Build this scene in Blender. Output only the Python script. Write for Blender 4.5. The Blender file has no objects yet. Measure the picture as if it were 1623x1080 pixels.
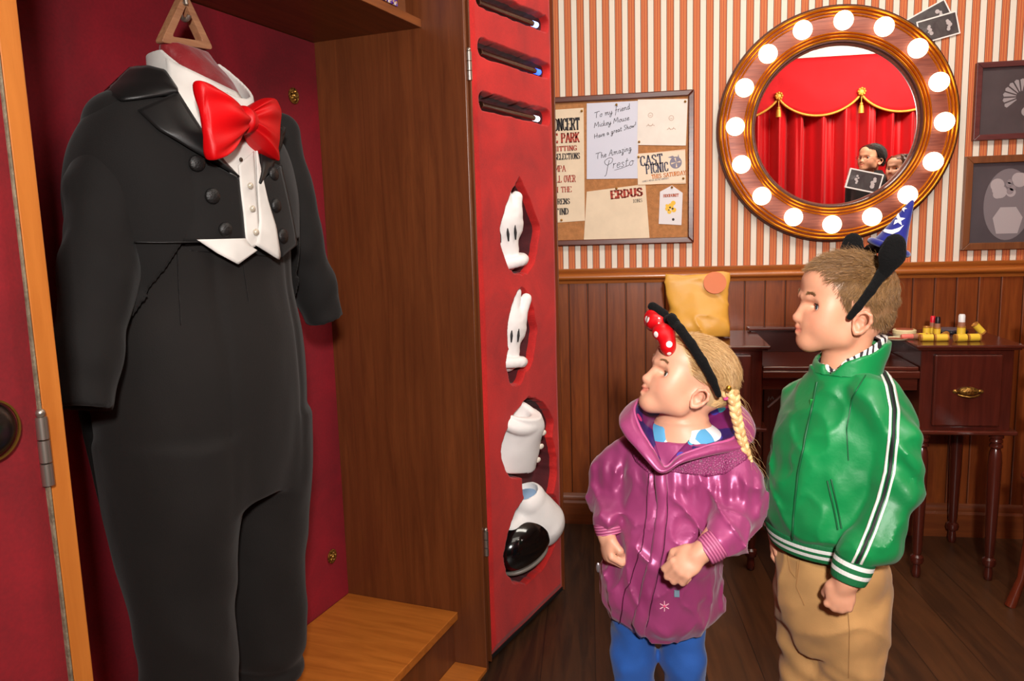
import bpy, bmesh, math, random
import numpy as np
from mathutils import Vector, Matrix
PI = math.pi
random.seed(7); RNG = np.random.RandomState(7)
COL = bpy.context.scene.collection
SC = bpy.context.scene

# ------------------------------------------------------------------ camera
FP, PCX, PCY = 1244.0, 811.5, 540.0          # focal length and centre in pixels of the 1623 x 1080 frame
CAMH = 1.30
def _dir(x, y): return np.array([x - PCX, y - PCY, FP])
_v1, _v2 = _dir(1320, 345), _dir(-2265, 450)
_dn = np.cross(_v1, _v2); _dn /= np.linalg.norm(_dn)
if _dn[1] < 0: _dn = -_dn
_up = -_dn
_wx = -_dir(-6500, 575); _wx -= _up * _wx.dot(_up); _wx /= np.linalg.norm(_wx)
_wy = np.cross(_up, _wx)
RM = np.array([_wx, _wy, _up])               # camera (x right, y down, z ahead) -> world
CAMP = np.array([0, 0, CAMH])
def ray(x, y):
    v = RM @ _dir(x, y); return v / np.linalg.norm(v)
def at(x, y, Y):
    """point of the plane y = Y seen at a pixel"""
    v = ray(x, y); return CAMP + v * (Y / v[1])
def on_floor(x, y, z=0.0):
    v = ray(x, y); return CAMP + v * ((z - CAMH) / v[2])
def on_plane(x, y, p, n):
    v = ray(x, y); n = np.array(n); return CAMP + v * ((np.array(p) - CAMP).dot(n) / v.dot(n))

cam_d = bpy.data.cameras.new('camera'); cam = bpy.data.objects.new('camera', cam_d); COL.objects.link(cam)
cam_d.sensor_width = 36.0; cam_d.lens = FP / 1623.0 * 36.0; cam_d.clip_start = 0.02
_r = RM @ np.array([1, 0, 0]); _u = RM @ np.array([0, -1, 0]); _f = RM @ np.array([0, 0, 1])
cam.matrix_world = Matrix(((_r[0], _u[0], -_f[0], 0), (_r[1], _u[1], -_f[1], 0), (_r[2], _u[2], -_f[2], CAMH), (0, 0, 0, 1)))
SC.camera = cam

# ------------------------------------------------------------------ light and exposure
SC.view_settings.view_transform = 'Standard'; SC.view_settings.look = 'None'
SC.view_settings.exposure = 0.0; SC.view_settings.gamma = 1.0; SC.view_settings.use_curve_mapping = False
wd = bpy.data.worlds.new('world'); SC.world = wd; wd.use_nodes = True
wd.node_tree.nodes['Background'].inputs[0].default_value = (1.0, 0.82, 0.66, 1)
wd.node_tree.nodes['Background'].inputs[1].default_value = 0.25
def area(name, loc, target, size, power, col=(1, 1, 1), size_y=None, spread=PI):
    l = bpy.data.lights.new(name, 'AREA'); l.energy = power; l.color = col; l.size = size; l.spread = spread
    if size_y: l.shape = 'RECTANGLE'; l.size_y = size_y
    o = bpy.data.objects.new(name, l); COL.objects.link(o); o.location = loc
    o.rotation_euler = (Vector(target) - Vector(loc)).to_track_quat('-Z', 'Y').to_euler(); return o
area('camera_flash', (0.20, -0.42, 1.74), (0.15, 2.6, 1.15), 0.14, 34, (1.0, 0.96, 0.91), spread=math.radians(120))
area('ceiling_glow_wall', (0.7, 2.0, 2.68), (0.7, 2.9, 1.5), 1.6, 33, (1.0, 0.93, 0.82), 0.5)
area('ceiling_glow_room', (0.6, 0.6, 2.70), (0.5, 1.3, 0.0), 1.2, 13, (1.0, 0.92, 0.80), 1.2)
area('ceiling_glow_curtain', (2.0, 0.2, 2.70), (1.8, -0.8, 1.7), 1.4, 62, (1.0, 0.90, 0.78), 0.4)

# ------------------------------------------------------------------ materials
MATS = {}
def lin(c):
    """sRGB 0-255 -> linear"""
    return tuple(((v / 255.0) / 12.92 if v / 255.0 <= 0.04045 else ((v / 255.0 + 0.055) / 1.055) ** 2.4) for v in c) + (1.0,)
class NT:
    def __init__(s, name):
        s.m = bpy.data.materials.new(name); s.m.use_nodes = True; s.t = s.m.node_tree; s.n = s.t.nodes
        s.b = s.n['Principled BSDF']
    def node(s, typ, **kw):
        n = s.n.new(typ)
        for k, v in kw.items():
            if k.startswith('i_'):
                key = k[2:]; key = int(key) if key.isdigit() else key.replace('_', ' ')
                if hasattr(v, 'is_output') or isinstance(v, bpy.types.NodeSocket): s.t.links.new(v, n.inputs[key])
                else: n.inputs[key].default_value = v
            else: setattr(n, k, v)
        return n
    def link(s, a, b): s.t.links.new(a, b)
    def math(s, op, a, b=0.0, c=None):
        n = s.n.new('ShaderNodeMath'); n.operation = op
        for i, v in enumerate((a, b) if c is None else (a, b, c)):
            if isinstance(v, bpy.types.NodeSocket): s.link(v, n.inputs[i])
            else: n.inputs[i].default_value = v
        return n.outputs[0]
    def mix(s, f, a, b):
        n = s.n.new('ShaderNodeMix'); n.data_type = 'RGBA'
        for i, v in ((0, f), (6, a), (7, b)):
            if isinstance(v, bpy.types.NodeSocket): s.link(v, n.inputs[i])
            else: n.inputs[i].default_value = v
        return n.outputs[2]
    def coord(s, scale=(1, 1, 1), kind='Object'):
        tc = s.n.new('ShaderNodeTexCoord'); mp = s.n.new('ShaderNodeMapping'); mp.inputs['Scale'].default_value = scale
        s.link(tc.outputs[kind], mp.inputs[0]); return mp.outputs[0]
    def noise(s, vec, scale=5, detail=3, rough=0.5, dist=0.0):
        n = s.node('ShaderNodeTexNoise', i_Scale=scale, i_Detail=detail, i_Roughness=rough, i_Distortion=dist)
        s.link(vec, n.inputs['Vector']); return n.outputs['Fac']
    def ramp(s, fac, stops, interp='LINEAR'):
        n = s.n.new('ShaderNodeValToRGB'); n.color_ramp.interpolation = interp; e = n.color_ramp.elements
        while len(e) < len(stops): e.new(0.5)
        for el, (p, c) in zip(e, stops): el.position = p; el.color = c
        s.link(fac, n.inputs[0]); return n.outputs[0]
    def bump(s, h, strength=0.3, dist=0.01):
        n = s.node('ShaderNodeBump', i_Strength=strength, i_Distance=dist); s.link(h, n.inputs['Height'])
        s.link(n.outputs[0], s.b.inputs['Normal'])
    def set(s, **kw):
        for k, v in kw.items():
            key = k.replace('_', ' ')
            if isinstance(v, bpy.types.NodeSocket): s.link(v, s.b.inputs[key])
            else: s.b.inputs[key].default_value = v
        return s.m
def plain(name, c, rough=0.5, metal=0.0, bump=0.0, bscale=200, vary=0.0, vscale=6, **kw):
    """plain material with slight tone variation and a fine grain"""
    if name in MATS: return MATS[name]
    t = NT(name); base = lin(c); v = t.coord()
    if vary:
        f = t.noise(v, vscale, 4, 0.6); d = tuple(max(0, x * (1 - vary)) for x in base[:3]) + (1,); l = tuple(min(1, x * (1 + vary)) for x in base[:3]) + (1,)
        col = t.ramp(f, [(0.3, d), (0.7, l)])
    else: col = base
    t.set(Base_Color=col, Roughness=rough, Metallic=metal, **kw)
    if bump: t.bump(t.noise(v, bscale, 2), bump, 0.004)
    MATS[name] = t.m; return t.m
def wood(name, dark, light, axis=2, rough=0.35, scale=1.0, coat=0.0, stretch=14.0, knots=0.35):
    if name in MATS: return MATS[name]
    t = NT(name); sc = [stretch * scale] * 3; sc[axis] = 1.0 * scale
    v = t.coord(tuple(sc)); g = t.noise(v, 3.2, 6, 0.62, 0.8); v2 = t.coord((2.2, 2.2, 2.2)); b = t.noise(v2, 1.6, 3)
    sc3 = [90 * scale] * 3; sc3[axis] = 4 * scale
    fi = t.noise(t.coord(tuple(sc3)), 3, 2)
    c1 = t.ramp(g, [(0.25, lin(dark)), (0.75, lin(light))])
    c2 = t.mix(t.math('MULTIPLY', b, knots), c1, lin(dark))
    c3 = t.mix(t.math('MULTIPLY', t.math('GREATER_THAN', fi, 0.62), 0.22), c2, lin(dark))
    t.set(Base_Color=c3, Roughness=rough, Coat_Weight=coat, Coat_Roughness=0.15); t.bump(g, 0.05, 0.003)
    MATS[name] = t.m; return t.m
def velvet(name, dark, light, scale=7.0, sheen=0.6):
    if name in MATS: return MATS[name]
    t = NT(name); v = t.coord(); a = t.noise(v, scale, 4, 0.6, 0.6); b = t.noise(v, scale * 45, 2)
    f = t.math('ADD', t.math('MULTIPLY', a, 0.75), t.math('MULTIPLY', b, 0.25))
    t.set(Base_Color=t.ramp(f, [(0.33, lin(dark)), (0.66, lin(light))]), Roughness=0.85, Sheen_Weight=sheen, Sheen_Roughness=0.35, Sheen_Tint=lin(light))
    t.bump(f, 0.25, 0.004); MATS[name] = t.m; return t.m
def emit(name, c, power):
    if name in MATS: return MATS[name]
    t = NT(name); t.set(Base_Color=lin(c), Emission_Color=lin(c), Emission_Strength=power); MATS[name] = t.m; return t.m

# ------------------------------------------------------------------ objects
def mk(name, V, F, mat=None, parent=None, smooth=False, mw=None, mats=None, mi=None):
    me = bpy.data.meshes.new(name)
    V = np.asarray(V, float)
    if isinstance(F, np.ndarray):
        me.vertices.add(len(V)); me.vertices.foreach_set('co', V.astype(np.float32).ravel())
        n = F.shape[1]; me.loops.add(F.size); me.loops.foreach_set('vertex_index', F.astype(np.int32).ravel())
        me.polygons.add(len(F)); me.polygons.foreach_set('loop_start', np.arange(0, F.size, n, dtype=np.int32))
        try: me.polygons.foreach_set('loop_total', np.full(len(F), n, np.int32))
        except Exception: pass
        me.update(calc_edges=True)
    else:
        me.from_pydata([tuple(v) for v in V], [], F)
    me.validate(); me.update()
    if smooth: me.polygons.foreach_set('use_smooth', [True] * len(me.polygons))
    for m in (mats or ([mat] if mat else [])): me.materials.append(m)
    if mi is not None: me.polygons.foreach_set('material_index', np.asarray(mi, np.int32))
    o = bpy.data.objects.new(name, me); COL.objects.link(o)
    if parent: o.parent = parent
    if mw is not None: o.matrix_local = mw
    return o
def tag(o, label=None, cat=None, group=None, kind=None):
    if label: o['label'] = label
    if cat: o['category'] = cat
    if group: o['group'] = group
    if kind: o['kind'] = kind
    return o
def thing(name, label, cat, loc=(0, 0, 0), rz=0.0, group=None, M=None):
    o = bpy.data.objects.new(name, None); COL.objects.link(o); o.empty_display_size = 0.05
    if M is not None: o.matrix_world = M
    else: o.location = loc; o.rotation_euler = (0, 0, rz)
    return tag(o, label, cat, group)
def bevel(o, w=0.004, seg=2, ang=35):
    m = o.modifiers.new('bevel', 'BEVEL'); m.width = w; m.segments = seg; m.limit_method = 'ANGLE'; m.angle_limit = math.radians(ang)
    return o
def shade(o, ang=35):
    me = o.data; me.polygons.foreach_set('use_smooth', [True] * len(me.polygons))
    me.set_sharp_from_angle(angle=math.radians(ang)); return o
def frame_from(z, x=None):
    z = Vector(z).normalized(); x = Vector(x) if x is not None else (Vector((1, 0, 0)) if abs(z.x) < 0.9 else Vector((0, 1, 0)))
    y = z.cross(x).normalized(); x = y.cross(z); return x, y, z
class MB:
    """collects shapes for ONE mesh"""
    def __init__(s): s.V = []; s.F = []
    def add(s, V, F):
        b = len(s.V); s.V += [tuple(v) for v in V]; s.F += [tuple(i + b for i in f) for f in F]; return s
    def box(s, lo, hi, M=None):
        x0, y0, z0 = lo; x1, y1, z1 = hi
        V = [(x0, y0, z0), (x1, y0, z0), (x1, y1, z0), (x0, y1, z0), (x0, y0, z1), (x1, y0, z1), (x1, y1, z1), (x0, y1, z1)]
        if M is not None: V = [M @ Vector(v) for v in V]
        return s.add(V, [(0, 3, 2, 1), (4, 5, 6, 7), (0, 1, 5, 4), (1, 2, 6, 5), (2, 3, 7, 6), (3, 0, 4, 7)])
    def tube(s, pts, rad, n=12, cap=True, flat=1.0, up=None):
        pts = [Vector(p) for p in pts]; R = rad if hasattr(rad, '__len__') else [rad] * len(pts); V = []; x = Vector(up) if up is not None else None
        for i, p in enumerate(pts):
            t = (pts[min(i + 1, len(pts) - 1)] - pts[max(i - 1, 0)]).normalized()
            if x is None: x, y, _ = frame_from(t)
            y = t.cross(x).normalized(); x = y.cross(t).normalized()
            V += [p + x * (math.cos(2 * PI * k / n) * R[i]) + y * (math.sin(2 * PI * k / n) * R[i] * flat) for k in range(n)]
        F = [(i * n + k, i * n + (k + 1) % n, (i + 1) * n + (k + 1) % n, (i + 1) * n + k) for i in range(len(pts) - 1) for k in range(n)]
        if cap: F += [tuple(range(n - 1, -1, -1)), tuple(range((len(pts) - 1) * n, len(pts) * n))]
        return s.add(V, F)
    def lathe(s, prof, n=32, M=None, close=False):
        V = []; m = len(prof)
        for k in range(n):
            a = 2 * PI * k / n
            V += [Vector((r * math.cos(a), r * math.sin(a), z)) for r, z in prof]
        if M is not None: V = [M @ v for v in V]
        F = []
        for k in range(n):
            k2 = (k + 1) % n
            for i in range(m if close else m - 1):
                j = (i + 1) % m; F.append((k * m + i, k2 * m + i, k2 * m + j, k * m + j))
        if not close:
            if prof[0][0] > 1e-6: F.append(tuple(k * m for k in range(n - 1, -1, -1)))
            if prof[-1][0] > 1e-6: F.append(tuple(k * m + m - 1 for k in range(n)))
        return s.add(V, F)
    def prism(s, poly, d, M):
        """poly in local xy, from z=0 to z=d, placed by M"""
        n = len(poly); V = [M @ Vector((x, y, 0)) for x, y in poly] + [M @ Vector((x, y, d)) for x, y in poly]
        return s.add(V, [tuple(range(n - 1, -1, -1)), tuple(range(n, 2 * n))] + [(i, (i + 1) % n, n + (i + 1) % n, n + i) for i in range(n)])
    def ball(s, c, r, n=16, m=10, sc=(1, 1, 1)):
        V = [(c[0], c[1], c[2] + r * sc[2])]
        for i in range(1, m):
            a = PI * i / m
            V += [(c[0] + r * sc[0] * math.sin(a) * math.cos(2 * PI * k / n), c[1] + r * sc[1] * math.sin(a) * math.sin(2 * PI * k / n), c[2] + r * sc[2] * math.cos(a)) for k in range(n)]
        V.append((c[0], c[1], c[2] - r * sc[2])); F = [(0, 1 + k, 1 + (k + 1) % n) for k in range(n)]
        for i in range(m - 2): F += [(1 + i * n + k, 1 + (i + 1) * n + k, 1 + (i + 1) * n + (k + 1) % n, 1 + i * n + (k + 1) % n) for k in range(n)]
        L = len(V) - 1; F += [(1 + (m - 2) * n + (k + 1) % n, 1 + (m - 2) * n + k, L) for k in range(n)]
        return s.add(V, F)
    def build(s, name, mat, parent=None, smooth=None, bev=0.0, mw=None, seg=2):
        o = mk(name, s.V, s.F, mat, parent, mw=mw)
        if smooth: shade(o, smooth)
        if bev: bevel(o, bev, seg)
        return o
def circ(r, n=32, cx=0, cy=0): return [(cx + r * math.cos(2 * PI * k / n), cy + r * math.sin(2 * PI * k / n)) for k in range(n)]
def XZ(x, y, z, roll=0.0):
    """local xy plane -> world xz plane facing the camera (-y); local z points to -y"""
    return Matrix.Translation((x, y, z)) @ Matrix(((1, 0, 0, 0), (0, 0, -1, 0), (0, 1, 0, 0), (0, 0, 0, 1))) @ Matrix.Rotation(roll, 4, 'Z')
def text_mesh(txt, size, bold=0.0, shear=0.0, sx=1.0, depth=0.0004, align='CENTER'):
    cu = bpy.data.curves.new('lettering', 'FONT'); cu.body = txt; cu.size = size; cu.offset = bold; cu.shear = shear
    cu.extrude = depth; cu.align_x = align; cu.align_y = 'CENTER'; cu.resolution_u = 3
    o = bpy.data.objects.new('lettering', cu); COL.objects.link(o)
    me = bpy.data.meshes.new_from_object(o.evaluated_get(bpy.context.evaluated_depsgraph_get()))
    bpy.data.objects.remove(o); bpy.data.curves.remove(cu)
    V = [(v.co.x * sx, v.co.y, v.co.z) for v in me.vertices]; F = [tuple(p.vertices) for p in me.polygons]
    bpy.data.meshes.remove(me); return V, F

# ------------------------------------------------------------------ signed-distance modelling (used for bodies and cloth)
class SDF:
    def __init__(s, lo, hi, h):
        s.h = h; s.ax = [np.arange(lo[i], hi[i] + h, h, dtype=np.float32) for i in range(3)]
        s.v = np.full(tuple(len(a) for a in s.ax), 0.5, np.float32)
    def sub(s, lo, hi, pad):
        sl = []
        for i in range(3):
            a = s.ax[i]; i0 = int(np.searchsorted(a, lo[i] - pad)); i1 = int(np.searchsorted(a, hi[i] + pad)); sl.append(slice(i0, max(i1, i0)))
        X = s.ax[0][sl[0]][:, None, None]; Y = s.ax[1][sl[1]][None, :, None]; Z = s.ax[2][sl[2]][None, None, :]
        return tuple(sl), X, Y, Z
    def apply(s, sl, d, k, op):
        a = s.v[sl]
        if a.size == 0: return
        if op == 'u':
            if k > 0:
                h = np.clip(0.5 + 0.5 * (a - d) / k, 0, 1); s.v[sl] = a + (d - a) * h - k * h * (1 - h)
            else: s.v[sl] = np.minimum(a, d)
        elif op == 's':
            if k > 0:
                h = np.clip(0.5 - 0.5 * (a + d) / k, 0, 1); s.v[sl] = a + (-d - a) * h + k * h * (1 - h)
            else: s.v[sl] = np.maximum(a, -d)
        elif op == 'i':
            s.v[sl] = np.maximum(a, d)
    def ell(s, c, r, k=0.01, op='u', R=None):
        """ellipsoid; R = 3x3 array whose rows are the local axes"""
        r = np.array(r, float); m = float(r.max()) + k if R is not None else r + k
        sl, X, Y, Z = s.sub(np.array(c) - m, np.array(c) + m, 3 * s.h + k * 0.5)
        x, y, z = X - c[0], Y - c[1], Z - c[2]
        if R is not None: x, y, z = R[0][0] * x + R[0][1] * y + R[0][2] * z, R[1][0] * x + R[1][1] * y + R[1][2] * z, R[2][0] * x + R[2][1] * y + R[2][2] * z
        k0 = np.sqrt((x / r[0]) ** 2 + (y / r[1]) ** 2 + (z / r[2]) ** 2); k1 = np.sqrt((x / r[0] ** 2) ** 2 + (y / r[1] ** 2) ** 2 + (z / r[2] ** 2) ** 2)
        s.apply(sl, (k0 * (k0 - 1) / np.maximum(k1, 1e-6)).astype(np.float32), k, op); return s
    def cone(s, a, b, ra, rb=None, k=0.01, op='u', flat=None):
        """capsule from a to b whose radius runs ra -> rb; flat=(axis, factor) thickens the distance along an axis"""
        rb = ra if rb is None else rb; a = np.array(a, float); b = np.array(b, float); m = max(ra, rb) + k
        sl, X, Y, Z = s.sub(np.minimum(a, b) - m, np.maximum(a, b) + m, 3 * s.h + k * 0.5)
        ab = b - a; L2 = float(ab.dot(ab)) + 1e-12
        x, y, z = X - a[0], Y - a[1], Z - a[2]
        t = np.clip((x * ab[0] + y * ab[1] + z * ab[2]) / L2, 0, 1)
        dx, dy, dz = x - t * ab[0], y - t * ab[1], z - t * ab[2]
        if flat is not None:
            n, fct = np.array(flat[0], float), flat[1]; n /= np.linalg.norm(n)
            q = (dx * n[0] + dy * n[1] + dz * n[2]) * (fct - 1); dx, dy, dz = dx + q * n[0], dy + q * n[1], dz + q * n[2]
        s.apply(sl, (np.sqrt(dx * dx + dy * dy + dz * dz) - (ra + (rb - ra) * t)).astype(np.float32), k, op); return s
    def chain(s, pts, rs, k=0.01, op='u', flat=None):
        for i in range(len(pts) - 1): s.cone(pts[i], pts[i + 1], rs[i], rs[i + 1], k, op, flat)
        return s
    def stack(s, rows, yaw=0.0, k=0.01, op='u', p=2.0):
        """upright body: rows of (z, cx, cy, rx, ry), smoothly interpolated, the section turned by yaw"""
        rows = sorted(rows); A = np.array(rows, float); m = float(max(A[:, 3].max(), A[:, 4].max())) + k
        lo = (A[:, 1].min() - m, A[:, 2].min() - m, A[0, 0]); hi = (A[:, 1].max() + m, A[:, 2].max() + m, A[-1, 0])
        sl, X, Y, Z = s.sub(lo, hi, 3 * s.h + k * 0.5)
        zz = np.clip(Z.ravel(), A[0, 0], A[-1, 0]); t = np.arange(len(A))
        u = np.interp(zz, A[:, 0], t); i = np.clip(u.astype(int), 0, len(A) - 2); fr = u - i
        def cr(col):   # Catmull-Rom through the rows
            c = A[:, col]; g = np.gradient(c, A[:, 0]) if len(c) > 2 else np.full(len(c), (c[-1] - c[0]) / (A[-1, 0] - A[0, 0]))
            hh = A[i + 1, 0] - A[i, 0]; f2, f3 = fr * fr, fr ** 3
            return ((2 * f3 - 3 * f2 + 1) * c[i] + (f3 - 2 * f2 + fr) * hh * g[i] + (-2 * f3 + 3 * f2) * c[i + 1] + (f3 - f2) * hh * g[i + 1])[None, None, :]
        cx, cy, rx, ry = cr(1), cr(2), np.maximum(cr(3), 0.004), np.maximum(cr(4), 0.004)
        dx, dy = X - cx, Y - cy; ca, sa = math.cos(yaw), math.sin(yaw); x, y = dx * ca + dy * sa, -dx * sa + dy * ca
        q = (np.abs(x / rx) ** p + np.abs(y / ry) ** p) ** (1 / p)
        rad = np.sqrt(x * x + y * y) + 1e-6
        d = rad * (1 - 1 / np.maximum(q, 1e-4)); d = np.maximum(d, -np.minimum(rx, ry))
        d = np.maximum(d, np.maximum(A[0, 0] - Z, Z - A[-1, 0]))
        s.apply(sl, d.astype(np.float32), k, op); return s
    def shell(s, th):
        """keep a skin of thickness th inside the surface"""
        s.v = np.maximum(s.v, -(s.v + th)); return s
    def half(s, p, n, k=0.0):
        """cut away everything on the side n points to"""
        n = np.array(n, float); n /= np.linalg.norm(n)
        d = (s.ax[0][:, None, None] - p[0]) * n[0] + (s.ax[1][None, :, None] - p[1]) * n[1] + (s.ax[2][None, None, :] - p[2]) * n[2]
        s.v = np.maximum(s.v, d.astype(np.float32)); return s
    def warp(s, fn):
        """fn(X,Y,Z) -> offset added to the distance (positive = inward)"""
        s.v = (s.v + fn(s.ax[0][:, None, None], s.ax[1][None, :, None], s.ax[2][None, None, :])).astype(np.float32); return s
    def mesh(s, relax=1):
        v = s.v; g = v < 0
        c = [g[:-1, :-1, :-1], g[1:, :-1, :-1], g[:-1, 1:, :-1], g[1:, 1:, :-1], g[:-1, :-1, 1:], g[1:, :-1, 1:], g[:-1, 1:, 1:], g[1:, 1:, 1:]]
        anyv = c[0].copy(); allv = c[0].copy()
        for q in c[1:]: anyv |= q; allv &= q
        act = anyv & ~allv; I = np.argwhere(act); n = len(I)
        idx = np.full(act.shape, -1, np.int32); idx[act] = np.arange(n)
        acc = np.zeros((n, 3)); cnt = np.zeros(n)
        offs = [(0, 0, 0), (1, 0, 0), (0, 1, 0), (1, 1, 0), (0, 0, 1), (1, 0, 1), (0, 1, 1), (1, 1, 1)]
        vals = [v[I[:, 0] + o[0], I[:, 1] + o[1], I[:, 2] + o[2]] for o in offs]
        for a, b in ((0, 1), (2, 3), (4, 5), (6, 7), (0, 2), (1, 3), (4, 6), (5, 7), (0, 4), (1, 5), (2, 6), (3, 7)):
            cr = (vals[a] < 0) != (vals[b] < 0); t = np.where(cr, vals[a] / np.where(cr, vals[a] - vals[b], 1), 0)
            oa, ob = np.array(offs[a], float), np.array(offs[b], float)
            acc += np.where(cr[:, None], oa + t[:, None] * (ob - oa), 0); cnt += cr
        P = I + acc / cnt[:, None]
        P = np.stack([P[:, i] * s.h + s.ax[i][0] for i in range(3)], 1)
        Fs = []
        for ax in range(3):
            sa = [slice(1, -1)] * 3; sa[ax] = slice(0, -1); sb = [slice(1, -1)] * 3; sb[ax] = slice(1, None)
            A, B = g[tuple(sa)], g[tuple(sb)]; E = np.argwhere(A != B)
            if not len(E): continue
            ins = A[E[:, 0], E[:, 1], E[:, 2]]; e = E.copy()
            for q in range(3):
                if q != ax: e[:, q] += 1
            o1, o2 = [(1, 2), (2, 0), (0, 1)][ax]
            def cell(d1, d2):
                w = e.copy(); w[:, o1] -= d1; w[:, o2] -= d2; return idx[w[:, 0], w[:, 1], w[:, 2]]
            q4 = np.stack([cell(1, 1), cell(0, 1), cell(0, 0), cell(1, 0)], 1)
            q4[~ins] = q4[~ins][:, ::-1]; Fs.append(q4)
        F = np.concatenate(Fs); F = F[(F >= 0).all(1)]
        for _ in range(relax):
            a = np.concatenate([F[:, 0], F[:, 1], F[:, 2], F[:, 3]]); b = np.concatenate([F[:, 1], F[:, 2], F[:, 3], F[:, 0]])
            S = np.stack([np.bincount(np.r_[a, b], np.r_[P[b, i], P[a, i]], len(P)) for i in range(3)], 1); N = np.bincount(np.r_[a, b], minlength=len(P))
            P = P * 0.45 + 0.55 * S / np.maximum(N, 1)[:, None]
        return P, F
    def build(s, name, mat, parent=None, relax=1, col=None, mw=None):
        P, F = s.mesh(relax); o = mk(name, P, F, mat, parent, smooth=True, mw=mw)
        if col is not None: paint(o, P, col)
        return o
def paint(o, P, col):
    c = np.ones((len(P), 4), np.float32); c[:, :3] = col(P); a = o.data.color_attributes.new('tint', 'FLOAT_COLOR', 'POINT'); a.data.foreach_set('color', c.ravel())
_perm = RNG.rand(32, 32, 32).astype(np.float32)
def vn(X, Y, Z, sx, sy=None, sz=None, seed=0):
    """smooth value noise, -1..1; X, Y, Z broadcastable"""
    sy = sx if sy is None else sy; sz = sx if sz is None else sz
    def sp(a, sc, o):
        a = a * sc + o + seed * 3.7; i = np.floor(a).astype(int); f = a - i; return i % 32, (i + 1) % 32, f * f * (3 - 2 * f)
    x0, x1, fx = sp(X, sx, 11.3); y0, y1, fy = sp(Y, sy, 5.1); z0, z1, fz = sp(Z, sz, 8.7)
    L = lambda i, j, k: _perm[i, j, k]
    c00 = L(x0, y0, z0) * (1 - fx) + L(x1, y0, z0) * fx; c10 = L(x0, y1, z0) * (1 - fx) + L(x1, y1, z0) * fx
    c01 = L(x0, y0, z1) * (1 - fx) + L(x1, y0, z1) * fx; c11 = L(x0, y1, z1) * (1 - fx) + L(x1, y1, z1) * fx
    return ((c00 * (1 - fy) + c10 * fy) * (1 - fz) + (c01 * (1 - fy) + c11 * fy) * fz) * 2 - 1
# ================================================================== the setting
YW = 3.324; ZC = 2.75
# wallpaper: cream bands and orange bands with thin lines, period 5.08 cm
t = NT('striped_wallpaper'); sx = t.node('ShaderNodeSeparateXYZ'); t.link(t.coord(), sx.inputs[0])
fr = t.math('FRACT', t.math('ADD', t.math('DIVIDE', sx.outputs[0], 0.0509), 106.275))
cr, og, rd, dk, yl = lin((222, 212, 197)), lin((196, 108, 62)), lin((166, 58, 32)), lin((88, 46, 32)), lin((212, 132, 70))
t.set(Base_Color=t.ramp(fr, [(0.0, dk), (0.045, og), (0.14, rd), (0.18, yl), (0.245, rd), (0.285, og), (0.33, rd), (0.37, yl), (0.43, rd), (0.465, og), (0.53, dk), (0.575, cr)], 'CONSTANT'), Roughness=0.7)
M_paper = t.m
M_wains = wood('panelling_wood', (94, 40, 14), (148, 76, 30), 2, 0.3, 1.0, 0.3)
M_trim = wood('oak_trim', (142, 74, 26), (188, 110, 46), 0, 0.3, 1.0, 0.3)
def struct(o): o['kind'] = 'structure'; return o
struct(MB().box((-3.2, YW, 1.09), (4.6, YW + 0.12, ZC)).build('wall_back', M_paper))
# wainscot boards with grooves
w = MB(); x = -3.2; k = 0
while x < 4.6:
    w.box((x + 0.0015, YW - 0.012, 0.0), (x + 0.0785, YW + 0.11, 1.088)); x += 0.080
o = struct(w.build('trim_1', M_wains, bev=0.003)); 
struct(MB().box((-3.2, YW - 0.006, 0), (4.6, YW + 0.1, 1.088)).build('wall_lower', wood('groove_wood', (50, 20, 8), (70, 30, 12))))
def profile_x(prof, x0, x1):
    """prof: (y, z) closed polygon extruded along x"""
    n = len(prof); V = [(x0, y, z) for y, z in prof] + [(x1, y, z) for y, z in prof]
    return V, [tuple(range(n)), tuple(range(2 * n - 1, n - 1, -1))] + [(i, n + i, n + (i + 1) % n, (i + 1) % n) for i in range(n)]
rail = [(YW, 1.055), (YW - 0.016, 1.055), (YW - 0.018, 1.066), (YW - 0.026, 1.070)]
rail += [(YW - 0.026 - 0.016 * math.sin(a), 1.083 - 0.013 * math.cos(a)) for a in np.linspace(0.3, PI - 0.3, 7)]
rail += [(YW - 0.026, 1.098), (YW - 0.03, 1.103), (YW - 0.034, 1.110), (YW - 0.034, 1.118), (YW, 1.118)]
struct(shade(mk('trim_2', *profile_x(rail, -3.2, 4.6), M_trim), 30))
sk = [(YW, 0.0), (YW - 0.03, 0.0), (YW - 0.03, 0.095), (YW - 0.024, 0.105), (YW - 0.024, 0.118), (YW - 0.018, 0.130), (YW - 0.012, 0.136), (YW, 0.136)]
struct(shade(mk('baseboard_back', *profile_x(sk, -3.2, 4.6), wood('skirting_wood', (92, 42, 18), (128, 66, 28), 0)), 30))
# floor: dark boards running away from the camera
t = NT('dark_floorboards'); v = t.coord(); s_ = t.node('ShaderNodeSeparateXYZ'); t.link(v, s_.inputs[0])
rot = t.n.new('ShaderNodeMapping'); rot.inputs['Rotation'].default_value = (0, 0, math.radians(-4)); t.link(v, rot.inputs[0]); s2 = t.node('ShaderNodeSeparateXYZ'); t.link(rot.outputs[0], s2.inputs[0])
fx = t.math('FRACT', t.math('DIVIDE', s2.outputs[0], 0.16)); gap = t.math('LESS_THAN', fx, 0.012)
bd = t.math('FLOOR', t.math('DIVIDE', s2.outputs[0], 0.16)); wn = t.node('ShaderNodeTexWhiteNoise', noise_dimensions='1D'); t.link(bd, wn.inputs['W'])
mp = t.n.new('ShaderNodeMapping'); mp.inputs['Scale'].default_value = (12, 1, 1); t.link(rot.outputs[0], mp.inputs[0])
g = t.noise(mp.outputs[0], 3, 5, 0.6, 0.6); f = t.math('ADD', t.math('MULTIPLY', g, 0.7), t.math('MULTIPLY', wn.outputs[0], 0.3))
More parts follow.
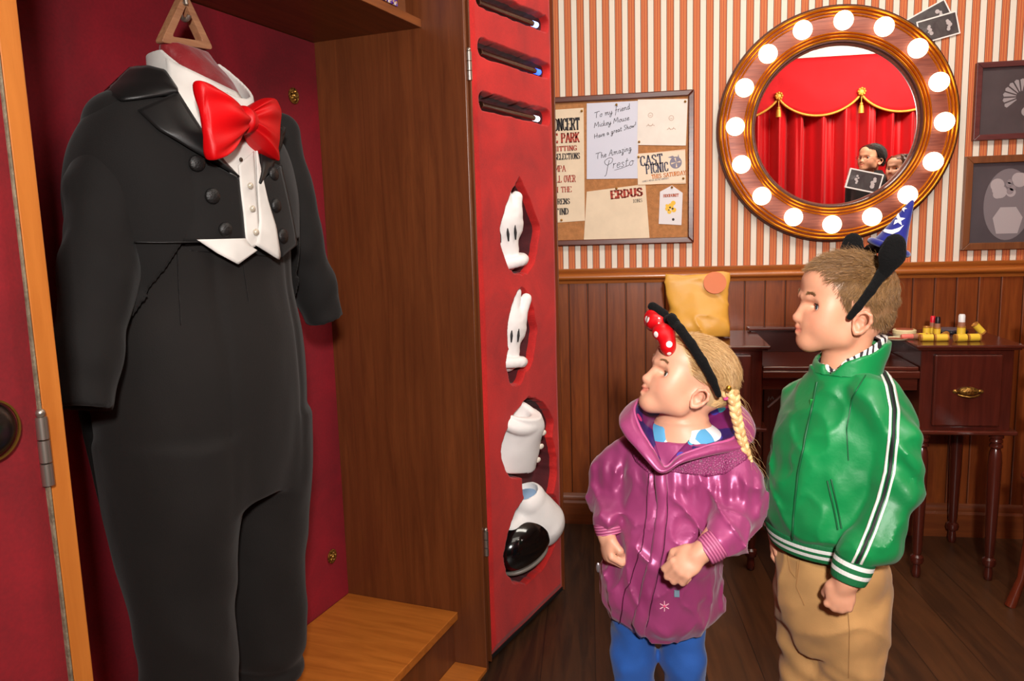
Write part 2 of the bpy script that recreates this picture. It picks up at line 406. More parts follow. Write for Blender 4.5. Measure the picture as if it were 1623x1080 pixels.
c = t.ramp(f, [(0.3, lin((38, 22, 12))), (0.75, lin((90, 54, 28)))]); c = t.mix(gap, c, lin((14, 8, 5)))
scr = t.noise(t.coord((1, 18, 1)), 9, 2); c = t.mix(t.math('MULTIPLY', t.math('GREATER_THAN', scr, 0.74), 0.25), c, lin((140, 100, 66)))
t.set(Base_Color=c, Roughness=0.42); t.bump(g, 0.05, 0.003)
struct(MB().box((-3.3, -2.6, -0.06), (4.7, YW + 0.1, 0.0)).build('floor', t.m))
M_ceil = plain('ceiling_paint', (232, 224, 212), 0.8)
struct(MB().box((-3.3, -2.6, ZC), (4.7, YW + 0.1, ZC + 0.06)).build('ceiling', M_ceil))
M_dim = plain('side_wall_paint', (150, 104, 78), 0.8)
struct(MB().box((-3.3, -2.6, 0), (-3.2, YW, ZC)).build('wall_left', M_dim)); struct(MB().box((4.6, -2.6, 0), (4.7, YW, ZC)).build('wall_right', M_dim)); struct(MB().box((-3.3, -2.6, 0), (4.7, -2.5, ZC)).build('wall_front', M_dim))

# ================================================================== stage curtain on the camera's side (seen in the mirror)
YC = -0.85
M_cur = NT('red_curtain_satin'); M_cur.set(Base_Color=lin((206, 2, 16)), Roughness=0.42, Sheen_Weight=0.1); M_cur = M_cur.m
M_val = velvet('red_valance_velvet', (190, 4, 18), (216, 12, 26), 5, 0.1)
M_gold = plain('gold_braid', (226, 160, 60), 0.4, 0.3, 0.4, 300)
cur = thing('stage_curtain', 'red pleated stage curtain with scalloped valance and gold tassels reflected in the round mirror', 'curtain', (2.2, YC, 0))
nx, x0, x1 = 700, -1.5, 1.6
xs = np.linspace(x0, x1, nx); V = []
ph = np.cumsum(np.interp(xs, np.linspace(x0, x1, 24), 16 + 26 * RNG.rand(24)) * (x1 - x0) / nx)
for z in np.linspace(0.02, ZC - 0.02, 30):
    V += [(xx, 0.07 * math.sin(p + 0.1 * math.sin(z * 2)) + 0.02 * math.sin(2.3 * p + z), z) for xx, p in zip(xs, ph)]
F = np.array([(j * nx + i, j * nx + i + 1, (j + 1) * nx + i + 1, (j + 1) * nx + i) for j in range(29) for i in range(nx - 1)])
o = mk('curtain', V, F, M_cur, cur, smooth=True); md = o.modifiers.new('thick', 'SOLIDIFY'); md.thickness = 0.004
SW = 0.680; peaks = [-1.047 + SW * k for k in range(-1, 6)]
def scallop(x):
    u = ((x - peaks[0]) / SW) % 1.0; return 2.352 - 0.172 * (4 * u * (1 - u)) ** 0.75
xs2 = np.linspace(x0, x1, 220); V = []
for j in range(12):
    V += [(xx, 0.085 + 0.02 * math.sin(PI * j / 11) * (1 + 0.4 * math.sin(xx * 9 + j * .5)), scallop(xx) + (2.668 - scallop(xx)) * j / 11.0) for xx in xs2]
F = np.array([(j * 220 + i, j * 220 + i + 1, (j + 1) * 220 + i + 1, (j + 1) * 220 + i) for j in range(11) for i in range(219)])
o = mk('valance', V, F, M_val, cur, smooth=True); md = o.modifiers.new('thick', 'SOLIDIFY'); md.thickness = 0.012
MB().box((x0, -0.06, 2.668), (x1, 0.11, ZC)).build('pelmet_board', M_ceil, cur)
MB().tube([(xx, 0.098, scallop(xx)) for xx in xs2], 0.011, 8).build('gold_trim', M_gold, cur, smooth=60)
for p in peaks:
    if x0 + 0.1 < p < x1 - 0.1:
        tb = MB().ball((p, 0.115, 2.36), 0.034, sc=(1, 0.5, 1))
        for q in range(8): tb.ball((p + 0.026 * math.cos(q * PI / 4), 0.128, 2.36 + 0.026 * math.sin(q * PI / 4)), 0.011, 8, 6)
        ros = tb.build('rosette', M_gold, cur, smooth=60)
        MB().lathe([(0, -0.17), (0.024, -0.17), (0.022, -0.13), (0.017, -0.105), (0.009, -0.108), (0.014, -0.098), (0.013, -0.085), (0.004, -0.078), (0.003, 0.0)], 14).build('tassel', M_gold, cur, smooth=50, mw=Matrix.Translation((p, 0.12, 2.35)))

# ================================================================== round mirror
CM = at(1326, 198, YW - 0.045); mx, mz = float(CM[0]), float(CM[2])
mir = thing('mirror', 'large round dressing mirror with copper frame, gold ridges and a ring of lit bulbs', 'mirror', (mx, YW, mz))
MF = Matrix(((1, 0, 0, 0), (0, 0, -1, 0), (0, 1, 0, 0), (0, 0, 0, 1)))   # lathe z -> -y (towards the room)
M_cop = NT('brushed_copper'); cv = M_cop.coord((3, 3, 60)); cn = M_cop.noise(cv, 4, 3)
M_cop.set(Base_Color=M_cop.ramp(cn, [(0.3, lin((104, 54, 44))), (0.7, lin((136, 78, 62)))]), Roughness=0.42, Metallic=0.35); M_cop = M_cop.m
M_gilt = plain('gilt', (214, 140, 34), 0.3, 0.85, 0.1, 60); M_gdk = plain('gilt_dark_line', (70, 30, 12), 0.5, 0.4)
RO = 0.444
MB().lathe([(0.30, 0.0), (0.435, 0.0), (0.435, 0.03), (0.40, 0.036), (0.35, 0.036), (0.31, 0.03), (0.30, 0.02)], 96, MF, True).build('frame', M_cop, mir, smooth=30)
def ridge(r, w, z0=0.028, h=0.016): return [(r + w * math.cos(a), z0 + h * math.sin(a)) for a in np.linspace(0, PI, 9)]
rb = MB()
for r, w_ in ((0.434, 0.0065), (0.4195, 0.006), (0.4065, 0.004)): rb.lathe([(r + w_, 0.0)] + ridge(r, w_) + [(r - w_, 0.0)], 96, MF)
rb.build('outer_gold_ridge', M_gilt, mir, smooth=50)
rb = MB().lathe([(RO + 0.004, 0), (RO + 0.004, 0.024), (RO - 0.004, 0.026), (RO - 0.004, 0)], 96, MF); rb.build('dark_rim', M_gdk, mir, smooth=40)  # dark brown line around the gold ridges
rb = MB()
for r, w_ in ((0.342, 0.0045), (0.331, 0.0058), (0.3185, 0.0058)): rb.lathe([(r + w_, 0.0)] + ridge(r, w_) + [(r - w_, 0.0)], 96, MF)
rb.build('inner_gold_ridge', M_gilt, mir, smooth=50)
MB().lathe([(0.3135, 0.0), (0.3135, 0.038), (0.309, 0.038), (0.302, 0.012), (0.302, 0.0)], 96, MF, True).build('glass_rim', plain('dark_plum_rim', (84, 50, 46), 0.25, 0.3), mir, smooth=40)
tm = NT('mirror_glass'); tm.set(Base_Color=(0.93, 0.93, 0.92, 1), Metallic=1.0, Roughness=0.0)
MB().prism(circ(0.304, 96), 0.004, Matrix.Translation((0, -0.008, 0)) @ MF).build('mirror_glass', tm.m, mir)
M_bulb = emit('lit_bulb', (255, 226, 190), 4.5); M_sock = plain('bulb_socket', (150, 90, 50), 0.4, 0.6)
for k in range(16):
    a = math.radians(90 - 1.5) - k * 2 * PI / 16; bx, bz = 0.380 * math.cos(a), 0.380 * math.sin(a)
    b = MB().lathe([(0, 0.098)] + [(0.0355 * math.sin(q), 0.0625 + 0.0355 * math.cos(q)) for q in np.linspace(0.15, 2.55, 14)] + [(0.017, 0.034)], 24, MF)
    bo = b.build('bulb', M_bulb, mir, smooth=60, mw=Matrix.Translation((bx, 0, bz)))
    MB().lathe([(0.026, 0.034), (0.026, 0.037), (0.021, 0.042), (0.0, 0.042)], 20, MF).build('socket', M_sock, bo, smooth=40)

# ================================================================== photographs (plain grey-tone stand-in pictures)
def grey_print(name, sc=9.0, lo=40, hi=150, thr=None):
    t = NT(name); v = t.coord(); n = t.noise(v, sc, 4, 0.55, 1.2)
    t.set(Base_Color=t.ramp(n, [(0.35, lin((lo, lo - 3, lo))), (0.58, lin(((lo + hi) // 2 - 14,) * 3)), (0.72, lin((hi, hi - 4, hi - 2)))]), Roughness=0.25); return t.m
M_white = plain('photo_paper_white', (226, 220, 216), 0.35)
def snapshot(cx, cy, Y, wpx, ang, label, seed):
    c = at(cx, cy, Y); w_, h_ = wpx, wpx * 0.60
    o = thing('photograph', label, 'photograph', M=XZ(c[0], Y, c[2], math.radians(ang)), group=None)
    MB().box((-w_ / 2, -h_ / 2, 0), (w_ / 2, h_ / 2, 0.0012)).build('photo_paper', M_white, o)
    MB().box((-w_ / 2 + .005, -h_ / 2 + .005, 0.0012), (w_ / 2 - .005, h_ / 2 - .005, 0.0016)).build('picture', grey_print('old_photo_tone', 14, 52, 120), o)
    rr = random.Random(seed)
    for (fx_, s_) in ((-0.22, 1.0), (0.26, 1.15)):
        fig = MB()
        for q in range(5): fig.prism(circ(0.0065 * s_ * rr.uniform(.5, 1.1), 12, w_ * fx_ + rr.uniform(-.005, .005), (q - 2) * .0065 * s_), 0.0003 + 0.0001 * q, Matrix.Translation((0, 0, 0.0016)))
        fig.build('pale_blur', plain('photo_pale_tone', (178, 170, 170), 0.3), o)
    return o
snapshot(1474, 32, YW - 0.006, 0.150, 27, 'upper small black and white photo tucked behind the mirror frame, tilted steeply', 1)
snapshot(1487, 44, YW - 0.010, 0.142, 13, 'lower small black and white photo overlapping another beside the mirror frame', 2)
c = at(1370, 287, YW - 0.014)
snapshot(1370, 287, YW - 0.016, 0.128, -14, 'small black and white photo stuck on the mirror glass', 3)

# framed pictures at the right
def picture_frame(x0, x1, z0, z1, fw, mt, label):
    o = thing('picture_frame', label, 'picture', (x0, YW, z0)); W_, H_ = x1 - x0, z1 - z0; y0 = -0.024
    for (a, b, c_, d_) in ((0, fw, W_, -1), (0, 0, 0, 0),):
        pass
    fr_ = MB(); I = XZ(0, 0, 0)
    def side(p): fr_.prism(p, 0.024, I)
    side([(0, 0), (W_, 0), (W_ - fw, fw), (fw, fw)]); side([(W_, 0), (W_, H_), (W_ - fw, H_ - fw), (W_ - fw, fw)])
    side([(W_, H_), (0, H_), (fw, H_ - fw), (W_ - fw, H_ - fw)]); side([(0, H_), (0, 0), (fw, fw), (fw, H_ - fw)])
    fr_.build('frame', mt, o, bev=0.002); return o, W_, H_
MFR1 = wood('dark_red_frame_wood', (66, 30, 30), (104, 58, 56), 0, 0.3); MFR2 = wood('brown_frame_wood', (92, 50, 26), (134, 82, 46), 2, 0.35)
p, W_, H_ = picture_frame(1.228, 1.66, 1.573, 1.858, 0.021, MFR1, 'upper wooden picture frame on striped wall, dark grey picture with a pale fan')
MB().box((0.012, -0.008, 0.012), (W_ - 0.012, -0.002, H_ - 0.012)).build('picture', plain('dark_grey_picture', (70, 64, 66), 0.35, 0, 0, 200, 0.15, 8), p)
fan = MB(); I = XZ(0.165, -0.008, 0.155)
for k in range(9):
    a = math.radians(50 + k * 20); fan.prism([(0.02 * math.cos(a - .06), 0.02 * math.sin(a - .06)), (0.062 * math.cos(a - .13), 0.062 * math.sin(a - .13)), (0.066 * math.cos(a), 0.066 * math.sin(a)), (0.062 * math.cos(a + .13), 0.062 * math.sin(a + .13)), (0.02 * math.cos(a + .06), 0.02 * math.sin(a + .06))], 0.0008, I)
fan.prism(circ(0.018, 20, 0.02, -0.055), 0.0008, I).prism(circ(0.026, 20, 0.05, -0.09), 0.0008, I)
fan.build('pale_fan', plain('picture_pale_grey', (150, 142, 144), 0.4), p)
p, W_, H_ = picture_frame(1.207, 1.60, 1.160, 1.515, 0.027, MFR2, 'lower brown wooden picture frame on striped wall holding a mid grey upright picture')
MB().box((0.015, -0.008, 0.015), (W_ - 0.015, -0.002, H_ - 0.015)).build('picture', plain('mid_grey_picture', (72, 66, 70), 0.4, 0, 0, 200, 0.2, 5), p)
I = XZ(0.16, -0.008, 0.17)
MB().prism([(0.085 * math.cos(a) , 0.135 * math.sin(a)) for a in np.linspace(0, 2 * PI, 40)[:-1]], 0.0006, I).build('backlight', plain('picture_glow_grey', (118, 110, 114), 0.4), p)
vb = MB(); rr = random.Random(4)
vb.prism([(-.035, -.11), (.04, -.11), (.055, -.05), (.03, -.01), (-.025, -.01), (-.05, -.05)], 0.001, I)
for k in range(9): vb.prism(circ(rr.uniform(.014, .026), 16, rr.uniform(-.05, .06), rr.uniform(.02, .11)), 0.0010 + 0.0001 * k, I)
vb.build('vase_and_blooms', plain('picture_light_grey', (168, 158, 160), 0.4), p)
vb = MB()
for k in range(4): vb.prism(circ(.012 - .001 * k, 12, .005 + .009 * math.sin(k * 2), .05 + .012 * k), 0.0024, I)
vb.build('bloom_centre', plain('picture_soft_grey', (136, 126, 130), 0.4), p)

# ================================================================== bulletin board and its papers
bx0, bx1, bz0, bz1 = -0.70, 0.196, 1.215, 1.820
bb = thing('bulletin_board', 'brown framed cork bulletin board pinned with papers on the striped wall', 'bulletin board', (bx0, YW, bz0))
W_, H_ = bx1 - bx0, bz1 - bz0; fw = 0.024; fr_ = MB(); I = XZ(0, 0, 0)
for pz in ([(0, 0), (W_, 0), (W_ - fw, fw), (fw, fw)], [(W_, 0), (W_, H_), (W_ - fw, H_ - fw), (W_ - fw, fw)], [(W_, H_), (0, H_), (fw, H_ - fw), (W_ - fw, H_ - fw)], [(0, H_), (0, 0), (fw, fw), (fw, H_ - fw)]): fr_.prism(pz, 0.024, I)
fr_.build('frame', wood('mahogany_frame_wood', (66, 28, 18), (112, 54, 36), 0, 0.3), bb, bev=0.004)
MB().box((fw * .5, -0.012, fw * .5), (W_ - fw * .5, -0.002, H_ - fw * .5)).build('cork', plain('cork', (176, 118, 70), 0.9, 0, 0.5, 260, 0.18, 60), bb)
PB = YW - 0.013
M_ink = plain('black_ink', (44, 38, 40), 0.7); M_red = plain('red_ink', (168, 56, 40), 0.7); M_cream = plain('cream_paper', (226, 204, 176), 0.8, 0, 0, 200, 0.06, 12); M_bluew = plain('cool_white_paper', (208, 208, 222), 0.8); M_org = plain('orange_ink', (206, 120, 50), 0.7); M_nav = plain('slate_ink', (78, 76, 96), 0.7)
def paper(name, label, cat, poly, mt, lift=0.0):
    """poly: world (x, z) corners"""
    cx_ = sum(p[0] for p in poly) / len(poly); cz_ = sum(p[1] for p in poly) / len(poly)
    o = thing(name, label, cat, M=XZ(cx_, PB - lift, cz_)); MB().prism([(x - cx_, z - cz_) for x, z in poly], 0.0008, Matrix.Identity(4)).build('sheet', mt, o); return o, cx_, cz_
def word(o, c, txt, px, pz, size, mt, bold=0.0, sx=1.0, rot=0.0, shear=0.0, name='lettering', align='CENTER'):
    V, F = text_mesh(txt, size, bold, shear, sx, 0.0003, align); me = mk(name, V, F, mt, o, mw=Matrix.Translation((px - c[0], pz - c[1], 0.0010)) @ Matrix.Rotation(math.radians(rot), 4, 'Z')); return me
def P2(px, py): q = at(px, py, PB); return (float(q[0]), float(q[2]))

SG = {'A': [[(0, 0), (.3, 1), (.6, 0)], [(.12, .35), (.48, .35)]], 'B': [[(.05, 0), (.05, 1)], [(.05, 1), (.4, .97), (.5, .76), (.4, .54), (.05, .52)], [(.3, .52), (.48, .44), (.55, .26), (.42, .03), (.05, 0)]], 'C': [[(.55, .75), (.5, .95), (.3, 1), (.1, .9), (.03, .5), (.1, .1), (.3, 0), (.5, .05), (.55, .25)]], 'D': [[(.05, 0), (.05, 1)], [(.05, 1), (.4, .93), (.55, .5), (.4, .07), (.05, 0)]],
 'E': [[(.05, 0), (.05, 1)], [(.05, 1), (.5, 1), (.52, .82)], [(.05, .52), (.38, .52)], [(.05, 0), (.52, 0), (.55, .2)]], 'F': [[(.05, 0), (.05, 1)], [(.05, 1), (.5, 1), (.52, .82)], [(.05, .52), (.38, .52)]], 'G': [[(.55, .78), (.48, .96), (.3, 1), (.1, .9), (.03, .5), (.1, .1), (.3, 0), (.52, .08), (.52, .42), (.32, .42)]], 'H': [[(.07, 0), (.07, 1)], [(.53, 0), (.53, 1)], [(.07, .52), (.53, .52)]],
 'I': [[(.15, 0), (.15, 1)]], 'K': [[(.06, 0), (.06, 1)], [(.5, 1), (.08, .45)], [(.2, .58), (.54, 0)]], 'L': [[(.06, 0), (.06, 1)], [(.06, 0), (.5, 0), (.52, .2)]], 'M': [[(.06, 0), (.06, 1)], [(.06, 1), (.36, .3), (.66, 1)], [(.66, 0), (.66, 1)]], 'N': [[(.06, 0), (.06, 1)], [(.06, 1), (.52, 0)], [(.52, 0), (.52, 1)]], 'O': [[(.3, 1), (.1, .9), (.03, .5), (.1, .1), (.3, 0), (.5, .1), (.57, .5), (.5, .9), (.3, 1)]],
 'P': [[(.06, 0), (.06, 1)], [(.06, 1), (.42, .97), (.54, .75), (.42, .5), (.06, .48)]], 'R': [[(.06, 0), (.06, 1)], [(.06, 1), (.42, .97), (.52, .76), (.42, .53), (.06, .5)], [(.3, .5), (.54, 0)]], 'S': [[(.52, .78), (.45, .95), (.28, 1), (.1, .92), (.07, .72), (.28, .53), (.5, .4), (.53, .18), (.42, .03), (.25, 0), (.08, .06), (.04, .24)]], 'T': [[(.3, 0), (.3, 1)], [(.02, .82), (.04, 1), (.56, 1), (.58, .82)]],
 'U': [[(.07, 1), (.07, .2), (.18, .02), (.42, .02), (.53, .2), (.53, 1)]], 'V': [[(.02, 1), (.3, 0), (.58, 1)]], 'W': [[(.0, 1), (.18, 0), (.38, .8), (.58, 0), (.78, 1)]], 'Y': [[(.02, 1), (.3, .5), (.58, 1)], [(.3, 0), (.3, .5)]]}
SWD = {'I': .3, 'M': .72, 'W': .78, ' ': .35}
def slab_word(o, c, txt, xr, pz, h, mt, sx=1.0, thick=.15, rot=0.0, align='R', arc=0.0):
    """slab-serif poster lettering, right- or left-aligned at (xr, pz)"""
    adv = [(SWD.get(ch, .6) + .14) * h * sx for ch in txt]; tot = sum(adv) - .14 * h * sx; x = -tot if align == 'R' else (0.0 if align == 'L' else -tot / 2); mb = MB()
    def bar(p, q, w):
        p, q = Vector(p), Vector(q); d = (q - p); L = d.length
        if L < 1e-7: return
        d /= L; n_ = Vector((-d.y, d.x)) * w / 2; e = d * w * .25; P4 = [p - e - n_, q + e - n_, q + e + n_, p - e + n_]
        mb.add([(v.x, v.y, 0.0004) for v in P4] + [(v.x, v.y, 0.0) for v in P4], [(0, 1, 2, 3), (0, 4, 5, 1), (1, 5, 6, 2), (2, 6, 7, 3), (3, 7, 4, 0)])
    for ch, a in zip(txt, adv):
        ya = arc * (1 - ((x + tot / 2) / (tot / 2)) ** 2) if arc else 0.0
        for st in SG.get(ch, []):
            P_ = [(x + px * h * sx, ya + (py - .5) * h) for px, py in st]
            for p, q in zip(P_[:-1], P_[1:]):
                vert = abs(q[1] - p[1]) / (abs(q[1] - p[1]) + abs(q[0] - p[0]) + 1e-9); bar(p, q, h * thick * (.45 + .75 * vert) * (sx ** .4))
            for e, nb in ((st[0], st[1]), (st[-1], st[-2])):
                if abs(e[1] - nb[1]) > abs(e[0] - nb[0]) * .8 and (e[1] < .02 or e[1] > .98) and ch not in 'CGSO': bar((x + (e[0] - .12) * h * sx, ya + (e[1] - .5) * h), (x + (e[0] + .12) * h * sx, ya + (e[1] - .5) * h), h * .085)
        x += a
    mb.build('lettering', mt, o, mw=Matrix.Translation((xr - c[0], pz - c[1], 0.0009)) @ Matrix.Rotation(math.radians(rot), 4, 'Z'))
# concert poster
o, a, b = paper('poster', 'tall cream concert poster with black and red lettering, left on the cork board', 'poster', [P2(795, 359), P2(927, 350), P2(925, 171), P2(795, 180)], M_cream)
c = (a, b)
for txt, px, py, h, mt, sx, tk in (('CONCERT', 918, 196, .046, M_ink, .52, .17), ('IN THE PARK', 918, 217.5, .037, M_red, .70, .20), ('PERMITTING', 914, 234.5, .019, M_red, 1.15, .20), ('SELECTIONS', 919, 247, .024, M_ink, .62, .16), ('CAMPA', 896, 267, .024, M_red, .80, .15), ('WILL OVER', 912, 283, .027, M_red, .62, .15), ('ON THE', 906, 300, .022, M_red, .95, .15), ('CHILDRENS', 903, 319, .022, M_ink, .80, .18), ('TO FIND', 901, 335, .025, M_ink, .85, .18)):
    q = P2(px, py); slab_word(o, c, txt, q[0], q[1], h, mt, sx, tk, 0.5)
# handwritten note (single-stroke script)
o, a, b = paper('handwritten_note', 'large white handwritten note with black script on the cork board', 'note', [P2(930, 284), P2(1011, 283), P2(1012, 160), P2(930, 164)], M_bluew, 0.0010); NC = (a, b)
GL = {'T': (1.0, [[(0, 1.0), (1.0, 1.05)], [(.5, 1.02), (.42, .5), (.4, 0)]]), 'o': (.55, [[(.3, .5), (.08, .35), (.08, .1), (.25, 0), (.42, .12), (.42, .38), (.3, .5), (.55, .42)]]),
 'm': (.85, [[(0, .45), (.1, .5), (.1, 0)], [(.1, .3), (.25, .5), (.35, .4), (.35, 0)], [(.35, .3), (.52, .5), (.62, .4), (.62, .1), (.72, 0), (.85, .1)]]), 'y': (.6, [[(0, .5), (.05, .15), (.2, .05), (.38, .2), (.42, .5)], [(.42, .5), (.38, -.2), (.2, -.5), (.05, -.35), (.25, -.1), (.6, .15)]]),
 'f': (.45, [[(.45, 1.0), (.3, 1.1), (.2, .8), (.15, 0), (.05, -.45)], [(0, .45), (.4, .5)]]), 'r': (.4, [[(.05, .45), (.1, .5), (.1, 0)], [(.1, .3), (.2, .48), (.38, .48)]]), 'i': (.25, [[(.08, .5), (.1, .05), (.25, .1)], [(.12, .75), (.14, .78)]]),
 'e': (.45, [[(.05, .25), (.35, .3), (.35, .45), (.2, .5), (.06, .3), (.1, .05), (.25, 0), (.45, .12)]]), 'n': (.55, [[(.05, .5), (.08, 0)], [(.08, .3), (.22, .5), (.36, .42), (.38, .05), (.55, .1)]]), 'd': (.55, [[(.38, .45), (.2, .5), (.05, .25), (.15, 0), (.35, .12), (.42, 1.0)], [(.4, .3), (.42, .02), (.55, .1)]]),
 'M': (1.0, [[(0, 0), (.12, .95), (.4, .3), (.75, 1.0), (.85, 0)]]), 'c': (.42, [[(.35, .42), (.2, .5), (.06, .25), (.15, 0), (.42, .1)]]), 'k': (.5, [[(.1, 1), (.06, 0)], [(.38, .5), (.1, .25), (.42, 0), (.5, .05)]]), 'u': (.55, [[(.05, .5), (.05, .12), (.2, 0), (.36, .15), (.38, .5), (.4, .05), (.55, .1)]]),
 's': (.4, [[(.32, .42), (.18, .5), (.08, .38), (.3, .18), (.2, 0), (.02, .06)]]), '.': (.3, [[(.08, 0), (.1, .03)]]), 'H': (.9, [[(.05, 1), (.08, 0)], [(.65, 1.05), (.62, 0)], [(.0, .45), (.8, .52)]]), 'a': (.55, [[(.36, .42), (.18, .5), (.05, .25), (.15, 0), (.33, .15), (.38, .48), (.4, .05), (.55, .1)]]),
 'v': (.45, [[(.02, .5), (.15, 0), (.38, .52), (.45, .48)]]), 'g': (.55, [[(.36, .42), (.18, .5), (.05, .25), (.15, .02), (.33, .15), (.38, .48), (.34, -.25), (.18, -.5), (.03, -.35), (.55, .1)]]), 't': (.4, [[(.18, .85), (.14, .08), (.3, .02), (.4, .1)], [(0, .55), (.36, .6)]]), 'S': (.6, [[(.5, .9), (.3, 1.02), (.1, .8), (.4, .4), (.25, 0), (0, .1)]]),
 'h': (.55, [[(.1, 1), (.06, 0)], [(.08, .3), (.22, .5), (.36, .4), (.38, .05), (.55, .1)]]), 'w': (.7, [[(.02, .5), (.1, .02), (.3, .45), (.4, .02), (.62, .5), (.7, .48)]]), '!': (.3, [[(.2, 1.1), (.12, .35)], [(.08, .05), (.1, .08)]]), 'A': (.85, [[(0, 0), (.45, 1.05), (.6, 0), (.85, .1)], [(.12, .4), (.62, .45)]]), 'z': (.45, [[(.05, .5), (.36, .5), (.08, .02), (.3, -.1), (.25, -.45), (.08, -.4), (.45, .08)]]),
 'P': (.7, [[(.3, .95), (.2, .3), (.12, -.55), (-.05, -.7)], [(.25, .4), (-.1, .6), (-.2, .95), (.25, 1.2), (.65, 1.05), (.6, .65), (.25, .5)]]), ' ': (.38, [])}
def script(mb, txt, x, z, s, rot):
    cr_, sr = math.cos(math.radians(rot)), math.sin(math.radians(rot)); cxp = 0.0
    for ch in txt:
        wd_, strokes = GL[ch]
        for st in strokes:
            pts = []
            for i in range(len(st) - 1):
                p0 = st[max(i - 1, 0)]; p1 = st[i]; p2_ = st[i + 1]; p3 = st[min(i + 2, len(st) - 1)]
                for q in range(4):
                    u = q / 4.0; pts.append(tuple(0.5 * ((2 * p1[j]) + (-p0[j] + p2_[j]) * u + (2 * p0[j] - 5 * p1[j] + 4 * p2_[j] - p3[j]) * u * u + (-p0[j] + 3 * p1[j] - 3 * p2_[j] + p3[j]) * u ** 3) for j in (0, 1)))
            pts.append(st[-1]); W3 = []
            for (u, v_) in pts:
                lx = (cxp + u + 0.25 * v_) * s; lz = v_ * s; W3.append((x + lx * cr_ - lz * sr, z + lx * sr + lz * cr_, 0.0010))
            mb.tube(W3, 0.00105, 5)
        cxp += wd_ + 0.04
sc_ = MB()
for txt, px, py, s, r in (('To my friend', 942, 188, .0215, 12), ('Mickey Mouse.', 942, 203, .0205, 10), ('Have a great Show!', 942, 220, .0178, 13), ('The Amazing', 944, 253, .0220, 12), ('Presto', 960, 269, .037, 7)):
    q = P2(px, py); script(sc_, txt, q[0] - NC[0], q[1] - NC[1], s, r); sc_.build('handwriting', M_ink, o); sc_ = MB()
q0, q1 = P2(974, 270), P2(997, 262); sc_.tube([(q0[0] - NC[0], q0[1] - NC[1], .001), ((q0[0] + q1[0]) / 2 - NC[0], (q0[1] + q1[1]) / 2 - NC[1] - .002, .001), (q1[0] - NC[0], q1[1] - NC[1], .001)], 0.0008, 5)
sc_.build('underline', M_ink, o)
# faded drawing
o, a, b = paper('drawing', 'faded white sheet with two faint crayon figures at the board top right', 'drawing', [P2(1010, 230), P2(1087, 231), P2(1090, 157), P2(1011, 158)], plain('aged_white_paper', (228, 218, 208), 0.8, 0, 0, 200, 0.05, 14), 0.0020); c = (a, b)
dr = MB()
def ring(mb, x, z, r, r2=None, a0=0, a1=2 * PI, th=0.0007): mb.tube([(x + r * math.cos(t_), z + (r2 or r) * math.sin(t_), 0.001) for t_ in np.linspace(a0, a1, 18)], th, 5, cap=False)
for (px, py, s) in ((1031, 190, 1.0), (1064, 195, 1.05)):
    q = P2(px, py); X_, Z_ = q[0] - c[0], q[1] - c[1]; ring(dr, X_, Z_ + .018 * s, .009 * s); ring(dr, X_, Z_ - .008 * s, .011 * s, .016 * s, -2.6, -.5); ring(dr, X_ - .009 * s, Z_ - .028 * s, .007 * s, None, .3, 2.8); ring(dr, X_ + .009 * s, Z_ - .028 * s, .007 * s, None, .3, 2.8); ring(dr, X_, Z_ + .019 * s, .004 * s, .003, 3.4, 6.0)
dr.build('crayon_lines', plain('faded_brown_crayon', (170, 120, 92), 0.8), o)
# picnic card
o, a, b = paper('picnic_notice', 'cream picnic notice with slate and orange lettering and round emblem', 'notice', [P2(1011, 293), P2(1087, 291), P2(1086, 237), P2(1010, 244)], plain('picnic_card', (230, 210, 186), 0.8), 0.0024); c = (a, b)
for txt, px, py, h, mt, sx, tk in (('CAST', 1015, 256, .038, M_nav, .82, .16), ('PICNIC', 1024, 268.5, .036, M_nav, .66, .16), ('THIS SATURDAY', 1033, 280.5, .0165, M_org, .92, .18), ('GAMES MUSIC REFRESHMENTS', 1018, 288, .0062, M_nav, 1.0, .12)):
    q = P2(px, py); slab_word(o, c, txt, q[0], q[1], h, mt, sx, tk, 5, 'L')
q = P2(1071, 258); em = MB(); I2 = Matrix.Translation((q[0] - c[0], q[1] - c[1], 0.0008))
em.prism(circ(.024, 24), .0002, I2); em.prism([(-.032, .022), (-.012, .028), (.0, .018), (-.018, .018)], .0003, I2); em.prism([(.006, .018), (.010, .034), (.014, .018)], .0003, I2)
em.build('emblem', plain('emblem_grey', (132, 126, 142), 0.8), o); em = MB()
for k in range(4): em.prism([(.019 * math.cos(k * 1.57 + a_), .019 * math.sin(k * 1.57 + a_)) for a_ in (0, .35)] + [(.002, .001)], .0005, I2)
em.build('emblem_light', M_cream, o)
em = MB(); ww, hh = .094, .064
for (x0_, z0_, x1_, z1_) in ((-ww, -hh, ww, -hh + .0008), (-ww, hh - .0008, ww, hh)): em.box((x0_, z0_, .0008), (x1_, z1_, .0011))
em.build('border_line', M_org, o, mw=Matrix.Rotation(math.radians(1.5), 4, 'Z'))
# red-lettered sheet
o, a, b = paper('notice', 'cream notice with big red slab letters below the handwritten note', 'notice', [P2(925, 388), P2(1030, 384), P2(1023, 292), P2(930, 304)], M_cream, 0.0005); c = (a, b)
q = P2(1018, 304); slab_word(o, c, 'ERDUS', q[0], q[1], .031, M_red, 1.15, .26, 4)
q = P2(1018, 317.5); slab_word(o, c, 'IONS', q[0], q[1], .0135, M_ink, 1.1, .13, 4)
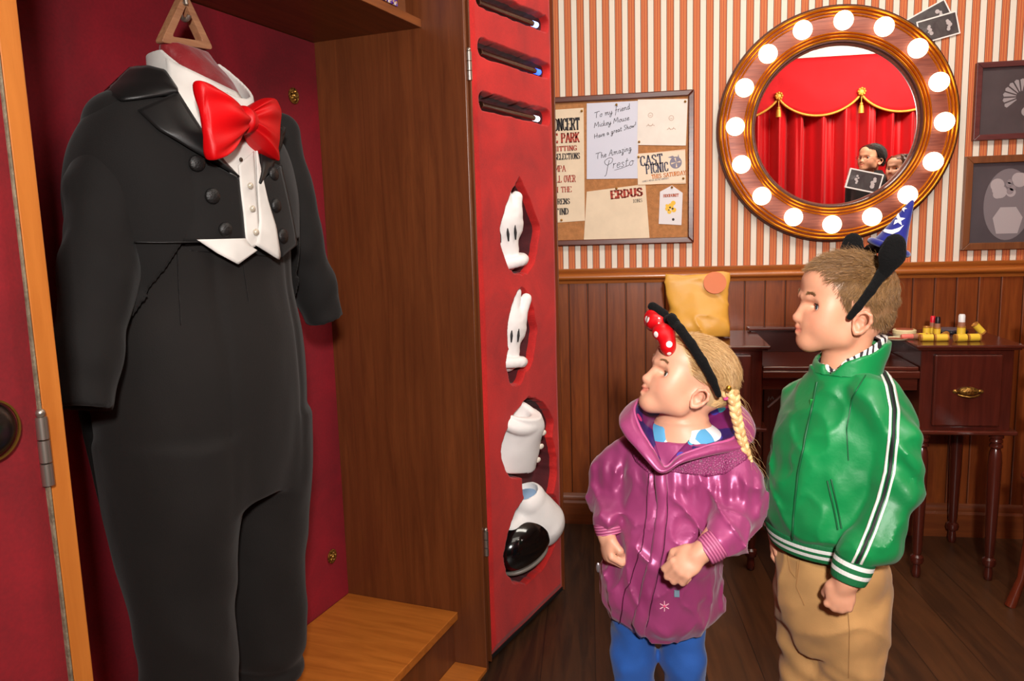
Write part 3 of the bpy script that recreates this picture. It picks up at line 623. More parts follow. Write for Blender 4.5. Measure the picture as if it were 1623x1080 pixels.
# tag-shaped card
o, a, b = paper('card', 'white pointed card with orange heading and yellow blots', 'card', [P2(1044, 355), P2(1080, 357), P2(1082, 306), P2(1065, 294), P2(1046, 304)], plain('white_card', (222, 216, 218), 0.8), 0.0010); c = (a, b)
q = P2(1063.5, 310); slab_word(o, c, 'HOODUNIT', q[0], q[1], .0115, plain('brick_ink', (186, 92, 62), 0.7), .95, .22, 1, 'C')
em = MB(); rr = random.Random(2)
for k, (dx, dy, r) in enumerate(((0, 0, 5), (4, -5, 4), (-5, 4, 4), (5, 6, 4), (-2, 9, 3.5), (-6, -1, 2.5))): q = P2(1063 + dx, 327 + dy); em.prism(circ(r * .0024, 14, q[0] - c[0], q[1] - c[1]), .0010 + .0001 * k, Matrix.Identity(4))
em.build('yellow_blots', plain('yellow_ink', (232, 184, 60), 0.7), o); em = MB()
for dx, dy, r in ((-1, 2, 1.6), (3, 4, 1.8), (4, 21, 2.2), (-3, 6, 1.2)): q = P2(1063 + dx, 327 + dy); em.prism(circ(r * .0024, 10, q[0] - c[0], q[1] - c[1]), .0018, Matrix.Identity(4))
em.build('dark_blots', M_ink, o)
# pins
M_brass = plain('brass', (178, 132, 62), 0.3, 0.9)
for px, py, lb in ((922, 176, 'at the top right of the concert poster'), (890, 349, 'at the foot of the concert poster'), (977, 166, 'at the top of the handwritten note'), (1086, 161, 'at the top right of the crayon drawing'), (1013, 225, 'at the lower left of the crayon drawing'), (1012, 249, 'at the upper left of the picnic notice'), (1083, 283, 'at the lower right of the picnic notice'), (977, 299, 'above the red slab letters'), (1065, 297, 'at the tip of the pointed card')):
    q = at(px, py, PB - 0.004)
    pn = MB().lathe([(0.0, 0.0068), (0.0025, 0.0065), (0.0042, 0.0045), (0.005, 0.0018), (0.0035, 0.0008), (0.0008, 0.0), (0.0008, -0.004)], 14, MF).build('push_pin', M_brass, smooth=50)
    pn.location = (q[0], PB - 0.003, q[2]); tag(pn, 'round brass push pin ' + lb, 'push pin', 'brass push pins on the cork board')
# ================================================================== wardrobe (local x = along its width, y = into its depth)
_W = ray(1320, 345); _W[2] = 0; _W /= np.linalg.norm(_W); _D = np.array([-_W[1], _W[0], 0.0]); HG = on_floor(772, 1065)
CABM = Matrix(((_W[0], _D[0], 0, HG[0]), (_W[1], _D[1], 0, HG[1]), (0, 0, 1, 0), (0, 0, 0, 1))); CABI = CABM.inverted()
def cab(P): return CABI @ Vector(P)
def on_d(px, py, d): return cab(on_plane(px, py, HG + _D * d, _D))
WH = 2.30
M_pan = wood('wardrobe_wood', (80, 38, 17), (120, 64, 31), 2, 0.34, 0.7, 0.15, 16, 0.5)
M_pan2 = wood('wardrobe_orange_wood', (150, 80, 24), (196, 116, 44), 1, 0.34, 0.9, 0.2, 12, 0.3)
M_edge = wood('wardrobe_edge_wood', (164, 90, 30), (200, 122, 52), 2, 0.4, 0.8, 0.1)
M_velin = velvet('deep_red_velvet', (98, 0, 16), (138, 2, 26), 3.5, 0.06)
M_velout = velvet('bright_red_velvet', (150, 10, 18), (204, 26, 28), 4.5, 0.35)
M_black = plain('black_gap_shade', (10, 9, 9), 0.6); M_steel = plain('brushed_steel', (168, 160, 150), 0.35, 0.9)  # plain black put in for the shade beside and below the doors
wr = thing('wardrobe', 'tall open wooden wardrobe lined with dark red velvet holding the tailcoat', 'wardrobe', M=CABM)
MB().box((0.0, 0.0, 0.0), (0.014, 0.50, WH)).build('side_panel', M_pan, wr, bev=0.0015)
MB().box((-1.291, 0.0, 0.0), (-1.262, 0.50, WH)).build('side_panel', M_edge, wr, bev=0.002)
MB().box((-1.262, 0.476, 0.0), (0.0, 0.50, WH)).build('back_panel', M_pan, wr)
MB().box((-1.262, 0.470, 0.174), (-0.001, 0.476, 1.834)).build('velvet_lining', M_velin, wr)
MB().box((-1.262, 0.125, 1.836), (-0.0, 0.476, 1.858)).build('shelf', wood('shelf_wood', (96, 48, 20), (150, 84, 36), 0, 0.4), wr, bev=0.0015)
MB().box((-1.262, 0.0, WH - 0.02), (0.0, 0.476, WH)).build('top_panel', M_pan, wr)
MB().box((-1.262, 0.088, 0.150), (-0.001, 0.470, 0.174)).build('raised_floor', M_pan2, wr, bev=0.002)
MB().box((-1.262, 0.104, 0.012), (-0.001, 0.124, 0.150)).build('riser', M_pan, wr)
MB().box((-1.262, 0.0, 0.0), (-0.001, 0.104, 0.012)).build('base_board', M_pan2, wr, bev=0.001)
M_ros = NT('cast_brass'); rn = M_ros.noise(M_ros.coord(), 120, 3); M_ros.set(Base_Color=M_ros.ramp(rn, [(0.35, lin((92, 62, 22))), (0.65, lin((186, 140, 66)))]), Metallic=0.8, Roughness=0.35); M_ros.bump(rn, 0.6, 0.004); M_ros = M_ros.m
for px, py in ((465, 152), (526, 882)):
    q = on_d(px, py, 0.468); rb = MB(); MM = Matrix.Translation(q) @ MF
    rb.lathe([(0.0215, 0.0), (0.0215, 0.003), (0.018, 0.0045), (0.015, 0.003), (0.009, 0.004), (0.006, 0.009), (0.0, 0.010)], 28, MM)
    for k in range(5): a = k * 2 * PI / 5; rb.ball((q[0] + 0.0115 * math.cos(a), q[1] - 0.004, q[2] + 0.0115 * math.sin(a)), 0.005, 10, 6)
    rb.build('brass_rosette', M_ros, wr, smooth=45)
# hook under the shelf
hkp = on_d(292, 8, 0.27)
hk = MB().tube([(hkp[0], hkp[1] + 0.012 * math.sin(a), hkp[2] - 0.012 + 0.016 * math.cos(a) ) for a in np.linspace(-0.4, 4.2, 18)], 0.0045, 10)
hk.tube([(hkp[0], hkp[1] - 0.005, hkp[2]), (hkp[0], hkp[1], hkp[2] + 0.05), (hkp[0], hkp[1], 1.838)], 0.0045, 10)
hk.build('coat_hook', M_steel, wr, smooth=60)
# hinges and black strips standing in for the shade in the door gaps
MB().box((0.014, 0.03, 0.02), (0.030, 0.05, WH - 0.02)).build('gap_shade_strip', M_black, wr)
def hinge(w, d, z, l=0.075):
    h = MB()
    for k in range(3): h.lathe([(0.0, z - l / 2 + k * l / 3 + 0.001), (0.0072, z - l / 2 + k * l / 3 + 0.001), (0.0072, z - l / 2 + (k + 1) * l / 3 - 0.001), (0.0, z - l / 2 + (k + 1) * l / 3 - 0.001)], 18, Matrix.Translation((w, d, 0)))
    h.ball((w, d, z + l / 2 + 0.004), 0.006, 12, 8); return h.build('hinge', M_steel, wr, smooth=40)
for py in (98, 865): hinge(0.017, -0.004, on_plane(725 if py == 98 else 765, py, HG, _D)[2])
hinge(-1.297, -0.004, on_d(68, 715, 0.0)[2], 0.09)

# ---- right-hand door: padded red velvet tray, swung back past the side panel
DD = ray(1500, 357); DD[2] = 0; DD /= np.linalg.norm(DD); ND = np.array([-DD[1], DD[0], 0.0]); HD = on_floor(780, 1058)
DOORM = Matrix(((DD[0], ND[0], 0, HD[0]), (DD[1], ND[1], 0, HD[1]), (0, 0, 1, 0), (0, 0, 0, 1))); DOORL = CABI @ DOORM
DW, DB, DT = 0.512, 0.03, WH - 0.02
def on_door(px, py, y=0.0): return DOORM.inverted() @ Vector(on_plane(px, py, HD + ND * y, ND))
us = np.arange(0, DW + 0.001, 0.0026); zs = np.arange(DB, DT, 0.0026); U, Z = np.meshgrid(us, zs)
def sst(x, a, b): t_ = np.clip((x - a) / (b - a), 0, 1); return t_ * t_ * (3 - 2 * t_)
Wob = 0.0045 * vn(U, U * 0, Z, 26) + 0.003 * vn(U, U * 0, Z, 60, seed=3)
dep = np.zeros_like(U)
WANDS = []
for a, b in (((757, 3), (852, 40)), ((760, 82), (856, 115)), ((762, 166), (854, 189))):
    p0, p1 = on_door(*a, 0.012), on_door(*b, 0.012); WANDS.append((p0, p1)); ax = np.array([p1.x - p0.x, p1.z - p0.z]); L = np.linalg.norm(ax); ax /= L
    tt = np.clip((U - p0.x) * ax[0] + (Z - p0.z - 0.004) * ax[1], -0.004, L + 0.03); dd_ = np.sqrt((U - p0.x - tt * ax[0]) ** 2 + (Z - p0.z - 0.008 - tt * ax[1]) ** 2)
    dep = np.maximum(dep, 0.045 * (1 - sst(dd_ + Wob * .5, 0.015, 0.027)))
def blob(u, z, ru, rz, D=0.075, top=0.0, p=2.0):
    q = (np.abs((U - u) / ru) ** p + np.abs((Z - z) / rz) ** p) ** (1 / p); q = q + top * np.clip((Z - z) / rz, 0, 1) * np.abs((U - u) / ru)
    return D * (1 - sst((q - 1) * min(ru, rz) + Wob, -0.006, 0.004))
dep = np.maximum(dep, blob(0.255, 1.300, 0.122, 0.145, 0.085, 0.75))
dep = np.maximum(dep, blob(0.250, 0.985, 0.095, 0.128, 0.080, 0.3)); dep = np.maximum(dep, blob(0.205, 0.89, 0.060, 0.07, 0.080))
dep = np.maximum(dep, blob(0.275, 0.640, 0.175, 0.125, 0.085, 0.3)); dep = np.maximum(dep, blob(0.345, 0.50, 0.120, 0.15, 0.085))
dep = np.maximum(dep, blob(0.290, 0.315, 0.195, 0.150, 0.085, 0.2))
pad = 0.010 * sst(np.minimum(np.minimum(U, DW - U), np.minimum(Z - DB, 1)), 0, 0.03) + 0.0016 * vn(U, U * 0, Z, 9, seed=5)
Yd = 0.0 + 0.010 - pad + dep
V = np.stack([U.ravel(), Yd.ravel(), Z.ravel()], 1); nu, nz = len(us), len(zs)
ii = np.arange(nz - 1)[:, None] * nu + np.arange(nu - 1)[None, :]; F = np.stack([ii, ii + 1, ii + nu + 1, ii + nu], -1).reshape(-1, 4)
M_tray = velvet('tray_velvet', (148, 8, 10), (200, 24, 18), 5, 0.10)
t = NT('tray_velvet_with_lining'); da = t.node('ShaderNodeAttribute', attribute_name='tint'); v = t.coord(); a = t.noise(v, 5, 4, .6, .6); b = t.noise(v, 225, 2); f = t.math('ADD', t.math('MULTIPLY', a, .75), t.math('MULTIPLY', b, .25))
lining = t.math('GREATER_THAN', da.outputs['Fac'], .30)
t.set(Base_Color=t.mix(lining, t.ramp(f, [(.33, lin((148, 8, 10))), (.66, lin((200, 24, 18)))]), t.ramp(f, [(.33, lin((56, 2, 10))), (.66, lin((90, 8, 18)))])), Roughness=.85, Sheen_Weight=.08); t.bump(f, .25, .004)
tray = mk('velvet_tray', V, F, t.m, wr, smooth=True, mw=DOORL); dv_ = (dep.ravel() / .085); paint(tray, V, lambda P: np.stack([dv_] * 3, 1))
dk_ = MB().box((-0.004, 0.098, DB - 0.01), (DW + 0.004, 0.112, DT)); dk_.build('door', M_pan, wr, bev=0.002, mw=DOORL)
for u0, u1, nm in ((-0.006, 0.0, 'door_edge_strip'), (DW, DW + 0.006, 'door_edge_strip')): MB().box((u0, -0.001, DB - 0.01), (u1, 0.098, DT)).build(nm, M_pan, wr, bev=0.001, mw=DOORL)
MB().box((0, 0.006, DB - 0.012), (DW, 0.098, DB)).build('door_bottom_rail', M_black, wr, mw=DOORL)  # coloured black for the shadow between door and floor
MB().box((0, 0.006, DT), (DW, 0.098, DT + 0.006)).build('door_top_rail', M_pan, wr, mw=DOORL)
# ---- left-hand door, only its hinge side reaches into the view
lx0, lx1 = -1.92, -1.299
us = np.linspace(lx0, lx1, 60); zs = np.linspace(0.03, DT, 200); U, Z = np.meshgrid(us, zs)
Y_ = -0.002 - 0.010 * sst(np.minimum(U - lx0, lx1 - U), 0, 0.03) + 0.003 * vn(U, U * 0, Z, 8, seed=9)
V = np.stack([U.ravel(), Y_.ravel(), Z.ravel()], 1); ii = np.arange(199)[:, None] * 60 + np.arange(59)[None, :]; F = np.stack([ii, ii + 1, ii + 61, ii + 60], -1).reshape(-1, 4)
mk('velvet_tray', V, F, velvet('shaded_tray_velvet', (100, 2, 14), (136, 6, 22), 5, 0.08), wr, smooth=True)  # right-hand tray's velvet again, weaker light put into a darker colour
MB().box((lx0, 0.002, 0.02), (lx1, 0.05, DT)).build('door', M_pan, wr, bev=0.002)
MB().box((lx1, -0.006, 0.02), (lx1 + 0.003, 0.05, DT)).build('door_edge_strip', plain('worn_edge', (128, 116, 96), 0.5, 0.2, 0.4, 200, 0.4, 60), wr)
MB().box((lx1 + 0.003, 0.02, 0.02), (-1.291, 0.05, DT)).build('gap_shade_strip', M_black, wr)  # black strip painted in for the shaded gap next to the post
q = on_d(-16, 684, -0.02)
kn = MB().lathe([(0.0, 0.022), (0.020, 0.022), (0.026, 0.018), (0.034, 0.012), (0.036, 0.006), (0.036, 0.0), (0, 0)], 36, Matrix.Translation((q[0], -0.006, q[2])) @ MF).build('round_knob', plain('black_lacquer', (14, 13, 12), 0.25), wr, smooth=40)
MB().lathe([(0.0345, 0.0125), (0.037, 0.0125), (0.037, 0.015), (0.0345, 0.015)], 36, Matrix.Translation((q[0], -0.006, q[2])) @ MF, True).build('brass_ring', M_brass, kn, smooth=40)

# ---- box on the shelf
bxm = CABM @ Matrix.Translation((-0.30, 0.145, 1.858))
ob = thing('storage_box', 'brown wooden box with glittering purple panel on the wardrobe shelf', 'box', M=bxm)
MB().box((-0.26, 0, 0), (0.255, 0.26, 0.26)).build('box_body', wood('box_wood', (88, 46, 22), (128, 76, 40), 0, 0.4), ob, bev=0.002)
t = NT('purple_glitter'); vv = t.node('ShaderNodeTexVoronoi', i_Scale=160.0); t.link(t.coord(), vv.inputs['Vector']); sv = t.node('ShaderNodeSeparateColor'); t.link(vv.outputs['Color'], sv.inputs[0])
t.set(Base_Color=t.ramp(sv.outputs[0], [(0.0, lin((70, 30, 130))), (0.4, lin((120, 90, 190))), (0.6, lin((210, 170, 110))), (0.85, lin((230, 226, 240)))], 'CONSTANT'), Roughness=0.25, Metallic=0.3)
MB().box((0.05, -0.004, 0.012), (0.205, 0.0, 0.2)).build('glitter_panel', t.m, ob)

# ---- wands resting in their slots
M_wand = plain('bronze_wand', (78, 58, 44), 0.25, 0.85)
for k, (p0, p1) in enumerate(WANDS):
    a = DOORM @ Vector((p0.x, 0.014, p0.z)); b = DOORM @ Vector((p1.x, 0.014, p1.z)); dv = (b - a); L = dv.length; x_, y_, z_ = frame_from(dv)
    M_ = Matrix(((x_.x, y_.x, z_.x, a.x), (x_.y, y_.y, z_.y, a.y), (x_.z, y_.z, z_.z, a.z), (0, 0, 0, 1)))
    wd_ = thing('magic_wand', ('topmost', 'middle', 'lowest')[k] + ' dark metal wand with glowing ' + ('pale blue', 'deep blue', 'white')[k] + ' tip in red velvet slot', 'wand', group='light tipped wands in the door', M=M_)
    MB().lathe([(0, 0), (0.0095, 0.0), (0.0095, 0.006), (0.0082, 0.008), (0.0082, L - 0.032), (0.0, L - 0.032)], 20).build('shaft', M_wand, wd_, smooth=40)
    MB().lathe([(0, L - 0.033), (0.0088, L - 0.033), (0.0088, L - 0.004), (0.006, L), (0, L)], 20).build('tip', emit('wand_tip_%d' % k, ((150, 180, 255), (40, 90, 255), (235, 235, 255))[k], (2.6, 3.2, 2.2)[k]), wd_, smooth=40)

# ---- white gloves, spat and shoe displayed in the tray
M_glove = plain('white_glove_cloth', (232, 228, 226), 0.55, 0, 0.1, 90, 0.02, 20)
def glove(name, label, u, z, rot, sc=1.0, fold=False, group='white gloves in the red velvet door'):
    s = SDF((-.13, -.06, -.13), (.13, .06, .17), 0.0035)
    s.ell((0, 0, 0), (.062, .036, .058), 0.02)
    for fx_, l, a in ((-.042, .040, -.35), (-.014, .062, -.15), (.016, .058, .0), (.042, .040, .20)) if fold else ((-.042, .060, -.30), (-.014, .078, -.08), (.016, .076, .10), (.042, .060, .30)):
        b = np.array((fx_, -0.005, .035)); e = b + np.array((math.sin(a), -.10, math.cos(a))) * l; s.cone(b, e, .0185, .0165, 0.008)
    s.cone((-.045, -.012, -.015), (-.088, -.030, .030), .020, .018, .014)
    s.ell((.0, .0, .03), (.056, .034, .040), .02); s.cone((0, 0, -.05), (0, 0, -.085), .042, .040, .012, flat=((0, 1, 0), 1.3))
    for k in range(20):
        a0, a1 = 2 * PI * k / 20, 2 * PI * (k + 1) / 20
        s.cone((.050 * math.cos(a0), .036 * math.sin(a0), -.095), (.050 * math.cos(a1), .036 * math.sin(a1), -.095), .015, .015, .004)
    s.warp(lambda X, Y, Z: 0.0022 * vn(X, Y, Z, 38, 30, 22) + 0.001 * vn(X, Y, Z, 90))
    M_ = DOORM @ Matrix.Translation((u, 0.048, z)) @ Matrix.Rotation(rot, 4, 'Y') @ Matrix.Rotation(math.radians(-38), 4, 'Z') @ Matrix.Scale(sc, 4)
    g_ = thing(name, label, 'glove', M=M_, group=group); s.build('glove_body', M_glove, g_)
    for k in (-1, 0, 1):
        d_ = MB().tube([(k * .022, -.037 + abs(k) * .003, -.034), (k * .023, -.039 + abs(k) * .003, -.015), (k * .024, -.037 + abs(k) * .002, .006)], [.002, .0042, .002], 8); d_.build('dark_stitch_dart', plain('black_stitching', (24, 20, 22), 0.6), g_, smooth=60)
    return g_
glove('glove', 'upper white glove with black darts and rolled cuff in pointed velvet recess', 0.225, 1.300, math.radians(-10), 1.12, True)
glove('glove', 'lower white glove with fingers upward in the second velvet recess', 0.235, 0.985, math.radians(4), 1.05)
s = SDF((-.13, -.11, -.14), (.13, .11, .14), 0.004)
s.stack([(-.10, .01, 0, .105, .075), (-.05, .012, 0, .098, .070), (0.0, .012, 0, .088, .064), (0.06, .01, 0, .08, .06), (.085, .0, 0, .07, .055)], 0, .004)
for k in range(24):
    a0, a1 = 2 * PI * k / 24, 2 * PI * (k + 1) / 24; s.cone((-.012 + .060 * math.cos(a0), .050 * math.sin(a0), .065 + .30 * .050 * math.sin(a0)), (-.012 + .060 * math.cos(a1), .050 * math.sin(a1), .065 + .30 * .050 * math.sin(a1)), .019, .019, .006)
s.ell((-.012, 0, .09), (.046, .036, .07), .006, 's'); s.warp(lambda X, Y, Z: 0.002 * vn(X, Y, Z, 25))
g_ = thing('spat', 'white buttoned spat with rolled collar in the red velvet door recess', 'spat', M=DOORM @ Matrix.Translation((0.225, 0.030, 0.655)) @ Matrix.Rotation(math.radians(22), 4, 'X') @ Matrix.Rotation(math.radians(-30), 4, 'Z')); s.build('spat_body', M_glove, g_)
for k, (a, z_) in enumerate(((.085, .03), (.095, -.02), (.102, -.07))): MB().ball((a, -.035, z_), .010, 12, 8, (1, .6, 1)).build('button', plain('white_button', (226, 214, 200), 0.3), g_, smooth=60)
s = SDF((-.16, -.11, -.11), (.2, .11, .15), 0.004)
s.ell((-.02, 0, -.015), (.125, .080, .085), .02).ell((.09, 0, -.02), (.07, .06, .06), .03).half((0, 0, -.082), (0, 0, -1))
g_ = thing('shoe', 'large glossy black round-toed shoe with white upper at the door bottom', 'shoe', M=DOORM @ Matrix.Translation((0.27, 0.028, 0.315)) @ Matrix.Rotation(math.radians(-14), 4, 'Z') @ Matrix.Rotation(math.radians(-16), 4, 'Y'))
M_gloss = plain('black_patent', (10, 9, 9), 0.12, 0, 0, 200, 0, 6, Coat_Weight=0.6); s.build('shoe_toe', M_gloss, g_)
MB().tube([(-.02 + .092 * math.cos(a), .058 * math.sin(a), -.078) for a in np.linspace(0.6, 5.7, 30)], .007, 8).build('sole', plain('sole_edge', (120, 112, 104), 0.4), g_, smooth=60)
s = SDF((-.1, -.11, -.10), (.2, .11, .2), 0.004)
s.cone((.085, 0, -.01), (.055, 0, .09), .082, .062, .01).cone((-.04, 0, .05), (.06, 0, .02), .035, .06, .02).half((-.01, 0, .135), (-.1, 0, 1)); s.ell((.05, 0, .15), (.045, .045, .06), .004, 's'); s.warp(lambda X, Y, Z: 0.002 * vn(X, Y, Z, 25))
s.build('white_upper', M_glove, g_); MB().ball((.05, 0, .105), .05, 20, 12, (1, 1, .35)).build('pale_blue_lining', plain('pale_blue_cloth', (140, 170, 204), 0.7), g_, smooth=60)

# ================================================================== vanity table
M_mah = wood('mahogany', (60, 22, 14), (96, 40, 26), 0, 0.22, 1.0, 0.4, 12, 0.3); M_mahv = wood('mahogany_upright', (58, 20, 13), (92, 36, 24), 2, 0.25, 1.0, 0.4, 12, 0.3)
VY0, VY1 = 2.87, 3.275
va = thing('vanity_table', 'dark mahogany dressing table with raised side drawers and turned legs under the mirror', 'table', (0.68, VY0, 0))
def V0(x, y, z): return (x - 0.68, y - VY0, z)
def vb_(a, b, nm, mt, bev=0.003, par=None): return MB().box(V0(*a), V0(*b)).build(nm, mt, par or va, bev=bev)
for (x0_, x1_) in ((0.095, 0.425), (0.930, 1.250)):
    side = 'left' if x0_ < .5 else 'right'
    vb_((x0_ + .012, VY0 + .012, .552), (x1_ - .012, VY1, .842), 'cabinet_body', M_mahv)
    vb_((x0_ - .012, VY0 - .018, .845), (x1_ + .012, VY1, .857), 'top', M_mah, .004); vb_((x0_ - .004, VY0 - .008, .838), (x1_ + .004, VY1, .8455), 'top_moulding', M_mah, .003)
    vb_((x0_ - .006, VY0 - .012, .541), (x1_ + .006, VY1, .556), 'lower_moulding', M_mah, .004)
    dx0, dx1 = x0_ + .052, x1_ - .050
    dr = vb_((dx0, VY0 - .006, .570), (dx1, VY0 + .02, .824), 'drawer', M_mahv, .006)
    hx = (dx0 + dx1) / 2 - .68; hb = MB(); hz = .697
    for sgn in (-1, 1): hb.ball((hx + sgn * .040, -.008, hz - .002), .009, 12, 8, (1.1, .45, .8)); hb.ball((hx + sgn * .040, -.012, hz - .002), .0035, 8, 6)
    pts = []
    hb.ball((hx, -.012, hz), .030, 24, 12, (1.1, .55, .52))
    hb.tube([(hx - .034, -.016, hz - .012), (hx - .015, -.027, hz - .016), (hx, -.030, hz - .017), (hx + .015, -.027, hz - .016), (hx + .034, -.016, hz - .012)], .003, 8)
    hb.build('handle', M_ros, dr, smooth=50)
# centre: desk surface, front rails and riser
vb_((.415, VY0 + .02, .762), (.94, VY1, .776), 'desk_surface', M_mah, .004); vb_((.413, VY0 + .008, .735), (.942, VY0 + .03, .762), 'desk_moulding', M_mah, .004)
vb_((.415, VY0 + .028, .690), (.94, VY0 + .045, .735), 'apron', M_mah, .002); vb_((.415, VY1 - .045, .776), (.94, VY1 - .005, .862), 'riser', plain('dark_riser_wood', (58, 34, 32), 0.3, 0, 0, 200, 0.1, 30), .002)
vb_((.405, VY1 - .055, .862), (.95, VY1, .874), 'riser_top', M_mah, .004)
def leg_prof(h):
    return [(0, h), (.024, h), (.024, h - .02), (.016, h - .022), (.021, h - .030), (.021, h - .036), (.015, h - .040), (.022, h - .048), (.022, h - .054), (.015, h - .060), (.020, h - .075), (.0225, h - .11), (.021, h * .55), (.016, .10), (.013, .085), (.021, .078), (.0235, .066), (.020, .054), (.012, .048), (.015, .02), (.014, .004), (.011, 0), (0, 0)]
for lx, ly in ((1.205, VY0 + .03), (1.205, VY1 - .035), (.965, VY0 + .03), (.965, VY1 - .035), (.14, VY0 + .03), (.14, VY1 - .035), (.385, VY0 + .03), (.385, VY1 - .035)):
    MB().lathe(leg_prof(.545), 24, Matrix.Translation(V0(lx, ly, 0))).build('leg', M_mahv, va, smooth=35)
# silver scroll bracket under the desk
q = at(1223, 640, 2.95); sb = MB()
def Vq(px, py): w_ = at(px, py, 2.96); return V0(w_[0], w_[1], w_[2])
sb.tube([Vq(1217, 646), Vq(1224, 640), Vq(1232, 633), Vq(1239, 626)], [.0035, .0045, .0045, .003], 8); sb.tube([Vq(1217, 636), Vq(1219, 629), Vq(1221, 634), Vq(1224, 629), Vq(1226, 633)], .003, 8)
sb.build('metal_scroll_bracket', plain('pale_metal', (190, 184, 180), 0.35, 0.5), va, smooth=60)

# things on the vanity
M_yel = NT('yellow_tube_wrap'); M_yel.set(Base_Color=lin((236, 196, 60)), Roughness=0.4); M_yel = M_yel.m; M_tan = plain('gold_brown_band', (186, 128, 56), 0.4, 0.2)
ZT = 0.857
def on_top(px, py): return on_floor(px, py, ZT)
def stick(label, px, Yp, h, tipc, closed=False, lie=None, rad=0.0128, tipl=0.034, span=2):
    """makeup stick: standing, or lying with its axis turned by lie degrees"""
    q = at(px, 515, Yp)
    if lie is None: M_ = Matrix.Translation((q[0], q[1], ZT))
    else: M_ = Matrix.Translation((q[0], q[1], ZT + rad)) @ Matrix.Rotation(math.radians(lie), 4, 'Z') @ Matrix.Rotation(PI / 2, 4, 'Y')
    o = thing('makeup_stick', label, 'makeup stick', M=M_, group='makeup sticks on the dressing table')
    seg = h / span
    for k in range(span):
        z0 = k * seg; MB().lathe([(0, z0 + .006), (rad * .97, z0 + .006), (rad * .97, z0 + seg - .004), (0, z0 + seg - .004)], 24).build('yellow_wrap', M_yel, o, smooth=40)
        MB().lathe([(0, z0), (rad, z0), (rad, z0 + .006), (0, z0 + .006)], 24).build('brown_band', M_tan, o, smooth=40)
    e = MB().lathe([(0, h - .004), (rad, h - .004), (rad, h + .001), (rad * .85, h + .001), (rad * .8, h - .002), (0, h - .002)], 24).build('brown_band', M_tan, o, smooth=40)
    if tipc:
        MB().lathe([(0, h - .004), (rad * .85, h - .004), (rad * .85, h + .016), (0, h + .016)], 24).build('brown_collar', plain('stick_collar', (160, 108, 84), 0.35), o, smooth=40)
        MB().lathe([(0, h + .016), (rad * .78, h + .016), (rad * .78, h + .016 + tipl * .8), (rad * .6, h + .016 + tipl), (0, h + .016 + tipl)], 24).build('colour_tip', plain('tip_%d_%d_%d' % tipc, tipc, 0.35), o, smooth=40)
    return o
stick('upright yellow makeup stick with red tip, standing at the back', 1478, 3.12, .030, (214, 30, 50), span=1, rad=.0115, tipl=.024)
stick('upright yellow makeup stick with black tip', 1486, 3.06, .034, (26, 22, 26), span=1, rad=.0115, tipl=.024)
stick('upright yellow makeup stick with white tip', 1524, 3.03, .042, (232, 232, 234), span=1, rad=.0145, tipl=.028)
stick('short closed yellow makeup tube standing left of the black tipped one', 1469, 3.09, .034, None, span=1, rad=.013)
stick('lying yellow makeup tube with two bands, nearest the left', 1459, 2.955, .092, None, lie=0, span=2)
stick('lying yellow makeup tube with open brown end pointing at the camera', 1514, 2.94, .086, None, lie=8, span=2, rad=.0135)
stick('lying yellow makeup tube with pink tip pointing left', 1470, 3.0, .034, (226, 120, 104), lie=186, span=1, rad=.0115, tipl=.040)
o = stick('small yellow makeup tube leaning tilted at the right end', 1552, 3.0, .044, None, lie=None, span=1, rad=.0125)
o.matrix_world = Matrix.Translation(Vector((at(1557, 515, 3.01)[0], 3.01, ZT + .024))) @ Matrix.Rotation(math.radians(-42), 4, 'Y') @ Matrix.Translation((0, 0, -.006))
q = at(1497, 515, 3.02); o = thing('makeup_stick', 'small yellow makeup tube seen end on behind the lying tubes', 'makeup stick', M=Matrix.Translation((q[0], q[1], ZT + .011)) @ Matrix.Rotation(math.radians(60), 4, 'Z') @ Matrix.Rotation(PI / 2, 4, 'Y'), group='makeup sticks on the dressing table'); MB().lathe([(0, 0), (.011, 0), (.011, .04), (0, .04)], 20).build('yellow_wrap', M_tan, o, smooth=40)
q = at(1508, 505, 3.17); o = thing('powder_compact', 'flat dark round powder compact behind the makeup sticks', 'compact', (q[0], q[1], ZT + .001)); MB().lathe([(0, 0), (.055, 0), (.058, .004), (.058, .008), (.054, .012), (0, .012)], 36).build('case', plain('dark_compact', (30, 28, 36), 0.2), o, smooth=40); MB().lathe([(.040, .012), (.050, .0125), (.050, .014), (.040, .014)], 36).build('grey_rim', plain('grey_compact_rim', (96, 92, 104), 0.3), o, smooth=40)
q = at(1434, 511, 3.06); o = thing('cosmetic_tin', 'round cream cosmetic tin with reddish lid at the table corner', 'tin', (q[0], q[1], ZT + .001)); MB().lathe([(0, 0), (.036, 0), (.038, .003), (.038, .014), (0, .014)], 36).build('tin_base', plain('cream_tin', (206, 196, 160), 0.35), o, smooth=40); MB().lathe([(0, .014), (.040, .014), (.040, .025), (.037, .028), (0, .028)], 36).build('lid', plain('cream_tin_lid', (220, 206, 160), 0.3), o, smooth=40); MB().lathe([(0, .028), (.030, .028), (.029, .0295), (0, .030)], 36).build('lid_panel', plain('red_brown_print', (160, 84, 60), 0.4), o, smooth=40)
q = at(1421, 517, 3.0); o = thing('powder_dish', 'open round dish of red brown powder beside the cream tin', 'dish', (q[0], q[1], ZT)); MB().lathe([(0, .001), (.034, .001), (.038, .006), (.036, .006), (.033, .003), (0, .003)], 32).build('dish', plain('cream_tin', (206, 196, 160)), o, smooth=40); MB().lathe([(0, .003), (.028, .003), (0, .007)], 24).build('powder', plain('rust_powder', (140, 62, 40), 0.9), o, smooth=60)

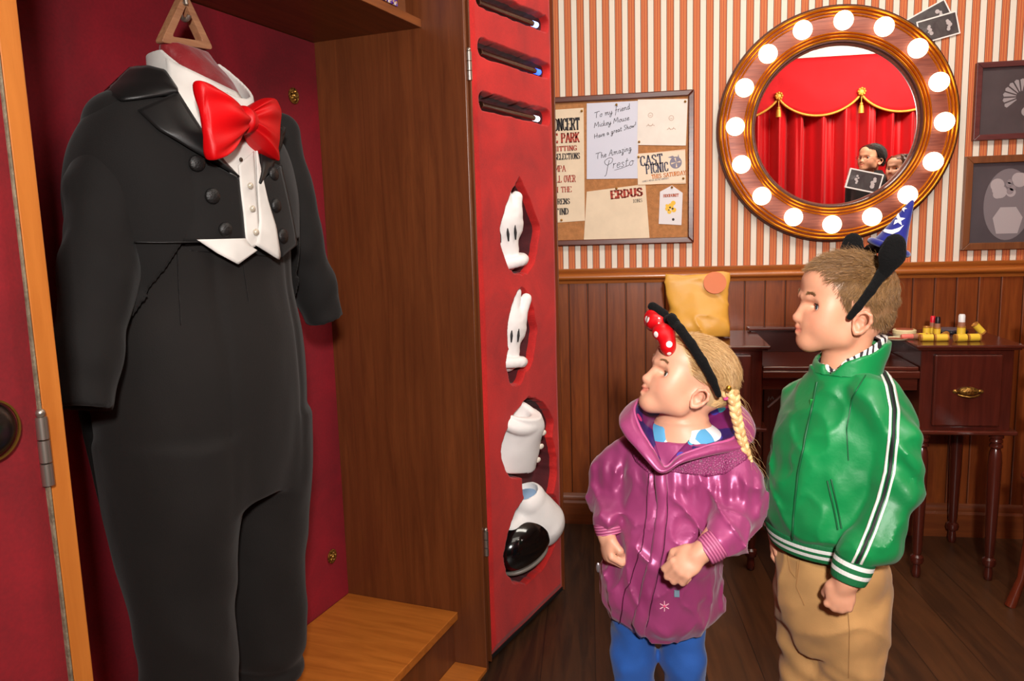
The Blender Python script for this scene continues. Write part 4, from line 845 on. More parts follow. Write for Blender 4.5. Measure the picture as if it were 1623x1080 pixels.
# yellow pouch on the left unit
s = SDF((-.15, -.09, -.01), (.15, .09, .26), 0.005); s.stack([(0, 0, 0, .115, .060), (.03, 0, 0, .120, .066), (.10, .004, 0, .108, .05), (.17, .0, 0, .112, .022), (.235, 0, 0, .118, .008)], 0, .004, p=2.8); s.warp(lambda X, Y, Z: .009 * vn(X + Z * .5, Y, Z, 14, 12, 11, 4) - .008 * (1 - np.abs(vn(X + Z * .7, Y, Z, 12, 10, 9, 7))) ** 6 + .003 * vn(X, Y, Z, 34))
q = on_floor(1104, 533, ZT); o = thing('gift_bag', 'crumpled golden yellow bag with round orange seal on the dressing table left end', 'bag', (q[0], VY0 + .20, ZT + .008)); s.build('bag_body', plain('golden_paper', (216, 158, 62), 0.45, 0, 0.1, 60), o, relax=2)
MB().lathe([(0, 0), (.042, 0), (.042, .001), (0, .001)], 32, Matrix.Translation((.062, -.030, .205)) @ Matrix.Rotation(-.25, 4, 'X') @ MF).build('round_seal', plain('seal_orange', (206, 104, 44), 0.5), o)
# chair at the right edge
M_chair = wood('red_chair_wood', (84, 30, 16), (124, 52, 28), 2, 0.2, 1, 0.4); ch = thing('wooden_chair', 'dark red polished wooden chair with curved legs cut off by the right edge', 'chair', (1.40, 2.50, 0))
for (ex, ey) in ((-.16, -.16), (.2, -.16), (-.16, .2), (.2, .2)):
    sg = -1 if ex < 0 else 1; MB().tube([(ex + sg * .045, ey, .0), (ex + sg * .015, ey, .10), (ex, ey, .24), (ex + sg * .006, ey, .38), (ex, ey, .44)], [.018, .014, .017, .021, .024], 12).build('leg', M_chair, ch, smooth=60)
MB().box((-.19, -.19, .43), (.23, .23, .46)).build('seat', M_chair, ch, bev=.012, seg=3); MB().box((-.16, -.17, .47), (.20, .21, .48)).build('seat_pad', plain('chair_pad', (96, 22, 22), 0.8), ch, bev=.008)
for ex in (-.15, .19): MB().tube([(ex, .21, .45), (ex, .24, .70), (ex, .28, .98)], [.017, .015, .014], 10).build('back_post', M_chair, ch, smooth=60)
for z in (.66, .80, .94): MB().tube([(-.15, .235 + (z - .7) * .14, z), (.02, .26 + (z - .7) * .14, z + .012), (.19, .235 + (z - .7) * .14, z)], .012, 10, flat=2.0).build('back_rail', M_chair, ch, smooth=60)
from mathutils.bvhtree import BVHTree
def bvh_of(o): return BVHTree.FromPolygons([v.co.copy() for v in o.data.vertices], [tuple(p.vertices) for p in o.data.polygons])
def line_px(nm, pts, f, r, mt, parent, off=0.0015, n=40, sides=6, flat=1.0):
    P_l = resample(pts, n); W3 = [f(p[0], p[1], off) for p in P_l]
    return MB().tube(W3, r, sides, flat=flat).build(nm, mt, parent, smooth=60)
# ================================================================== tailcoat suit on its hanger (wardrobe coordinates)
SC_ = (-0.70, 0.30)
TR = [(1.15, -.70, .300, .225, .170), (1.22, -.70, .300, .235, .178), (1.30, -.70, .300, .245, .180), (1.40, -.70, .298, .250, .172), (1.48, -.70, .295, .235, .148), (1.54, -.70, .290, .190, .115), (1.585, -.70, .288, .125, .095), (1.62, -.70, .288, .095, .085)]
TRA = np.array(TR)
def trow(z): return [np.interp(z, TRA[:, 0], TRA[:, i]) for i in (1, 2, 3, 4)]
def tf(p, off=0.0):
    cx, cy, rx, ry = trow(p[2]); rx += off; ry += off
    return math.hypot((p[0] - cx) / rx, (p[1] - cy) / ry) - 1
CAMC = cab(CAMP)
def hit(px, py, off=0.0):
    d = on_d(px, py, 0.3) - CAMC; d.normalize(); t_ = 0.8; p = CAMC + d * t_
    best = (9, None)
    while t_ < 2.6:
        p = CAMC + d * t_; f = tf(p, off)
        if f < 0:
            a, b = t_ - 0.01, t_
            for _ in range(14):
                m = (a + b) / 2
                if tf(CAMC + d * m, off) < 0: b = m
                else: a = m
            return CAMC + d * b
        if f < best[0]: best = (f, p.copy())
        t_ += 0.01
    return best[1]
def resample(pl, n):
    pl = [np.array(p, float) for p in pl]; L = [0]
    for i in range(1, len(pl)): L.append(L[-1] + np.linalg.norm(pl[i] - pl[i - 1]))
    return [np.array([np.interp(u * L[-1], L, [p[k] for p in pl]) for k in (0, 1)]) for u in np.linspace(0, 1, n)]
def drape(nm, A, B, mt, parent, off=0.004, th=0.003, n=26, m=10, belly=0.0, offs=None, fn=hit):
    """strip between two outlines, laid on the chest"""
    A, B = resample(A, n), resample(B, n); V = []
    for i in range(n):
        for j in range(m):
            v = j / (m - 1); p = A[i] * (1 - v) + B[i] * v; o_ = off + belly * math.sin(PI * v) + (offs(i / (n - 1), v) if offs else 0); V.append(fn(p[0], p[1], o_))
    F = [(i * m + j, i * m + j + 1, (i + 1) * m + j + 1, (i + 1) * m + j) for i in range(n - 1) for j in range(m - 1)]
    o = mk(nm, V, F, mt, parent, smooth=True); md = o.modifiers.new('thick', 'SOLIDIFY'); md.thickness = th; md.offset = 0; return o
def cloth(name, c, rough, weave=520, sheen=0.15, bump_=0.25, **kw):
    t = NT(name); v = t.coord(); a = t.noise(v, weave, 2); b = t.noise(v, 9, 3); d = tuple(x * 0.82 for x in c); t.set(Base_Color=t.ramp(b, [(0.3, lin(d)), (0.7, lin(c))]), Roughness=rough, Sheen_Weight=sheen, Sheen_Roughness=0.5, Specular_IOR_Level=0.3, **kw); t.bump(a, bump_, 0.0015); return t.m
M_wool = cloth('black_wool', (17, 14, 13), 0.85, 420, 0.06); M_trou = cloth('charcoal_trouser_wool', (22, 18, 16), 0.85, 420, 0.06); M_sat = cloth('black_satin', (22, 21, 21), 0.4, 700, 0.03, 0.1)
M_shirt = cloth('white_shirt_cotton', (226, 222, 216), 0.7, 500, 0.1, 0.15); M_rsat = cloth('red_satin', (214, 2, 10), 0.48, 500, 0.0, 0.1); M_dred = cloth('dark_red_brocade', (138, 22, 30), 0.5, 160, 0.2, 0.5)
suit = thing('tailcoat_suit', 'black tailcoat suit with white waistcoat hanging in the red velvet wardrobe', 'suit', M=CABM)
# trousers
s = SDF((-1.06, .06, .24), (-.38, .54, 1.30), 0.007)
s.stack([(.76, -.70, .30, .205, .145), (.84, -.70, .30, .230, .162), (.95, -.70, .30, .240, .178), (1.08, -.70, .30, .238, .180), (1.19, -.70, .30, .222, .168), (1.29, -.70, .30, .228, .166)], 0, .004)
for sg in (-1, 1):
    cx = -.70 + sg * .115
    s.stack([(.26, cx + sg * .005, .30, .078, .082), (.34, cx + sg * .005, .30, .088, .090), (.50, cx, .30, .098, .100), (.66, cx, .30, .110, .124), (.78, cx, .30, .114, .148), (.90, cx, .30, .112, .152)], 0, .03)
def trw(X, Y, Z):
    pl = 0.006 * np.exp(-((np.abs(X + .70) - .105 - 0 * Z) / .010) ** 2) * (Y < .3) * np.clip((Z - .72) / .2, 0, 1)
    low = np.clip((.80 - Z) / .3, 0, 1); f = 0.010 * vn(X + Z * .5, Y, Z, 14, 9, 5, 2) * low + .006 * vn(X, Y, Z + X * .7, 13, 13, 17, 6) * low + .003 * vn(X, Y, Z, 10, 10, 4) + .0012 * vn(X, Y, Z, 34, 34, 12)
    cu = 0.008 * np.exp(-((Z - 0.30) / .012) ** 2); return pl + f + cu
s.warp(trw); s.half((0, 0, .262), (0, 0, -1)); s.ell((-.70 - .12, .30, .25), (.066, .07, .05), .004, 's'); s.ell((-.70 + .12, .30, .25), (.066, .07, .05), .004, 's')
tro = s.build('trousers', M_trou, suit, relax=2)
# jacket trunk (open in front) with tails
s = SDF((-1.06, .06, .55), (-.36, .54, 1.66), 0.0042)
s.stack([(z, cx, cy, rx + .004, ry + .004) for z, cx, cy, rx, ry in TR], 0, .004)
s.stack([(.60, -.70, .35, .19, .12), (.85, -.70, .33, .236, .165), (1.05, -.70, .312, .256, .190), (1.2, -.70, .302, .246, .184)], 0, .01)
s.half((-.70, .160, 1.528), (0, -.60, .80))
# cutaway in front below the waist
Z0_ = hit(345, 384, .004)[2]; W0_ = abs(hit(292, 385, .004)[0] + .70); _zz = s.ax[2][None, None, :]; _hw = W0_ + np.clip(Z0_ - _zz, 0, 1) * .50; _dc = np.maximum(np.maximum(np.abs(s.ax[0][:, None, None] + .70) - _hw, s.ax[1][None, :, None] - .40), _zz - Z0_); s.v = np.maximum(s.v, -_dc).astype(np.float32)
s.warp(lambda X, Y, Z: .0035 * vn(X, Y, Z, 9, 9, 7, 1) + .002 * vn(X, Y, Z, 22, 22, 12, 4))
s.build('jacket', M_wool, suit, relax=4)
# sleeves
def P_(px, py, d): return np.array(on_d(px, py, d))
def sleeve(pts, rs, seed, lo, hi):
    s = SDF(lo, hi, 0.006); s.chain(pts, rs, .03)
    s.warp(lambda X, Y, Z: .006 * vn(X, Y, Z, 11, 11, 13, seed) + .0035 * vn(X, Y, Z, 26, 26, 24, seed + 1))
    d = np.array(pts[-1]) - np.array(pts[-2]); s.half(np.array(pts[-1]), d); e = np.array(pts[-1]); s.cone(e - d * .12, e + d * .3, rs[-1] - .016, rs[-1] - .012, .003, 's'); return s
sh = P_(196, 205, .30); A = [sh, P_(174, 300, .29), P_(158, 430, .27), P_(142, 560, .25), P_(132, 648, .24)]
pts = np.array(A); s = sleeve(A, [.062, .066, .060, .050, .044], 3, pts.min(0) - .12, pts.max(0) + .12)
s.ell(sh + np.array((.02, 0, .0)), (.075, .068, .066), .04); s.build('sleeve', M_wool, suit, relax=2)
B = [P_(437, 215, .30), P_(452, 290, .28), P_(474, 380, .26), P_(500, 460, .25), P_(516, 508, .24)]
pts = np.array(B); s = sleeve(B, [.056, .058, .056, .050, .047], 8, pts.min(0) - .12, pts.max(0) + .12); s.build('sleeve', M_wool, suit, relax=2)
# shirt front, waistcoat points, lapels
drape('shirt_front', [(262, 92), (268, 130), (300, 180), (345, 240), (372, 288), (378, 340), (386, 383)], [(378, 148), (392, 175), (402, 210), (412, 260), (422, 310), (432, 352), (438, 385)], M_shirt, suit, .0085, .003, 40, 16)
wc1 = drape('waistcoat_point', [(312, 380), (345, 402), (377, 419)], [(388, 378), (396, 390), (407, 397)], M_shirt, suit, .0125, .004, 18, 8)
wc2 = drape('waistcoat_point', [(406, 230), (408, 300), (411, 350), (407, 384), (404, 388)], [(411, 262), (424, 318), (437, 360), (444, 405), (442, 412)], M_shirt, suit, .0135, .004, 26, 8)
drape('waistcoat_front', [(378, 262), (381, 300), (386, 340), (389, 379), (400, 393)], [(402, 240), (405, 300), (408, 340), (410, 375), (404, 391)], M_shirt, suit, .0120, .003, 26, 8)
lap = drape('lapel', [(218, 175), (250, 205), (300, 235), (345, 260), (378, 279)], [(282, 146), (300, 175), (330, 222), (355, 255), (379, 281)], M_sat, suit, .014, .004, 30, 10, .006)
drape('collar_fall', [(166, 146), (192, 160), (222, 157), (284, 148)], [(206, 108), (235, 105), (262, 112), (280, 140)], M_sat, suit, .012, .005, 24, 10, .010)
drape('lapel', [(420, 172), (436, 196), (453, 203), (448, 222), (432, 262), (413, 292)], [(398, 164), (405, 190), (410, 215), (412, 240), (412, 268), (410, 290)], M_sat, suit, .012, .004, 26, 8, .004)
# front panels reaching over the waistcoat
drape('jacket_front', [(296, 240), (300, 300), (296, 350), (286, 383)], [(378, 283), (381, 315), (385, 350), (388, 379)], M_wool, suit, .0115, .005, 26, 14, offs=lambda u, v: -.012 * (1 - v) ** 5)
drape('jacket_front', [(413, 290), (424, 330), (436, 368), (445, 408)], [(445, 262), (458, 320), (466, 360), (470, 388)], M_wool, suit, .0110, .005, 22, 8)
drape('waist_seam', [(212, 383), (250, 383.5), (300, 383), (345, 381), (388, 379)], [(212, 385), (250, 385.5), (300, 385), (345, 383), (388, 381)], M_sat, suit, .013, .002, 30, 3)
M_btn = plain('covered_black_button', (16, 15, 15), 0.5, 0, 0.3, 300)
for px, py, r in ((312, 259, .0150), (336.5, 311, .0145), (357, 364, .0135), (433, 276, .014), (437, 326, .014), (448, 374, .015)):
    c_ = Vector(hit(px, py, .014)); cx, cy, rx, ry = trow(c_.z); nrm = Vector(((c_.x - cx) / rx ** 2, (c_.y - cy) / ry ** 2, 0)).normalized(); x_, y_, z_ = frame_from(nrm)
    MB().lathe([(0, 0), (r, 0), (r, .002), (r * .85, .005), (r * .4, .007), (0, .0072)], 24, Matrix(((x_.x, y_.x, z_.x, c_.x), (x_.y, y_.y, z_.y, c_.y), (x_.z, y_.z, z_.z, c_.z), (0, 0, 0, 1)))).build('button', M_btn, suit, smooth=50)
for px, py, mt_, r in ((382, 253, plain('dark_stud', (50, 34, 22), .3), .004), (397, 294.5, plain('pearl_stud', (200, 190, 172), .2, .3), .0062), (400.5, 331, plain('pearl_stud', (200, 190, 172)), .0062), (406, 368, plain('pearl_stud', (200, 190, 172)), .0065)):
    c_ = hit(px, py, .017); MB().ball(c_, r, 14, 8, (1, .8, 1)).build('shirt_stud', mt_, suit, smooth=60)
# collar and neck form
s = SDF((-.84, .12, 1.44), (-.54, .42, 1.74), 0.0028)
s.stack([(1.46, -.685, .255, .100, .105), (1.54, -.685, .262, .094, .105), (1.60, -.682, .268, .086, .105), (1.70, -.680, .275, .078, .100)], 0, .0)
s.shell(.0065); s.half((-.70, .160, 1.562), (0, -.60, .80)); s.half((0, 0, 1.655), (0, 0, 1)); s.half((-.70, .17, 1.47), (0, -.4, -1))
s.build('shirt_collar', M_shirt, suit)
drape_c = MB()
s = SDF((-.84, .16, 1.46), (-.56, .46, 1.76), 0.004)
s.stack([(1.47, -.68, .265, .080, .090), (1.56, -.68, .272, .078, .088), (1.62, -.685, .280, .068, .060), (1.668, -.700, .284, .062, .022)], 0, .01)
s.warp(lambda X, Y, Z: .004 * vn(X, Y, Z, 20, 20, 8, 3) + .002 * vn(X, Y, Z, 60)); s.build('neck_form', M_dred, suit)
# bow tie
kc = Vector(hit(387, 191, .055)); kcd = kc.y
bow = MB()
def lobe(endp, hh0, hh1, seed):
    """from the knot to endp, opening to half height hh1"""
    ax = Vector(endp) - kc; L = ax.length; ax.normalize(); upv = Vector((0, 0, 1)); upv = (upv - ax * upv.dot(ax)).normalized(); nv = ax.cross(upv); n, m = 22, 40; V = []
    for i in range(n):
        u = i / (n - 1); hh = hh0 + (hh1 - hh0) * (1 - (1 - u) ** 1.7) ; th = .012 + .017 * math.sin(PI * min(u * 1.0, 1)) ** .8 * (1 - .3 * u)
        for j in range(m):
            a = 2 * PI * j / m; ca, sa = math.cos(a), math.sin(a)
            y_ = hh * math.copysign(abs(sa) ** .8, sa); t_ = th * math.copysign(abs(ca) ** .8, ca)
            pleat = ((1 - u) ** .8 * (.003 + .009 * u)) * math.cos(a * 9 + seed) + .0045 * math.sin(a * 3 + u * 4 + seed)
            V.append(kc + ax * (u * L + (-.006 * math.cos(a * 2) if u == 1 else 0)) + upv * (y_ + .2 * pleat) + nv * (t_ + pleat))
    F = [(i * m + j, i * m + (j + 1) % m, (i + 1) * m + (j + 1) % m, (i + 1) * m + j) for i in range(n - 1) for j in range(m)] + [tuple((n - 1) * m + j for j in range(m)), tuple(range(m - 1, -1, -1))]
    return V, F
e1 = on_d(322, 192, kcd - .005); e2 = on_d(437, 206, kcd + .012)
bt = thing('bow_tie', 'large red satin bow tie clipped to the white collar of the hanging suit', 'bow tie', M=CABM)
for e, h1, sd in ((e1, .068, 1.0), (e2, .063, 2.5)):
    V, F = lobe(e, .011, h1, sd); o = mk('bow_loop', V, F, M_rsat, bt, smooth=True); md = o.modifiers.new('s', 'SUBSURF'); md.levels = 1; md.render_levels = 1
s = SDF(tuple(kc - Vector((.05, .05, .05))), tuple(kc + Vector((.05, .05, .05))), .003); s.ell(kc, (.020, .028, .026), .004); s.warp(lambda X, Y, Z: .0015 * np.sin((X - kc.x) * 420) + 0 * Y + 0 * Z); s.build('bow_knot', M_rsat, bt)
tcast = bvh_of(tro)
def thit(px, py, off=0.0):
    v = Vector(CABI.to_3x3() @ Vector(ray(px, py))).normalized(); h = tcast.ray_cast(CAMC, v)
    if h[0] is None: h = tcast.find_nearest(on_d(px, py, .15))
    n = h[1] if h[1].dot(v) < 0 else -h[1]; return h[0] + n * off
for pl in ([(281, 402), (283, 450), (287, 516)], [(384, 404), (388, 440), (394, 478)], [(300, 397), (350, 402), (384, 403), (440, 408)]): line_px('dart_seam', pl, thit, .0011, M_btn, tro, .0004, 24, 5)
# hanger: flat wooden loop
hb = [on_d(264, 58, .275), on_d(252, 66, .275), on_d(330, 78, .275), on_d(296, -2, .275)]
def loop(pts, r):
    """rounded triangle outline in the x-z plane"""
    out = []
    n = len(pts)
    for i in range(n):
        p, a, b = Vector(pts[i]), Vector(pts[i - 1]), Vector(pts[(i + 1) % n]); va_, vb2 = (a - p).normalized(), (b - p).normalized()
        q0, q1 = p + va_ * r, p + vb2 * r
        for k in range(7): u = k / 6; out.append(q0 * (1 - u) ** 2 + p * 2 * u * (1 - u) + q1 * u * u)
    return out
cl, cr_, ct = on_d(249, 68, .28), on_d(333, 80, .28), on_d(288, -14, .28)
outer = loop([Vector((cl.x, cl.z)), Vector((cr_.x, cr_.z)), Vector((ct.x, ct.z))], .012)
g_ = sum(outer, Vector((0, 0))) / len(outer); inner = [g_ + Vector(((p - g_).x * .58, (p - g_).y * .60)) for p in outer]; N_ = len(outer); V = []
for dy in (0, .018): V += [(p.x, .27 + dy, p.y) for p in outer] + [(p.x, .27 + dy, p.y) for p in inner]
F = []
for i in range(N_):
    j = (i + 1) % N_; F += [(i, j, N_ + j, N_ + i), (2 * N_ + i, 3 * N_ + i, 3 * N_ + j, 2 * N_ + j), (i, 2 * N_ + i, 2 * N_ + j, j), (N_ + i, N_ + j, 3 * N_ + j, 3 * N_ + i)]
hg = mk('coat_hanger', V, F, wood('hanger_wood', (128, 84, 58), (176, 128, 92), 0, .45, 2.0)); hg.matrix_world = CABM; bevel(hg, .003, 3); shade(hg, 40)
tag(hg, 'flat triangular wooden hanger loop holding up the tailcoat suit', 'hanger')
# ================================================================== people
def caster(bvh):
    def f(px, py, off=0.0):
        v = Vector(ray(px, py)); h = bvh.ray_cast(Vector(CAMP), v)
        if h[0] is None:
            t_ = (at(px, py, 1.6) - CAMP); h = bvh.find_nearest(Vector(CAMP + t_))
        n = h[1]; n = n if n.dot(v) < 0 else -n
        return h[0] + n * off
    return f
class Head:
    """head frame: x forward, y to the person's left, z up; metres times scale"""
    def __init__(s, origin, fwd, pitch, sc, roll=0.0):
        f = Vector((fwd[0], fwd[1], 0)).normalized(); u = Vector((0, 0, 1)); l = u.cross(f)
        q = Matrix.Rotation(-pitch, 3, l); f = q @ f; u = q @ u; q = Matrix.Rotation(roll, 3, f); u = q @ u; l = q @ l
        s.f, s.l, s.u, s.o, s.sc = f, l, u, Vector(origin), sc; s.R = np.array([f, l, u])
    def p(s, x, y, z): return np.array(s.o + (s.f * x + s.l * y + s.u * z) * s.sc)
    def loc(s, P): return ((np.asarray(P) - np.array(s.o)) @ s.R.T) / s.sc
    def M(s): return Matrix(((s.f.x, s.l.x, s.u.x, s.o.x), (s.f.y, s.l.y, s.u.y, s.o.y), (s.f.z, s.l.z, s.u.z, s.o.z), (0, 0, 0, 1))) @ Matrix.Scale(s.sc, 4)
def add_head(s, H, smile=0.0, neck=None, adult=False):
    E = lambda c, r, k=.01, op='u': s.ell(H.p(*c), np.array(r) * H.sc, k * H.sc, op, H.R)
    Cn = lambda a, b, ra, rb=None, k=.01, op='u': s.cone(H.p(*a), H.p(*b), ra * H.sc, (rb or ra) * H.sc, k * H.sc, op)
    E((-.010, 0, .012), (.090, .070, .072), 0); E((.036, 0, .018), (.053, .058, .052), .02); E((.040, 0, -.048), (.045, .049, .055), .02)
    E((-.045, 0, -.030), (.045, .055, .050), .02)
    for y in (-1, 1):
        Cn((-.005, y * .046, -.045), (.018, y * .040, -.082), .018, .015, .02); Cn((.018, y * .040, -.082), (.070, y * .010, -.096), .015, .015, .02)
        E((.050, y * (.028 + .003 * smile), -.052 + .005 * smile), (.027, .024 , .028), .040); E((.043, y * .041, -.022), (.020, .014, .020), .020)
    E((.070, 0, -.092), (.020, .022, .017), .022); E((.079, 0, -.060), (.011, .024, .017), .018)
    Cn((.079, 0, -.010), (.0945, 0, -.046), .0065, .0090, .010); E((.0955, 0, -.047), (.0095, .0095, .0085), .006)
    for y in (-1, 1): E((.0870, y * .0105, -.050), (.0085, .0060, .0065), .005); E((.0905, y * .0055, -.0565), (.004, .0028, .003), .002, 's')
    for y in (-1, 1): E((.084, y * .031, -.020), (.0145, .0165, .0100), .010, 's')
    Cn((.082, -.020, -.001), (.088, -.008, -.003), .006, .006, .012); Cn((.082, .020, -.001), (.088, .008, -.003), .006, .006, .012)
    w = .0145 + .004 * smile; up = .005 * smile
    Cn((.0872 - .004 * smile, -w, -.0685 + up), (.0950, -.003, -.0650), .0032, .0050, .003); Cn((.0872 - .004 * smile, w, -.0685 + up), (.0950, .003, -.0650), .0032, .0050, .003)
    Cn((.0865 - .004 * smile, -w * .9, -.0720 + up), (.0932, 0, -.0765 - .002 * smile), .0034, .0054, .003); Cn((.0865 - .004 * smile, w * .9, -.0720 + up), (.0932, 0, -.0765 - .002 * smile), .0034, .0054, .003)
    for y in (-1, 1): Cn((.0915 - .004 * smile, y * w * 1.0, -.0697 + up), (.1010, 0, -.0708), .0014 + .0012 * smile, .0018 + .0014 * smile, .001, 's')
    # eyelids around the eyeball
    for y in (-1, 1):
        ec = np.array((.0592, y * .0300, -.0225))
        E(tuple(ec), (.0130, .0130, .0130), .0, 's'); E((ec[0] + .014, y * .0310, ec[2] + .0003), (.013, .0132, .0080), .002, 's')
        for el, rr, in ((37, .0018), (-33, .0014)):
            pts = []
            for a in np.linspace(-62, 62, 8):
                e_ = math.radians(el * math.cos(math.radians(a)) ** .7); a_ = math.radians(a)
                pts.append(ec + .0134 * np.array((math.cos(e_) * math.cos(a_), math.cos(e_) * math.sin(a_), math.sin(e_))))
            for i in range(7): Cn(pts[i], pts[i + 1], rr, rr, .003)
    for y in (-1, 1):   # ears
        er = lambda c: (.004 + (c[0] + .006) * .82, c[1] * .98 + .003, -.049 + (c[2] + .036) * .80)
        rim = [er(c) for c in [(.001, .068, -.046), (.002, .070, -.030), (-.004, .075, -.013), (-.017, .081, -.007), (-.029, .084, -.015), (-.031, .083, -.031), (-.024, .078, -.046), (-.013, .073, -.058), (-.003, .070, -.060), (.000, .068, -.050)]]
        for i in range(9): Cn((rim[i][0], y * rim[i][1], rim[i][2]), (rim[i + 1][0], y * rim[i + 1][1], rim[i + 1][2]), .0036 if i < 6 else .0048, None, .003)
        E((-.003, y * .068, -.047), (.012, .0050, .018), .004); Cn((.004, y * .072, -.037), (-.007, y * .074, -.044), .0024, .0026, .003); Cn((-.007, y * .074, -.044), (-.004, y * .071, -.057), .0026, .0024, .003)
        E((.005, y * .078, -.049), (.0060, .009, .0080), .002, 's')
def eyes(H, root_parent, iris, off, gaze=(0, 0)):
    for y in (-1, 1):
        t = MATS.get('eye_%s' % iris[0].__str__())
        if not t:
            n_ = NT('eye'); sp = n_.node('ShaderNodeSeparateXYZ'); n_.link(n_.coord(), sp.inputs[0]); r_ = n_.math('POWER', n_.math('ADD', n_.math('POWER', sp.outputs[1], 2.0), n_.math('POWER', sp.outputs[2], 2.0)), 0.5)
            n_.set(Base_Color=n_.ramp(n_.math('MULTIPLY', r_, 80.0), [(0.0, (0.004, 0.004, 0.004, 1)), (0.20, (0.004, 0.004, 0.004, 1)), (0.24, lin(iris)), (0.46, lin(tuple(v * .6 for v in iris))), (0.52, lin((228, 220, 214)))]), Roughness=0.08); t = MATS['eye_%s' % iris[0].__str__()] = n_.m
        q = H.M() @ Matrix.Translation((.0592, y * .0300, -.0225)) @ Matrix.Rotation(gaze[0], 4, 'Z') @ Matrix.Rotation(-gaze[1], 4, 'Y')
        MB().ball((0, 0, 0), .0130, 24, 16).build('eye', t, root_parent, smooth=80, mw=off @ q)
def lashes(H, parent, off, mt=None):
    mt = mt or plain('dark_lash', (46, 30, 22), .6); b_ = MB()
    for y in (-1, 1):
        ec = np.array((.0592, y * .0300, -.0225)); pts = []
        for a in np.linspace(-56, 60, 12):
            a_ = math.radians(a * y); e_ = math.radians(25 * math.cos(math.radians(a)) ** .7); pts.append(H.p(*(ec + .0148 * np.array((math.cos(e_) * math.cos(a_), math.cos(e_) * math.sin(a_), math.sin(e_))))))
        b_ = MB().tube(pts, [.0002 + .0008 * math.sin(PI * i / 11) ** .6 for i in range(12)], 6); b_.build('eyelashes', mt, parent, smooth=60, mw=off)
def skin_mat(name, c, red):
    t = NT(name); at_ = t.node('ShaderNodeAttribute', attribute_name='tint'); v = t.coord(); n_ = t.noise(v, 14, 3); base = t.ramp(n_, [(0.3, lin(tuple(v_ * .96 for v_ in c))), (0.7, lin(c))])
    mx_ = t.n.new('ShaderNodeMix'); mx_.data_type = 'RGBA'; mx_.blend_type = 'MULTIPLY'; mx_.inputs[0].default_value = 1; t.link(base, mx_.inputs[6]); t.link(at_.outputs['Color'], mx_.inputs[7])
    t.set(Base_Color=mx_.outputs[2], Roughness=0.48, Subsurface_Weight=0.12, Subsurface_Radius=(0.010, 0.004, 0.002), Subsurface_Scale=0.6); t.bump(t.noise(v, 900, 2), 0.05, 0.0005); return t.m
def face_tint(H, hairfn, haircol, smile=0):
    def col(P):
        L = H.loc(P); c = np.ones((len(P), 3)); x, y, z = L[:, 0], np.abs(L[:, 1]), L[:, 2]
        g = lambda cx, cy, cz, r: np.exp(-(((x - cx) ** 2 + (y - cy) ** 2 + (z - cz) ** 2) / r ** 2))[:, None]
        c = c * (1 - g(.070, .040, -.046, .018) * np.array((0, .17, .15))); c = c * (1 - g(.100, 0, -.047, .012) * np.array((0, .10, .10)))
        c = c * (1 - g(-.005, .080, -.045, .020) * np.array((0, .14, .12)))
        lips = np.exp(-(((z + .0700 - .18 * y * smile) / .0068) ** 4)) * np.exp(-((y / (.0165 + .003 * smile)) ** 6)) * (x > .078); c = c * (1 - lips[:, None] * np.array((.10, .42, .38)))
        if hairfn is not None:
            h = hairfn(x, L[:, 1], z)[:, None]; c = c * (1 - h) + h * np.array(haircol)
        return c
    return col
def strands(nm, H, mt, parent, off, roots, dirs, lens, r0=.0006, seg=4, curl=0.0, seed=0, grav=0.0, lift=0.35):
    """hair: tapered three-sided strands; roots, dirs, normals in head coordinates"""
    rr = np.random.RandomState(seed); n = len(roots); P = roots.copy(); nrm = roots / np.linalg.norm(roots, axis=1)[:, None]
    D = dirs / np.linalg.norm(dirs, axis=1)[:, None]; V = np.zeros((n, seg + 1, 3, 3)); side = np.cross(D, nrm); side /= np.linalg.norm(side, axis=1)[:, None] + 1e-9
    for i in range(seg + 1):
        u = i / seg; r = r0 * (1 - .8 * u)
        for k in range(3):
            a = 2 * PI * k / 3; V[:, i, k] = P + side * (math.cos(a) * r) + np.cross(D, side) * (math.sin(a) * r)
        d = D + nrm * (lift * (1 - 1.6 * u)) + rr.randn(n, 3) * curl; d[:, 2] -= grav * u; d /= np.linalg.norm(d, axis=1)[:, None]; P = P + d * (lens[:, None] / seg)
    base = (np.arange(n) * (seg + 1) * 3)[:, None, None, None]; i_ = np.arange(seg)[None, :, None, None] * 3; k_ = np.arange(3)[None, None, :, None]; k2 = (k_ + 1) % 3
    F = np.concatenate([base + i_ + k_, base + i_ + k2, base + i_ + 3 + k2, base + i_ + 3 + k_], -1).reshape(-1, 4)
    o = mk(nm, V.reshape(-1, 3), F, mt, parent, smooth=True, mw=off @ H.M()); return o
def hair_mat(name, dark, light):
    t = NT(name); ge = t.n.new('ShaderNodeNewGeometry'); v = t.coord((40, 40, 40)); n_ = t.noise(v, 4, 2); rp = ge.outputs['Random Per Island']
    t.set(Base_Color=t.ramp(t.math('ADD', t.math('MULTIPLY', rp, .6), t.math('MULTIPLY', n_, .4)), [(0.15, lin(dark)), (0.85, lin(light))]), Roughness=0.38); return t.m
